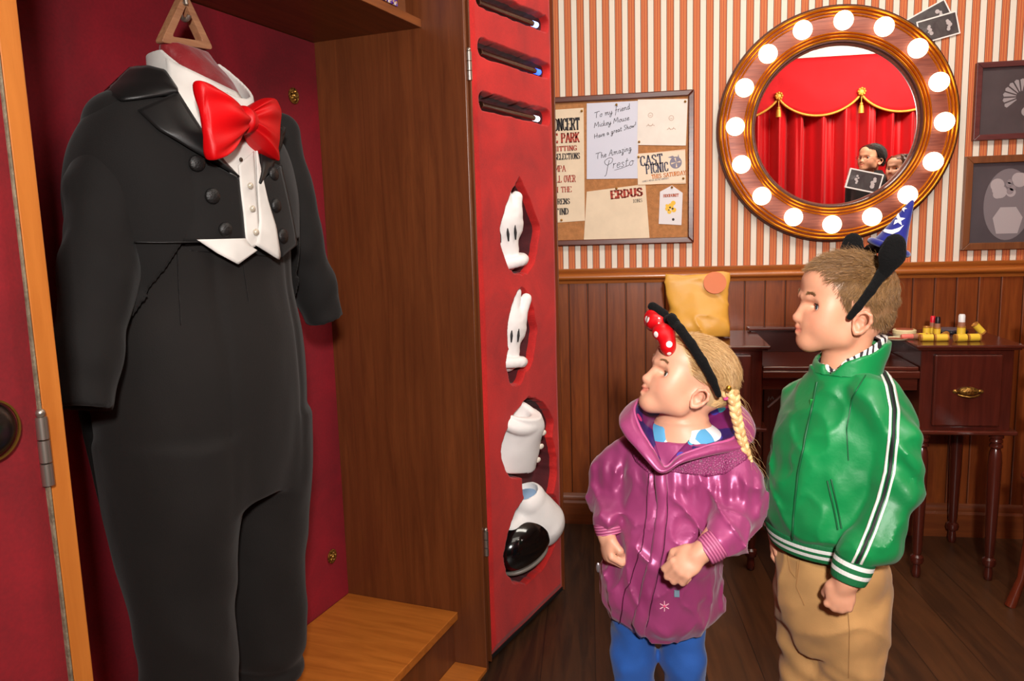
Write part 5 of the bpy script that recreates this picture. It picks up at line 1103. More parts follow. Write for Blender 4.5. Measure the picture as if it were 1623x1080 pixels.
def skull_points(n, pred, seed):
    """random points of the skull surface, head coordinates"""
    rr = np.random.RandomState(seed); out = []
    while sum(len(o) for o in out) < n:
        q = rr.randn(20000, 3); q /= np.linalg.norm(q, axis=1)[:, None]
        a = 1 / np.sqrt((q[:, 0] / .090) ** 2 + (q[:, 1] / .070) ** 2 + (q[:, 2] / .072) ** 2); P = q * a[:, None] + np.array((-.010, 0, .012))
        fr = P.copy(); m = fr[:, 0] > .02; # push out to the forehead ellipsoid where that is larger
        d = P - np.array((.036, 0, .018)); k = np.sqrt((d[:, 0] / .053) ** 2 + (d[:, 1] / .058) ** 2 + (d[:, 2] / .052) ** 2); inn = k < 1
        P[inn] = np.array((.036, 0, .018)) + d[inn] / k[inn][:, None]
        d = P - np.array((-.045, 0, -.030)); k = np.sqrt((d[:, 0] / .045) ** 2 + (d[:, 1] / .055) ** 2 + (d[:, 2] / .050) ** 2); inn = k < 1
        P[inn] = np.array((-.045, 0, -.030)) + d[inn] / k[inn][:, None]
        keep = pred(P[:, 0], P[:, 1], P[:, 2]); out.append(P[keep > rr.rand(len(P))])
    return np.concatenate(out)[:n]
def hand(s, wrist, d, n, b, sc=1.0, curl=(75, 85, 45), thumb=(0.5, 0.5), spread=0.06):
    """wrist point, d towards the fingers, n the way the palm looks, b towards the thumb"""
    w = np.array(wrist, float); d = np.array(d, float); d /= np.linalg.norm(d); n = np.array(n, float); n -= d * n.dot(d); n /= np.linalg.norm(n); b = np.array(b, float); b -= d * b.dot(d) + n * b.dot(n); b /= np.linalg.norm(b)
    R = np.array([d, b, n]); k = .004
    s.cone(w - d * .03 * sc, w + d * .004 * sc, .0195 * sc, .018 * sc, .006)
    s.ell(w + d * .026 * sc, (.030 * sc, .0265 * sc, .0125 * sc), .008, 'u', R)
    s.ell(w + d * .014 * sc + b * .017 * sc + n * .004 * sc, (.020 * sc, .011 * sc, .011 * sc), .008, 'u', R)
    tips = []
    for i, (bo, l, st) in enumerate(((.0195, 1.0, .046), (.0065, 1.10, .050), (-.0065, 1.03, .048), (-.0185, .82, .042))):
        p = w + d * st * sc + b * bo * sc; ang = 0.0; r = .0078 * sc * (1 if i < 3 else .9); dd = d + b * (spread * (1.5 - i))
        for j, sg in enumerate((.026, .017, .013)):
            ang += math.radians(curl[j] * (1 + .06 * (i - 1))); v = (dd * math.cos(ang) + n * math.sin(ang)); v /= np.linalg.norm(v); q = p + v * sg * l * sc
            s.cone(p, q, r, r * .93, .0025 if j else .004); p = q; r *= .93
        tips.append(p)
    p = w + d * .012 * sc + b * .022 * sc + n * .003 * sc
    v1 = d * .75 + b * (.55 * (1 - thumb[0])) + n * (.75 * thumb[0]); v1 /= np.linalg.norm(v1); q = p + v1 * .026 * sc; s.cone(p, q, .0100 * sc, .0088 * sc, .005)
    v2 = d * .7 - b * .7 * thumb[1] + n * .5; v2 /= np.linalg.norm(v2); q2 = q + v2 * .020 * sc; s.cone(q, q2, .0086 * sc, .0074 * sc, .0025)
    return tips
def stripes_mat(name, base, stripe, edges, rough=.75, axis=2, rib=900):
    """edges: list of (from, to) along the local axis that carry the stripe colour"""
    t = NT(name); sp = t.node('ShaderNodeSeparateXYZ'); t.link(t.coord(), sp.inputs[0]); z = sp.outputs[axis]; f = None
    for a, b in edges:
        m = t.math('MULTIPLY', t.math('GREATER_THAN', z, a), t.math('LESS_THAN', z, b)); f = m if f is None else t.math('MAXIMUM', f, m)
    t.set(Base_Color=t.mix(f, lin(base), lin(stripe)), Roughness=rough); t.bump(t.noise(t.coord((1, 1, .02)), rib * .5, 1), .5, .002); return t.m

# ------------------------------------------------------------------ the boy
BY = 1.60
def B_(px, py, dy=0.0): return at(px, py, BY + dy)
boy_base = Vector((float(B_(1320, 900)[0]), BY, 0)); OFB = Matrix.Translation(-boy_base)
boy = thing('person', 'boy in green zip jacket with striped sleeves and tan trousers, standing side on', 'person', boy_base)
BH = Head((0, 0, 0), (-.98, -.13), math.radians(2), .96); BH.o = Vector(B_(1365, 512, -.068)) - Vector(BH.p(-.003, .072, -.048))
yb = math.atan2(-.72, .69); lat = np.array((.69, -.72, 0)); fwd = np.array((-.72, -.69, 0))
def brow(py, cx, rx, ry):
    q = B_(cx, py); near = B_(cx, py, -.035 if py < 640 else (-.06 if py < 700 else -.095)); return (near[2], q[0], q[1], rx, ry)
s = SDF((boy_base.x - .20, BY - .20, 0.0), (boy_base.x + .24, BY + .22, 1.30), .0026)
add_head(s, BH); nb = BH.p(.0, 0, -.17); s.cone(BH.p(-.012, 0, -.075), nb, .042, .044, .018)
s.stack([brow(900, 1310, .09, .07), brow(800, 1320, .105, .075), brow(700, 1332, .11, .075), brow(640, 1342, .10, .06), brow(600, 1345, .05, .045)], yb, .02)
lsh, lel, lwr = B_(1396, 640, -.085), B_(1414, 775, -.115), B_(1343, 922, -.155)
rsh, rel_, rwr = B_(1275, 640, .085), B_(1262, 760, .10), B_(1234, 838, .055)
s.chain([lsh + np.array((-.012, .012, -.012)), lel, lwr], [.030, .028, .022], .02); s.chain([rsh, rel_, rwr], [.035, .028, .022], .02)
hand(s, lwr + np.array((-.006, 0, -.006)), (-.20, -.05, -1), (.30, .95, 0), (-1, .1, .1), .98, (78, 88, 50), (.7, .8), .04)
hand(s, rwr + np.array((-.004, 0, -.010)), (.0, -.1, -1), (.8, -.35, 0), (-.55, -.8, .0), .98, (40, 45, 30), (.4, .2), .05)
LEG = {}
for nm, sg, cx in (('l', 1, 1335), ('r', -1, 1288)):
    hp = B_(1322, 900) + lat * .045 * sg; kn = np.array((hp[0] + fwd[0] * .01, hp[1] + fwd[1] * .01, .33)); an = np.array((hp[0] - fwd[0] * .01 + lat[0] * .01 * sg, hp[1] - fwd[1] * .01 + lat[1] * .01 * sg, .075)); LEG[nm] = (hp, kn, an)
    s.chain([hp, kn, an], [.055, .04, .028], .02)
    s.chain([an + np.array((0, 0, -.03)), an + fwd * .08 + np.array((0, 0, -.045))], [.028, .022], .02)
def boy_hair_zone(x, y, z):
    y = np.abs(y); line = .048 - .25 * (x - .07) ; front = (z > .050 + .0 * x) | (x < .062 - .55 * np.clip(.050 - z, 0, .2) * 1.0)
    inear = (x > -.024) & (x < .015) & (z < -.016 + .35 * (x + .026)) | (x > -.024) & (z < -.044); low = z < -.052 + .55 * np.clip(-x - .02, 0, .1) * -0.6
    return (front & ~inear & ~low & (x < .078)).astype(float)
M_skin_b = skin_mat('boy_skin', (218, 156, 124), 0)
body = s.build('body', M_skin_b, boy, relax=1, col=face_tint(BH, boy_hair_zone, (.36, .40, .30)), mw=OFB)
eyes(BH, boy, (70, 84, 96), OFB, (.12, .10)); lashes(BH, boy, OFB)
M_hair_b = hair_mat('sandy_brown_hair', (92, 62, 32), (170, 128, 80))
R_ = skull_points(24000, boy_hair_zone, 3); x, y, z = R_.T
D_ = np.stack([.9 * (z > .0) + .25 * (x > 0) - .3 * (z < 0), -.12 * np.sign(y) * (z > .03) + .35 * np.sign(y) * 0 - .25 * (z > .04), -.5 - .9 * (z < .03) + .2 * (z > .06)], 1) + RNG.randn(len(R_), 3) * .38
ln = np.where(z > .03, np.where(x > .05, .015, .021), .011) * (.7 + .6 * RNG.rand(len(R_)))
h_ = strands('hair', BH, M_hair_b, boy, OFB, R_ * (1.0 + .03 * np.exp(-((R_[:, 0] - .03) / .03) ** 2))[:, None], D_, ln, .00050, 4, .10, 5, .25, .42); h_['kind'] = 'stuff'
def brows(H, mt, parent, off, n=260, seed=1):
    rr = np.random.RandomState(seed); R0 = []
    for y in (-1, 1):
        u = rr.rand(n); R0.append(np.stack([.0905 - .012 * u ** 1.6, y * (.012 + .030 * u), -.004 + .010 * np.sin(u * 2.4) + rr.randn(n) * .0012], 1))
    R0 = np.concatenate(R0); D0 = np.stack([-.3 + 0 * R0[:, 0], np.sign(R0[:, 1]), .15 + 0 * R0[:, 0]], 1) + rr.randn(len(R0), 3) * .15
    e = strands('eyebrows', H, mt, parent, off, R0, D0, np.full(len(R0), .006), .0004, 2, 0, seed, 0, .1); e['kind'] = 'stuff'
brows(BH, hair_mat('fair_brow_hair', (140, 104, 68), (176, 138, 98)), boy, OFB)
# jacket: trunk and sleeves in one cloth
M_green = NT('green_nylon'); gv = M_green.coord(); gn = M_green.noise(gv, 7, 3); M_green.set(Base_Color=M_green.ramp(gn, [(0.3, lin((0, 112, 56))), (0.7, lin((0, 138, 70)))]), Roughness=.46, Sheen_Weight=.1); M_green.bump(M_green.noise(gv, 30, 4), .28, .006); M_green = M_green.m
M_rib = plain('green_rib', (10, 104, 58), .8)
s = SDF((boy_base.x - .20, BY - .26, .50), (boy_base.x + .25, BY + .22, 1.16), .0042)
s.stack([brow(868, 1306, .122, .098), brow(845, 1309, .134, .110), brow(800, 1318, .138, .108), brow(720, 1330, .135, .102), brow(655, 1343, .128, .090), brow(625, 1346, .105, .076), brow(596, 1348, .064, .062)], yb, .01)
s.chain([lsh + np.array((-.012, .012, .004)), B_(1418, 700, -.10), lel + np.array((.004, 0, 0)), B_(1388, 858, -.135), lwr + np.array((.018, .006, .066))], [.042, .044, .044, .041, .034], .010)
s.chain([rsh, rel_, B_(1243, 812, .065)], [.048, .046, .034], .010)
def jw(X, Y, Z):
    arm = np.clip((X - (boy_base.x + .045)) / .05, 0, 1)
    f = .0055 * vn(X + Z * .35, Y, Z, 16, 12, 12, 1) + .0055 * vn(X - Z * .6, Y, Z + X * .5, 26, 18, 16, 7) + .0018 * vn(X, Y, Z, 48, 40, 36, 3)
    rid = -.007 * (1 - np.abs(vn(X + Z * .5, Y, Z - X * .4, 11, 10, 8, 9))) ** 7 - .004 * (1 - np.abs(vn(X - Z * .4, Y, Z + X * .6, 20, 18, 14, 12))) ** 7
    f = f + rid
    fold = .0055 * np.sin(Z * 95 + X * 60 + 3 * vn(X, Y, Z, 9, seed=2)) * arm * np.exp(-((Z - .85) / .10) ** 2)
    return f + fold
s.warp(jw)
e_ = lwr + np.array((.004, .002, .012)); s.half(e_ + np.array((-.10, 0, -.10)) * 0 + np.array((0, 0, -.02)), (-.15, -.05, -1)) if False else None
jk = s.build('jacket', M_green, boy, relax=2, mw=OFB); jb = bvh_of(jk); jf = caster(jb)
def band_ring(nm, rows, yaw, mt, parent, mw=None, h=.004, th=.006, cut=None):
    A = np.array(rows); s = SDF((A[:, 1].min() - A[:, 3].max() - .02, A[:, 2].min() - A[:, 3].max() - .02, A[:, 0].min() - .01), (A[:, 1].max() + A[:, 3].max() + .02, A[:, 2].max() + A[:, 3].max() + .02, A[:, 0].max() + .01), h)
    s.stack(rows, yaw, .0); s.shell(th) if th else None
    return s.build(nm, mt, parent, relax=1, mw=mw)
zt, zb_ = brow(866, 1306, 0, 0)[0], brow(893, 1304, 0, 0)[0]; HB = zt - zb_
M_wb = stripes_mat('waistband_rib', (8, 104, 56), (226, 226, 220), [(zt - .42 * HB, zt - .20 * HB), (zt - .82 * HB, zt - .60 * HB)])
band_ring('waistband', [(zb_ - .004, brow(890, 1304, 0, 0)[1], BY, .112, .090), (zt - .010, brow(868, 1306, 0, 0)[1], BY, .122, .100), (zt + .004, brow(864, 1306, 0, 0)[1], BY, .124, .101)], yb, M_wb, jk, None, .003, .008)
def cuff(nm, p0, p1, r0, r1, mt, parent):
    dv = Vector(p1) - Vector(p0); L = dv.length; x_, y_, z_ = frame_from(dv); M_ = Matrix(((x_.x, y_.x, z_.x, p0[0]), (x_.y, y_.y, z_.y, p0[1]), (x_.z, y_.z, z_.z, p0[2]), (0, 0, 0, 1)))
    pr = [(r0 - .004, 0), (r0 + .001, .001)] + [(r0 + (r1 - r0) * u + .002 * math.sin(PI * u), L * u) for u in np.linspace(.05, .95, 12)] + [(r1, L - .001), (r1 - .003, L), (r1 - .006, L - .004), (r0 - .008, .006)]
    return MB().lathe(pr, 40, Matrix.Identity(4), True).build(nm, mt, parent, smooth=50, mw=M_)
CL = .046; M_cf = stripes_mat('cuff_rib', (8, 104, 56), (226, 226, 220), [(.12 * CL, .30 * CL), (.50 * CL, .68 * CL)])
ax_ = np.array((-.30, -.06, -1.0)); ax_ /= np.linalg.norm(ax_); c0 = lwr + np.array((.014, .004, .046)); cuff('cuff', c0, c0 + ax_ * CL, .036, .031, M_cf, jk)
ax_ = np.array((-.12, -.10, -1.0)); ax_ /= np.linalg.norm(ax_); c0 = rwr + np.array((.004, .004, .034)); cuff('cuff', c0, c0 + ax_ * CL * .9, .034, .029, M_cf, jk)
# collar: standing, open in front
s = SDF((boy_base.x - .10, BY - .14, 1.0), (boy_base.x + .16, BY + .14, 1.16), .0032)
q0, q1 = B_(1342, 598), B_(1348, 556)
s.stack([(q0[2] - .03, q0[0] - .002, BY, .074, .072), (q0[2] + .012, q0[0], BY, .066, .064), (q1[2], q1[0] + .004, BY, .066, .066), (q1[2] + .02, q1[0] + .006, BY, .067, .068)], yb, 0); s.shell(.0070)
s.half((q1[0], BY, q1[2] + .004), (-.38, -.12, .9)); s.cone(B_(1300, 610, -.050), B_(1322, 540, -.050), .004, .046, .003, 's'); s.warp(lambda X, Y, Z: .002 * vn(X, Y, Z, 30))
s.build('collar', M_green, jk)
s = SDF((boy_base.x - .10, BY - .14, 1.0), (boy_base.x + .16, BY + .14, 1.18), .0032)
s.stack([(q0[2] - .03, q0[0] - .002, BY, .064, .062), (q0[2] + .012, q0[0], BY, .059, .057), (q1[2], q1[0] + .004, BY, .058, .058), (q1[2] + .03, q1[0] + .008, BY, .058, .060)], yb, 0); s.shell(.0045)
s.half((q1[0], BY, q1[2] + .010), (-.50, -.10, .86)); s.cone(B_(1304, 612, -.050), B_(1322, 545, -.050), .003, .036, .003, 's')
t = NT('zebra_collar_cloth'); wv = t.node('ShaderNodeTexWave', i_Scale=26.0, i_Distortion=5.0, i_Detail=1.5); wv.inputs['Detail Scale'].default_value = 1.2; t.link(t.coord(), wv.inputs['Vector']); t.set(Base_Color=t.ramp(wv.outputs['Fac'], [(0.0, lin((44, 32, 40))), (0.34, lin((236, 230, 222)))], 'CONSTANT'), Roughness=.8)
s.build('shirt_collar', t.m, boy, mw=OFB)
M_gdk = plain('green_zip_tape', (4, 84, 44), .5); M_wst = plain('white_stripe_tape', (228, 226, 218), .7); M_bst = plain('black_stripe_tape', (22, 24, 26), .7)
line_px('zipper', [(1296, 606), (1289, 640), (1278, 690), (1266, 750), (1259, 810), (1256, 862)], jf, .0022, M_gdk, jk)
MB().box((-.003, -.002, -.016), (.003, .002, .002)).build('zip_pull', plain('green_metal_pull', (30, 150, 60), .3, .4), jk, bev=.001, mw=Matrix.Translation(jf(1288, 636, .004)))
for pz in ([(1312, 762), (1320, 800), (1328, 840)], [(1318, 760), (1326, 798), (1334, 838)]): line_px('pocket_welt', pz, jf, .0016, M_gdk, jk, n=16)
line_px('armhole_seam', [(1372, 596), (1352, 630), (1342, 680), (1345, 730)], jf, .0012, M_gdk, jk, n=24)
cen = [(1398, 585), (1410, 612), (1417, 650), (1416, 700), (1410, 750), (1398, 795), (1382, 840), (1366, 876), (1353, 902)]
def shift(pl, d): return [(p[0] + d, p[1] + d * .18) for p in pl]
for a, b, mt_, nm in ((-8.5, -4.5, M_wst, 'white_stripe'), (-2.6, 2.6, M_bst, 'black_stripe'), (4.5, 8.5, M_wst, 'white_stripe')): drape(nm, shift(cen, a), shift(cen, b), mt_, jk, .0016, .0012, 60, 4, fn=jf)
# trousers
M_tan = cloth('tan_cotton', (196, 148, 92), .8, 420, .1)
zh = float(B_(1315, 880)[2]); s = SDF((boy_base.x - .18, BY - .20, .05), (boy_base.x + .20, BY + .20, zh + .02), .0045)
hx, hy = float(B_(1316, 900)[0]), BY
s.stack([(zh - .20, hx + .004, hy, .070, .075), (zh - .13, hx + .006, hy + .004, .104, .100), (zh - .05, hx, hy, .112, .096), (zh + .01, hx - .002, hy, .108, .088)], yb, .0)
for nm, sg in (('l', 1), ('r', -1)):
    hp, kn, an = LEG[nm]; h0 = np.array((hx + .002, hy, zh - .10)) + lat * .054 * sg
    s.chain([h0, kn * .5 + h0 * .5, kn, an + np.array((0, 0, .02))], [.066, .060, .055, .050], .010)
s.ell(B_(1378, 935, .02), (.030, .035, .050), .02)
s.warp(lambda X, Y, Z: .007 * vn(X + Z * .4, Y, Z, 15, 12, 13, 3) - .006 * (1 - np.abs(vn(X + Z * .5, Y, Z - X * .4, 10, 9, 7, 9))) ** 7 + .005 * vn(X - Z * .5, Y, Z, 24, 20, 26, 5) + .003 * np.sin(Z * 120 + X * 70 + 4 * vn(X, Y, Z, 10, seed=4)) * np.clip((.45 - Z) / .1, 0, 1))
s.half((0, 0, .052), (0, 0, -1)); tr = s.build('trousers', M_tan, boy, relax=2, mw=OFB); tf_ = caster(bvh_of(tr)); M_stitch = plain('tan_stitching', (150, 108, 62), .8)
for pl in ([(1309, 903), (1316, 925), (1330, 945)], [(1312, 903), (1319, 924), (1333, 943)], [(1246, 868), (1252, 905), (1262, 918), (1264, 890)], [(1343, 960), (1346, 1000), (1345, 1075)], [(1268, 885), (1262, 930), (1275, 960)]): line_px('seam', pl, tf_, .0009, M_stitch, tr, .0006, 18, 5)
def shoes(LEGS, fw, mt, parent, off, sc=1.0, sole=None):
    for nm in ('l', 'r'):
        an = LEGS[nm][2]; f3 = np.array((fw[0], fw[1], 0.0)); s = SDF(np.array((an[0], an[1], 0)) - .16 * sc, np.array((an[0], an[1], 0)) + .18 * sc, .005)
        a0 = np.array((an[0], an[1], .038 * sc)); s.cone(a0 - f3 * .02 * sc, a0 + f3 * .085 * sc - np.array((0, 0, .006)), .036 * sc, .034 * sc, .01); s.cone(a0, a0 + np.array((0, 0, .045 * sc)), .038 * sc, .036 * sc, .02); s.half((0, 0, .008), (0, 0, -1))
        sh_ = s.build('shoe', mt, parent, relax=2, mw=off); pts = [a0 - f3 * .055 * sc, a0 + f3 * .11 * sc]
        s = SDF(np.array((an[0], an[1], 0)) - .16 * sc, np.array((an[0], an[1], 0)) + .18 * sc, .005); s.cone(a0 - f3 * .02 * sc, a0 + f3 * .085 * sc, .041 * sc, .039 * sc, .01); s.half((0, 0, .014), (0, 0, 1)); s.half((0, 0, .0005), (0, 0, -1)); s.build('sole', sole or M_wst, sh_, relax=1)
shoes(LEG, fwd, plain('navy_trainer', (40, 46, 66), .6), boy, OFB)

# headband with soft upright pads and a little pointed blue star hat
HBD = plain('black_plush', (9, 8, 8), .95, 0, .6, 260, 0, 6, Sheen_Weight=.02, Specular_IOR_Level=.2)
hb_ = thing('headband', 'black plush headband with upright pad and pointed blue star hat on the boy', 'headband', BH.o); OFH = Matrix.Translation(-BH.o)
def band(H, mt, parent, tilt, off, rx=.0745, rz=.085, a0=-100, a1=100, th=(.0075, .010), cx=-.012, cz=.004):
    s = SDF(np.array(H.o) - .16 * H.sc, np.array(H.o) + .16 * H.sc, .0035); P_ = []
    for a in np.linspace(math.radians(a0), math.radians(a1), 26):
        yv, zv = rx * math.sin(a), rz * math.cos(a); P_.append(H.p(cx + math.sin(tilt) * -zv * -1 * -1, yv, cz + zv * math.cos(tilt)))
    s.chain(P_, [(th[0] + (th[1] - th[0]) * math.cos((i / 25 - .5) * PI)) * H.sc for i in range(26)], .004)
    return s, P_
near_ = [B_(1347, 503, -.078), B_(1360, 487, -.082), B_(1380, 461, -.082), B_(1397, 436, -.074), B_(1408, 412, -.058), B_(1412, 398, -.035)]
loc_ = [BH.loc(p) for p in near_]; pts_ = list(near_) + [BH.p(loc_[-1][0], .0, loc_[-1][2] + .008)] + [BH.p(l[0], -l[1], l[2]) for l in loc_[::-1]]
s = SDF(np.array(BH.o) - .16, np.array(BH.o) + .16, .0035); s.chain(pts_, [.0065, .0075, .0085, .010, .011, .011, .011, .011, .011, .010, .0085, .0075, .0065], .004); s.build('band', HBD, hb_, relax=1, mw=OFH)
pad_ = [BH.loc(B_(1403, 432, -.078)), BH.loc(B_(1414, 405, -.085)), BH.loc(B_(1418, 388, -.088))]
for sy in (1, -1):
    s = SDF(np.array(BH.o) - .22, np.array(BH.o) + .22, .004); s.chain([BH.p(l[0], sy * l[1], l[2]) for l in pad_], [.012, .022, .020], .012, flat=(tuple(BH.l), 1.5)); s.build('plush_pad', HBD, hb_, relax=2, mw=OFH)
hb0, hb1 = Vector(B_(1407, 396, -.015)), Vector(B_(1447, 317, -.02)); hax = hb1 - hb0; hx_, hy_, hz_ = frame_from(hax); HS = hax.length / .135
hatM = Matrix(((hx_.x, hy_.x, hz_.x, hb0.x), (hx_.y, hy_.y, hz_.y, hb0.y), (hx_.z, hy_.z, hz_.z, hb0.z), (0, 0, 0, 1))) @ Matrix.Diagonal((.90, .90, HS, 1))
M_hatb = cloth('royal_blue_felt', (18, 26, 128), .7, 300, .3)
hat = MB().lathe([(.0, .135), (.003, .133), (.006, .124), (.012, .098), (.020, .062), (.029, .028), (.036, .006), (.034, .0), (.0, .0)], 32, hatM).build('hat_cone', M_hatb, hb_, smooth=60, mw=OFH)
MB().lathe([(.036 + .009 * math.cos(a), .006 + .009 * math.sin(a)) for a in np.linspace(0, 2 * PI, 14)[:-1]], 36, hatM, True).build('hat_brim', M_hatb, hb_, smooth=60, mw=OFH)
hf = caster(bvh_of(hat)); M_hw = plain('white_felt', (228, 228, 232), .8)
def star_px(cx, cy, R0, rot=0): return [(cx + (R0 if k % 2 == 0 else R0 * .42) * math.sin(rot + k * PI / 5), cy - (R0 if k % 2 == 0 else R0 * .42) * math.cos(rot + k * PI / 5)) for k in range(10)]
for (cx, cy, R0, rot) in ((1424, 349, 10.5, .1), (1432, 331, 6, .4)):
    pts = star_px(cx, cy, R0, rot); V = [hf(cx, cy, .0014)] + [hf(px, py, .0014) for px, py in pts]; o = mk('felt_star', V, [(0, 1 + k, 1 + (k + 1) % 10) for k in range(10)], M_hw, hat); o.modifiers.new('t', 'SOLIDIFY').thickness = .001
mo = [(1393, 358), (1402, 369), (1414, 372), (1425, 367), (1432, 357)]; mi_ = [(1393, 358), (1402, 364), (1413, 365.5), (1424, 362), (1432, 357)]
drape('felt_moon', mo, mi_, M_hw, hat, .0014, .001, 16, 3, fn=hf)
# ------------------------------------------------------------------ the girl
GY = 1.59
def G_(px, py, dy=0.0): return at(px, py, GY + dy)
g_base = Vector((float(G_(1050, 900)[0]), GY, 0)); OFG = Matrix.Translation(-g_base)
girl = thing('person', 'girl in shiny magenta raincoat and blue leggings, looking up to the left', 'person', g_base)
GH = Head((0, 0, 0), (-.945, -.32), math.radians(20), .905); _e = Vector(G_(1108, 632, -.068)) - Vector(GH.p(-.003, .072, -.048)); GH.o = _e
yg = math.radians(-20); glat = np.array((math.cos(yg), math.sin(yg), 0)); gfwd = np.array((math.sin(yg), -math.cos(yg), 0))
def grow(py, cx, rx, ry, dn=None):
    q = G_(cx, py); near = G_(cx, py, dn if dn is not None else (-.03 if py < 690 else -ry * .9)); return (near[2], q[0], q[1], rx, ry)
s = SDF((g_base.x - .20, GY - .27, 0.0), (g_base.x + .22, GY + .16, 1.16), .0026)
add_head(s, GH, smile=.8); s.cone(GH.p(-.010, 0, -.060), G_(1082, 672), .036, .040, .02); s.cone(G_(1082, 672), G_(1080, 720), .042, .055, .02)
s.stack([grow(960, 1045, .075, .06), grow(850, 1058, .085, .065), grow(760, 1068, .085, .06), grow(700, 1078, .085, .055), grow(672, 1080, .05, .045)], yg, .02)
grs, gre, grw = G_(1000, 716, .035), G_(966, 790, .02), G_(961, 842, -.055)
gls, gle, glw = G_(1154, 722, -.040), G_(1170, 802, -.06), G_(1112, 876, -.165)
s.chain([grs, gre, grw], [.026, .025, .020], .02); s.chain([gls, gle, glw], [.026, .025, .020], .02)
hand(s, grw + np.array((.000, -.004, -.008)), (.10, -.35, -.95), (.80, .45, .1), (.55, -.80, .2), .93, (62, 75, 45), (.6, .8), .03)
hand(s, glw + np.array((-.006, -.004, -.002)), (-.80, -.25, -.62), (.10, .85, -.55), (-.45, .15, .80), .98, (38, 62, 40), (.35, .4), .05)
GL_ = {}
for nm, sg, px in (('r', -1, 1003), ('l', 1, 1083)):
    hp = np.array(G_(px, 985)); GL_[nm] = (hp, np.array((hp[0] + .002, hp[1] - .01, .30)), np.array((hp[0] + .004 * sg, hp[1] + .01, .07)))
    s.chain(list(GL_[nm]), [.046, .034, .024], .02); an = GL_[nm][2]; s.chain([an - np.array((0, 0, .03)), an + gfwd * .07 - np.array((0, 0, .042))], [.024, .019], .02)
def g_zone(x, y, z):
    ya = np.abs(y); front = (z > .048) | (x < .064 - .62 * np.clip(.048 - z, 0, .2)); inear = (x > -.024) & (z < -.020 + .25 * (x + .026)); low = z < -.060
    return (front & ~inear & ~low & (x < .072)).astype(float)
M_skin_g = skin_mat('girl_skin', (224, 164, 134), 0)
s.build('body', M_skin_g, girl, relax=1, col=face_tint(GH, g_zone, (.74, 1.0, .80), .8), mw=OFG)
eyes(GH, girl, (88, 78, 64), OFG, (.05, .12)); lashes(GH, girl, OFG, plain('fair_lash', (96, 64, 44), .6))
M_teeth = plain('teeth', (222, 214, 204), .3); MB().tube([GH.p(.078, -.013, -.0665), GH.p(.0865, -.006, -.0690), GH.p(.0885, 0, -.0695), GH.p(.0865, .006, -.0690), GH.p(.078, .013, -.0665)], .0026, 8, flat=1.4).build('teeth', M_teeth, girl, smooth=60, mw=OFG)
M_blond = hair_mat('fair_blond_hair', (170, 122, 70), (246, 208, 150))
R_ = skull_points(18000, g_zone, 9); pony = np.array((-.062, .058, -.020))
tgt = np.stack([np.full(len(R_), pony[0]), np.sign(R_[:, 1]) * pony[1], np.full(len(R_), pony[2])], 1); D_ = tgt - R_; dist = np.linalg.norm(D_, axis=1); nrm_ = R_ / np.linalg.norm(R_, axis=1)[:, None]
D_ = D_ - nrm_ * (D_ * nrm_).sum(1)[:, None] + RNG.randn(len(R_), 3) * .003
h_ = strands('hair', GH, M_blond, girl, OFG, R_, D_, np.minimum(dist, .030) * (.8 + .5 * RNG.rand(len(R_))), .00055, 4, .03, 6, 0, .10); h_['kind'] = 'stuff'
brows(GH, hair_mat('pale_brow_hair', (150, 112, 76), (184, 144, 102)), girl, OFG, 200, 4)
# braids
def braid(pts, parent, nm, wisps, seed):
    P_b = [np.array(p) for p in pts]; n = 60; L = np.linspace(0, len(P_b) - 1, n); C_ = np.stack([np.interp(L, range(len(P_b)), [p[k] for p in P_b]) for k in range(3)], 1); b_ = MB()
    for st in range(3):
        ph_ = st * 2 * PI / 3; W3 = [C_[i] + np.array((.0075 * math.sin(i * .55 + ph_), .0055 * math.sin(2 * (i * .55 + ph_)), 0)) * (1 - .35 * i / n) for i in range(n)]; b_.tube(W3, [.0070 * (1 - .45 * i / n) for i in range(n)], 10)
    o = b_.build(nm, M_blond, parent, smooth=60, mw=OFG); rr = np.random.RandomState(seed); w_ = MB()
    for k in range(wisps):
        i = rr.randint(4, n - 1); p = C_[i]; d = np.array((.035 * rr.rand() + .005, .015 * rr.randn(), -.015 - .02 * rr.rand())); w_.tube([p, p + d * .4 + (0, 0, .004), p + d * .8, p + d + (0, 0, -.01)], [.0003, .00025, .0002, .0001], 3)
    h = w_.build('loose_hair', M_blond, parent, mw=OFG); h['kind'] = 'stuff'
braid([GH.p(-.066, .064, -.022), G_(1162, 622, -.05), G_(1166, 655, -.055), G_(1174, 690, -.06), G_(1184, 722, -.065), G_(1188, 740, -.065)], girl, 'braid', 50, 3)
braid([GH.p(-.066, -.064, -.022), GH.p(-.095, -.075, -.05), G_(1150, 660, .10), G_(1152, 715, .10)], girl, 'braid', 40, 5)
for sy in (1, -1):
    q = Vector(GH.p(-.067, sy * .065, -.024)); x_, y_, z_ = frame_from(Vector(GH.p(-.082, sy * .070, -.045)) - q)
    el = MB()
    for k in range(3): el.lathe([(.0085 + .0028 * math.cos(a), .0028 * math.sin(a) + (k - 1) * .0045) for a in np.linspace(0, 2 * PI, 9)[:-1]], 18, Matrix(((x_.x, y_.x, z_.x, q.x), (x_.y, y_.y, z_.y, q.y), (x_.z, y_.z, z_.z, q.z), (0, 0, 0, 1))), True)
    el.build('hair_elastic', plain('pink_elastic', (224, 84, 150), .6), girl, smooth=60, mw=OFG)
MB().ball(G_(1155, 616, -.075), .0055, 12, 8, (1, .7, 1.1)).build('gold_hair_bead', plain('gold_bead', (214, 160, 60), .25, .9), girl, smooth=60, mw=OFG)

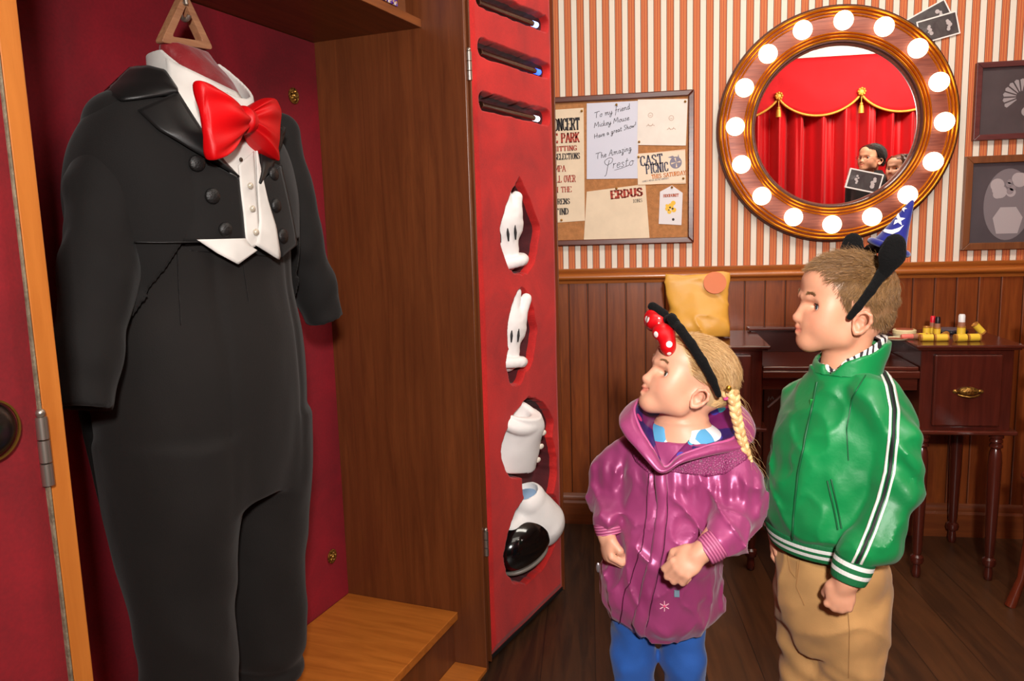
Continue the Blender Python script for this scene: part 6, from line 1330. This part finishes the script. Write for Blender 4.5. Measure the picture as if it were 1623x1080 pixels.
# raincoat
M_coat = NT('magenta_coated_nylon'); gv = M_coat.coord(); gn = M_coat.noise(gv, 6, 3); M_coat.set(Base_Color=M_coat.ramp(gn, [(0.3, lin((142, 50, 100))), (0.7, lin((170, 70, 124)))]), Roughness=.38, Metallic=.20, Sheen_Weight=.2); cr_a = M_coat.node('ShaderNodeTexNoise', noise_type='RIDGED_MULTIFRACTAL', i_Scale=9.0, i_Detail=3.0) if False else None
M_coat.bump(M_coat.noise(M_coat.coord((1, 1, .6)), 14, 3, .5, .8), .30, .012); M_coat = M_coat.m
s = SDF((g_base.x - .22, GY - .27, .36), (g_base.x + .24, GY + .18, 1.06), .0040)
s.stack([grow(1012, 1052, .090, .080), grow(996, 1050, .116, .098), grow(965, 1042, .122, .106), grow(920, 1044, .121, .106), grow(850, 1054, .115, .098), grow(780, 1066, .112, .088), grow(725, 1076, .108, .072), grow(704, 1078, .096, .062)], yg, .01)
s.chain([G_(1002, 716, .03), G_(972, 745, .025), gre, grw + np.array((.0, .012, .020))], [.035, .038, .035, .028], .015)
s.chain([G_(1158, 724, -.040), G_(1168, 762, -.055), gle, G_(1150, 850, -.125), glw + np.array((.030, .012, .012))], [.034, .040, .040, .035, .029], .015)
zy = float(G_(1080, 742, -.07)[2]); zbm = float(G_(1048, 1000, -.09)[2])
def cw(X, Y, Z):
    bel = np.clip((zy - Z) / .03, 0, 1); gath = .0032 * np.sin(X * 230 + 3.5 * vn(X, Y, Z, 16, 10, 5, 1)) * np.exp(-((zy - .028 - Z) / .03) ** 2)
    big = .008 * vn(X + Z * .35, Y, Z, 15, 9, 6, 2) + .006 * vn(X - Z * .5, Y, Z + X * .4, 22, 16, 12, 6) + .0028 * vn(X, Y, Z, 46, 38, 34, 4)
    rid = -.0085 * (1 - np.abs(vn(X + Z * .6, Y, Z - X * .3, 15, 12, 9, 9))) ** 7 - .005 * (1 - np.abs(vn(X - Z * .5, Y, Z + X * .5, 24, 20, 16, 12))) ** 7
    return (big + rid) * (0.35 + .65 * bel) + gath
s.warp(cw); vtx = G_(1050, 738, -.10)
s.ell(G_(1083, 664, .0), (.078, .070, .040), .006, 's')
s.chain([G_(1052, 640, -.085), G_(1056, 700, -.085), G_(1054, 738, -.095)], [.040, .028, .008], .002, 's')
coat = s.build('raincoat', M_coat, girl, relax=1, mw=OFG); cf_ = caster(bvh_of(coat))
M_tee = NT('patterned_tee'); nn = M_tee.node('ShaderNodeTexVoronoi', i_Scale=22.0); M_tee.link(M_tee.coord(), nn.inputs['Vector']); sc2 = M_tee.node('ShaderNodeSeparateColor'); M_tee.link(nn.outputs['Color'], sc2.inputs[0]); M_tee.set(Base_Color=M_tee.ramp(sc2.outputs[0], [(0, lin((226, 224, 226))), (.62, lin((84, 156, 200))), (.76, lin((226, 224, 226))), (.9, lin((204, 34, 44)))], 'CONSTANT'), Roughness=.8)
s = SDF((g_base.x - .14, GY - .16, .80), (g_base.x + .16, GY + .14, 1.04), .004); s.stack([grow(760, 1066, .095, .078), grow(715, 1074, .092, .066), grow(690, 1078, .080, .055), grow(676, 1078, .058, .050)], yg, 0); s.cone(G_(1068, 650, -.06), G_(1074, 690, -.05), .030, .024, .004, 's'); s.build('tee_shirt', M_tee.m, girl, mw=OFG)
# hood lying open around the neck
def loop3(pts, n=72):
    P_ = np.array(pts, float); m = len(P_); out = []
    for k in range(n):
        u = k / n * m; i = int(u); f = u - i; p0, p1, p2_, p3 = P_[(i - 1) % m], P_[i % m], P_[(i + 1) % m], P_[(i + 2) % m]
        out.append(.5 * ((2 * p1) + (p2_ - p0) * f + (2 * p0 - 5 * p1 + 4 * p2_ - p3) * f * f + (3 * p1 - p0 - 3 * p2_ + p3) * f ** 3))
    return np.array(out)
rim = loop3([G_(1053, 740, -.112), G_(1034, 712, -.100), G_(1013, 676, -.070), G_(1006, 645, -.015), G_(1030, 622, .06), G_(1085, 612, .115), G_(1145, 622, .085), G_(1172, 655, .02), G_(1166, 692, -.045), G_(1125, 706, -.085), G_(1080, 722, -.105)])
inn = loop3([G_(1053, 744, -.095), G_(1042, 715, -.080), G_(1036, 690, -.055), G_(1036, 672, -.01), G_(1050, 668, .03), G_(1082, 668, .050), G_(1115, 670, .035), G_(1118, 676, .0), G_(1106, 684, -.030), G_(1090, 700, -.060), G_(1066, 726, -.092)])
out_ = loop3([G_(1053, 748, -.098), G_(1026, 722, -.088), G_(1000, 690, -.060), G_(996, 672, .0), G_(1020, 662, .075), G_(1085, 662, .120), G_(1150, 668, .090), G_(1178, 690, .02), G_(1172, 708, -.045), G_(1128, 722, -.072), G_(1080, 734, -.092)])
def skinloops(nm, loops, mt, parent, mw=None, wob=0.0):
    n = len(loops[0]); V = np.concatenate(loops); V = V + wob * np.stack([vn(V[:, 0], V[:, 1], V[:, 2], 30, seed=k) for k in range(3)], 1)
    F = [(i * n + k, i * n + (k + 1) % n, (i + 1) * n + (k + 1) % n, (i + 1) * n + k) for i in range(len(loops) - 1) for k in range(n)]
    o = mk(nm, V, F, mt, parent, smooth=True, mw=mw); md = o.modifiers.new('t', 'SOLIDIFY'); md.thickness = .003; md.offset = 0; return o
cen_ = rim.mean(0); bulge = lambda a, b, u, k: a * (1 - u) + b * u + (b * .5 + a * .5 - cen_) * np.array((k, k, 0)) * math.sin(PI * u)
skinloops('hood', [bulge(out_, rim, u, .22) for u in np.linspace(0, 1, 9)], M_coat, coat, None, .003)
M_lin = NT('printed_lining'); vv = M_lin.node('ShaderNodeTexVoronoi', i_Scale=26.0); M_lin.link(M_lin.coord(), vv.inputs['Vector']); sv = M_lin.node('ShaderNodeSeparateColor'); M_lin.link(vv.outputs['Color'], sv.inputs[0])
base = M_lin.ramp(M_lin.noise(M_lin.coord(), 9, 2), [(0.0, lin((44, 24, 92))), (.52, lin((112, 28, 92)))], 'CONSTANT'); dot_ = M_lin.math('LESS_THAN', vv.outputs['Distance'], .30); dc = M_lin.ramp(sv.outputs[0], [(0, lin((60, 170, 200))), (.3, lin((220, 60, 130))), (.55, lin((70, 60, 160))), (.8, lin((150, 200, 220)))], 'CONSTANT')
M_lin.set(Base_Color=M_lin.mix(M_lin.math('MULTIPLY', dot_, M_lin.math('GREATER_THAN', sv.outputs[1], .35)), base, dc), Roughness=.45)
skinloops('hood_lining', [inn * (1 - u) + rim * u + np.array((0, 0, -.010 * math.sin(PI * u))) for u in np.linspace(0, .985, 9)], M_lin.m, coat)
MB().tube(list(rim) + [rim[0]], .0030, 8, cap=False).build('hood_piping', plain('pink_piping', (190, 86, 140), .4), coat, smooth=60)
M_yoke = NT('quilted_magenta'); w1 = M_yoke.node('ShaderNodeTexVoronoi', feature='DISTANCE_TO_EDGE', i_Scale=230.0); M_yoke.link(M_yoke.coord(), w1.inputs['Vector']); M_yoke.set(Base_Color=M_yoke.ramp(w1.outputs['Distance'], [(0.02, lin((104, 30, 72))), (.14, lin((150, 56, 108)))]), Roughness=.5); M_yoke.bump(w1.outputs['Distance'], .6, .004); M_yoke = M_yoke.m
drape('yoke', [(1060, 739), (1088, 722), (1130, 708), (1168, 697), (1182, 704)], [(1060, 748), (1090, 752), (1120, 756), (1150, 752), (1184, 728)], M_yoke, coat, .002, .002, 26, 10, fn=cf_)
drape('yoke', [(1003, 668), (1012, 700), (1026, 724), (1042, 742)], [(992, 676), (996, 706), (1008, 732), (1030, 752)], M_yoke, coat, .002, .002, 20, 6, fn=cf_)
drape('front_placket', [(1040, 738), (1042, 800), (1034, 870), (1016, 940), (1004, 988), (1010, 1000)], [(1056, 742), (1058, 800), (1052, 870), (1036, 940), (1024, 990), (1022, 1012)], M_coat, coat, .0045, .003, 60, 6, .002, fn=cf_)
M_thr = plain('dark_magenta_thread', (74, 14, 50), .6)
for pl in ([(1029, 752), (1026, 820), (1014, 880), (990, 945), (984, 985)], [(1056, 744), (1059, 800), (1053, 870), (1037, 940), (1025, 992)]): line_px('puckered_seam', pl, cf_, .0010, M_thr, coat, .0045, 50, 5)
# pocket, charm and embroidered flower
drape('pocket_flap', [(1062, 872), (1085, 866), (1108, 862)], [(1064, 880), (1087, 875), (1110, 870)], M_coat, coat, .004, .003, 14, 4, .001, fn=cf_)
for k in range(6):
    a = k * PI / 3; line_px('embroidered_petal', [(1053 + 2 * math.sin(a), 961 - 2 * math.cos(a)), (1053 + 8 * math.sin(a), 961 - 8 * math.cos(a))], cf_, .0011, plain('pale_pink_thread', (232, 176, 190), .6), coat, .001, 4, 5)
MB().ball(cf_(1053, 961, .001), .0028, 10, 6).build('flower_centre', plain('pink_thread', (216, 60, 110), .6), coat)
MB().box((-.005, -.001, -.007), (.005, .001, .007)).build('reflective_tab', plain('silver_blue_tab', (150, 180, 200), .2, .5), coat, mw=Matrix.Translation(cf_(1073, 940, .003)))
MB().ball(G_(948, 900, -.10), .006, 10, 6, (.8, .5, 1.8)).build('zip_pull', plain('silver_pull', (170, 165, 170), .3, .8), coat, smooth=60)
M_gcf = NT('pink_elastic_cuff'); w2 = M_gcf.node('ShaderNodeTexWave', i_Scale=55.0, i_Distortion=1.0, bands_direction='Z'); M_gcf.link(M_gcf.coord(), w2.inputs['Vector']); M_gcf.set(Base_Color=M_gcf.ramp(w2.outputs['Fac'], [(0, lin((150, 60, 104))), (1, lin((206, 112, 152)))]), Roughness=.5); M_gcf.bump(w2.outputs['Fac'], .4, .003); M_gcf = M_gcf.m
a_ = grw + np.array((.0, .010, .024)); cuff('cuff', a_, a_ + np.array((.006, -.008, -.032)), .028, .026, M_gcf, coat)
a_ = glw + np.array((.032, .010, .016)); cuff('cuff', a_, a_ + np.array((-.028, -.008, -.018)), .028, .025, M_gcf, coat)
# leggings and boots
s = SDF((g_base.x - .14, GY - .12, .05), (g_base.x + .16, GY + .12, .56), .0045)
for nm in ('r', 'l'): hp, kn, an = GL_[nm]; s.chain([hp + np.array((0, 0, .06)), hp * .5 + kn * .5, kn, an + np.array((0, 0, .01))], [.052, .044, .041, .034], .02)
s.ell(np.array(((GL_['r'][0][0] + GL_['l'][0][0]) / 2, GY, .50)), (.09, .07, .05), .03)
s.warp(lambda X, Y, Z: .003 * vn(X, Y, Z, 20, 20, 26, 3) + .002 * vn(X, Y, Z, 44)); s.build('leggings', cloth('blue_jersey', (38, 92, 176), .75, 420, .15), girl, relax=2, mw=OFG)
shoes(GL_, gfwd, plain('pink_shoe', (190, 80, 130), .5), girl, OFG, .9)
# headband with a dotted bow
hg_ = thing('headband', 'black plush headband with red white-dotted bow on the girl', 'headband', Vector(G_(1080, 540))); OFK = Matrix.Translation(-Vector(G_(1080, 540)))
s = SDF(np.array(GH.o) - .15, np.array(GH.o) + .15, .0035)
near_ = [G_(1139, 626, -.068), G_(1129, 602, -.076), G_(1113, 573, -.080), G_(1095, 545, -.074), G_(1078, 522, -.055), G_(1067, 510, -.030)]
loc_ = [GH.loc(p) for p in near_]; pts_ = list(near_) + [GH.p(loc_[-1][0], .0, loc_[-1][2] + .006)] + [GH.p(l[0], -l[1], l[2]) for l in loc_[::-1]]
s.chain(pts_, [.0065, .0085, .0095, .0095, .0095, .010, .010, .010, .0095, .0095, .0095, .0085, .0065], .004); s.build('band', HBD, hg_, relax=1, mw=OFK)
for a_, b_ in ((G_(1070, 514, -.035), G_(1064, 505, -.040)), (G_(1052, 500, .02), G_(1034, 486, .03))):
    s = SDF(np.array(a_) - .08, np.array(a_) + .08, .004); s.cone(a_, b_, .012, .010); s.build('plush_nub', HBD, hg_, relax=1, mw=OFK)
t = NT('red_dotted_satin'); vv = t.node('ShaderNodeTexVoronoi', i_Scale=48.0, i_Randomness=.25); t.link(t.coord(), vv.inputs['Vector']); t.set(Base_Color=t.mix(t.math('LESS_THAN', vv.outputs['Distance'], .30), lin((200, 6, 18)), lin((236, 226, 222))), Roughness=.4)
s = SDF(np.array(GH.o) - .10, np.array(GH.o) + .20, .003); R3 = GH.R
s.ell(G_(1059, 547, -.045), (.016, .022, .025), .008).ell(G_(1052, 528, -.030), (.022, .024, .020), .010).ell(G_(1034, 508, .028), (.018, .022, .023), .010).ell(G_(1040, 512, .005), (.020, .018, .018), .010)
s.warp(lambda X, Y, Z: .0025 * vn(X, Y, Z, 60, 50, 40, 4)); s.ell(G_(1044, 519, -.010), (.013, .013, .015), .003); s.build('dotted_bow', t.m, hg_, relax=1, mw=OFK)

# ------------------------------------------------------------------ the two grown-ups behind the photographer's right shoulder, seen in the mirror
def virt(px, py, D_v): q = at(px, py, D_v); return np.array((q[0], 2 * (YW - 0.012) - D_v, q[2]))
def adult(nm, label, hp, fw, sc, skin, hairc, haird, cloth_c, smile, long_hair, seed):
    H = Head(hp, fw, math.radians(4), sc); b0 = Vector((hp[0], hp[1], 0)); OF = Matrix.Translation(-b0); r = thing('person', label, 'person', b0)
    f3 = np.array(H.f); f3[2] = 0; f3 /= np.linalg.norm(f3); l3 = np.cross((0, 0, 1), f3); yaw = math.atan2(l3[1], l3[0]); zt = hp[2] - .13
    s = SDF((hp[0] - .32, hp[1] - .32, 0), (hp[0] + .32, hp[1] + .32, hp[2] + .13), .0058); add_head(s, H, smile); s.cone(H.p(-.01, 0, -.07), H.p(-.01, 0, -.15), .050, .056, .02)
    cx, cy = hp[0] - f3[0] * .03, hp[1] - f3[1] * .03; sw = .185 if not long_hair else .16
    s.stack([(zt - .62, cx, cy, .145, .105), (zt - .42, cx, cy, .135, .095), (zt - .20, cx, cy, .155, .11), (zt - .08, cx, cy, sw * .9, .085), (zt - .02, cx, cy, .07, .06)], yaw, .03)
    for sg in (1, -1):
        sh = np.array((cx, cy, zt - .085)) + l3 * sg * sw; el = sh + np.array((0, 0, -.28)) + l3 * sg * .03; wr = el + np.array((0, 0, -.20)) + f3 * .10 - l3 * sg * .03
        s.chain([sh, el, wr], [.05, .04, .028], .02); hand(s, wr, np.array((0, 0, -1)) + f3 * .3, -l3 * sg, f3, 1.3, (20, 25, 20), (.3, .2))
        hp_ = np.array((cx, cy, zt - .60)) + l3 * sg * .075; kn = hp_ + np.array((0, 0, -(zt - .65) * .5)); an = np.array((hp_[0], hp_[1], .08)); s.chain([hp_, kn, an], [.085, .058, .042], .03); s.chain([an - (0, 0, .03), an + f3 * .12 - (0, 0, .045)], [.04, .03], .02)
    zone = (lambda x, y, z: ((z > .040) | (x < .045 - .6 * np.clip(.04 - z, 0, .2))) & ~((x > -.034) & (z < -.016)) & (z > -.06) & (x < .075)) if not long_hair else (lambda x, y, z: ((z > .040) | (x < .058 - .4 * np.clip(.04 - z, 0, .2))) & (x < .076) & (z > -.07))
    zf = lambda x, y, z: zone(x, y, z).astype(float)
    s.build('body', skin, r, relax=1, col=face_tint(H, zf, tuple(v * 1.3 for v in lin(hairc)[:3]), smile), mw=OF); eyes(H, r, (70, 52, 40), OF)
    R_ = skull_points(9000, zf, seed); D_ = np.stack([-.5 - 0 * R_[:, 0], .5 * np.sign(R_[:, 1]), -.6 - 0 * R_[:, 0]], 1) + RNG.randn(len(R_), 3) * .2
    h = strands('hair', H, hair_mat('hair_%d' % seed, haird, hairc), r, OF, R_ * 1.02, D_, np.full(len(R_), .022 if not long_hair else .05), .0014, 3, .08, seed, .2, .35 if not long_hair else .1); h['kind'] = 'stuff'
    if long_hair:
        s = SDF(np.array(H.o) - .2, np.array(H.o) + .16, .005)
        for sg in (1, -1): s.chain([H.p(.035, sg * .040, .065), H.p(.030, sg * .062, .035), H.p(.0, sg * .078, -.02), H.p(-.01, sg * .080, -.09), H.p(-.015, sg * .068, -.14)], [.012, .014, .020, .022, .014], .01)
        s.ell(H.p(-.045, 0, -.04), (.06, .07, .10), .02, 'u', H.R); s.warp(lambda X, Y, Z: .002 * vn(X, Y, Z, 120, 120, 12)); s.build('long_hair', hair_mat('hair_long', haird, hairc), r, mw=OF)
    s = SDF((hp[0] - .34, hp[1] - .34, zt - .72), (hp[0] + .34, hp[1] + .34, zt + .06), .008)
    s.stack([(zt - .68, cx, cy, .165, .125), (zt - .42, cx, cy, .155, .115), (zt - .20, cx, cy, .175, .13), (zt - .08, cx, cy, sw * .95, .10), (zt - .015, cx, cy, .085, .075), (zt + .01, cx, cy, .07, .065)], yaw, .02)
    for sg in (1, -1): sh = np.array((cx, cy, zt - .085)) + l3 * sg * sw * .97; el = sh + np.array((0, 0, -.28)) + l3 * sg * .03; wr = el + np.array((0, 0, -.19)) + f3 * .095 - l3 * sg * .03; s.chain([sh, el, wr], [.066, .056, .042], .03)
    s.warp(lambda X, Y, Z: .006 * vn(X, Y, Z, 12)); s.build('sweater', cloth('sweater_%d' % seed, cloth_c, .85, 300, .1), r, mw=OF)
    s = SDF((hp[0] - .25, hp[1] - .25, .08), (hp[0] + .25, hp[1] + .25, zt - .55), .008); s.stack([(zt - .72, cx, cy, .15, .11), (zt - .58, cx, cy, .15, .112)], yaw, .03)
    for sg in (1, -1): hp_ = np.array((cx, cy, zt - .66)) + l3 * sg * .075; s.chain([hp_, hp_ * (1, 1, .5), np.array((hp_[0], hp_[1], .12))], [.10, .075, .065], .03)
    s.build('trousers', cloth('adult_trousers', (40, 44, 60), .8), r, mw=OF)
    LL = {k: (None, None, np.array((cx, cy, .08)) + l3 * sg * .075) for k, sg in (('l', 1), ('r', -1))}; shoes(LL, f3, plain('dark_shoe', (26, 22, 20), .4), r, OF, 1.3)
    return r, H, OF
mhp = virt(1381, 247, 7.0); whp = virt(1426, 264, 6.55)
M_skin_a = skin_mat('adult_skin', (222, 158, 124), 0)
r, H, OF = adult('person', 'man with short dark hair and glasses in dark top, reflected smiling in the mirror', mhp, (-.80, .60), 1.16, M_skin_a, (52, 34, 26), (26, 18, 14), (30, 26, 26), .9, False, 21)
gl = MB()
for sy in (1, -1): gl.tube([H.p(.094 + .0 * a, sy * .031 + .019 * math.cos(a), -.022 + .014 * math.sin(a)) for a in np.linspace(0, 2 * PI, 20)], .0014, 6, cap=False); gl.tube([H.p(.094, sy * .050, -.018), H.p(.04, sy * .078, -.020), H.p(-.01, sy * .080, -.030)], .0014, 6)
gl.tube([H.p(.094, -.012, -.018), H.p(.099, 0, -.014), H.p(.094, .012, -.018)], .0014, 6); gl.build('glasses', plain('thin_metal_frame', (150, 140, 130), .3, .8), r, smooth=60, mw=OF)
adult('person', 'woman with brown hair in dark top, reflected at the mirror edge beside the man', whp, (-.80, .60), 1.10, skin_mat('woman_skin', (230, 170, 138), 0), (98, 58, 34), (50, 28, 16), (46, 34, 36), 1.0, True, 22)
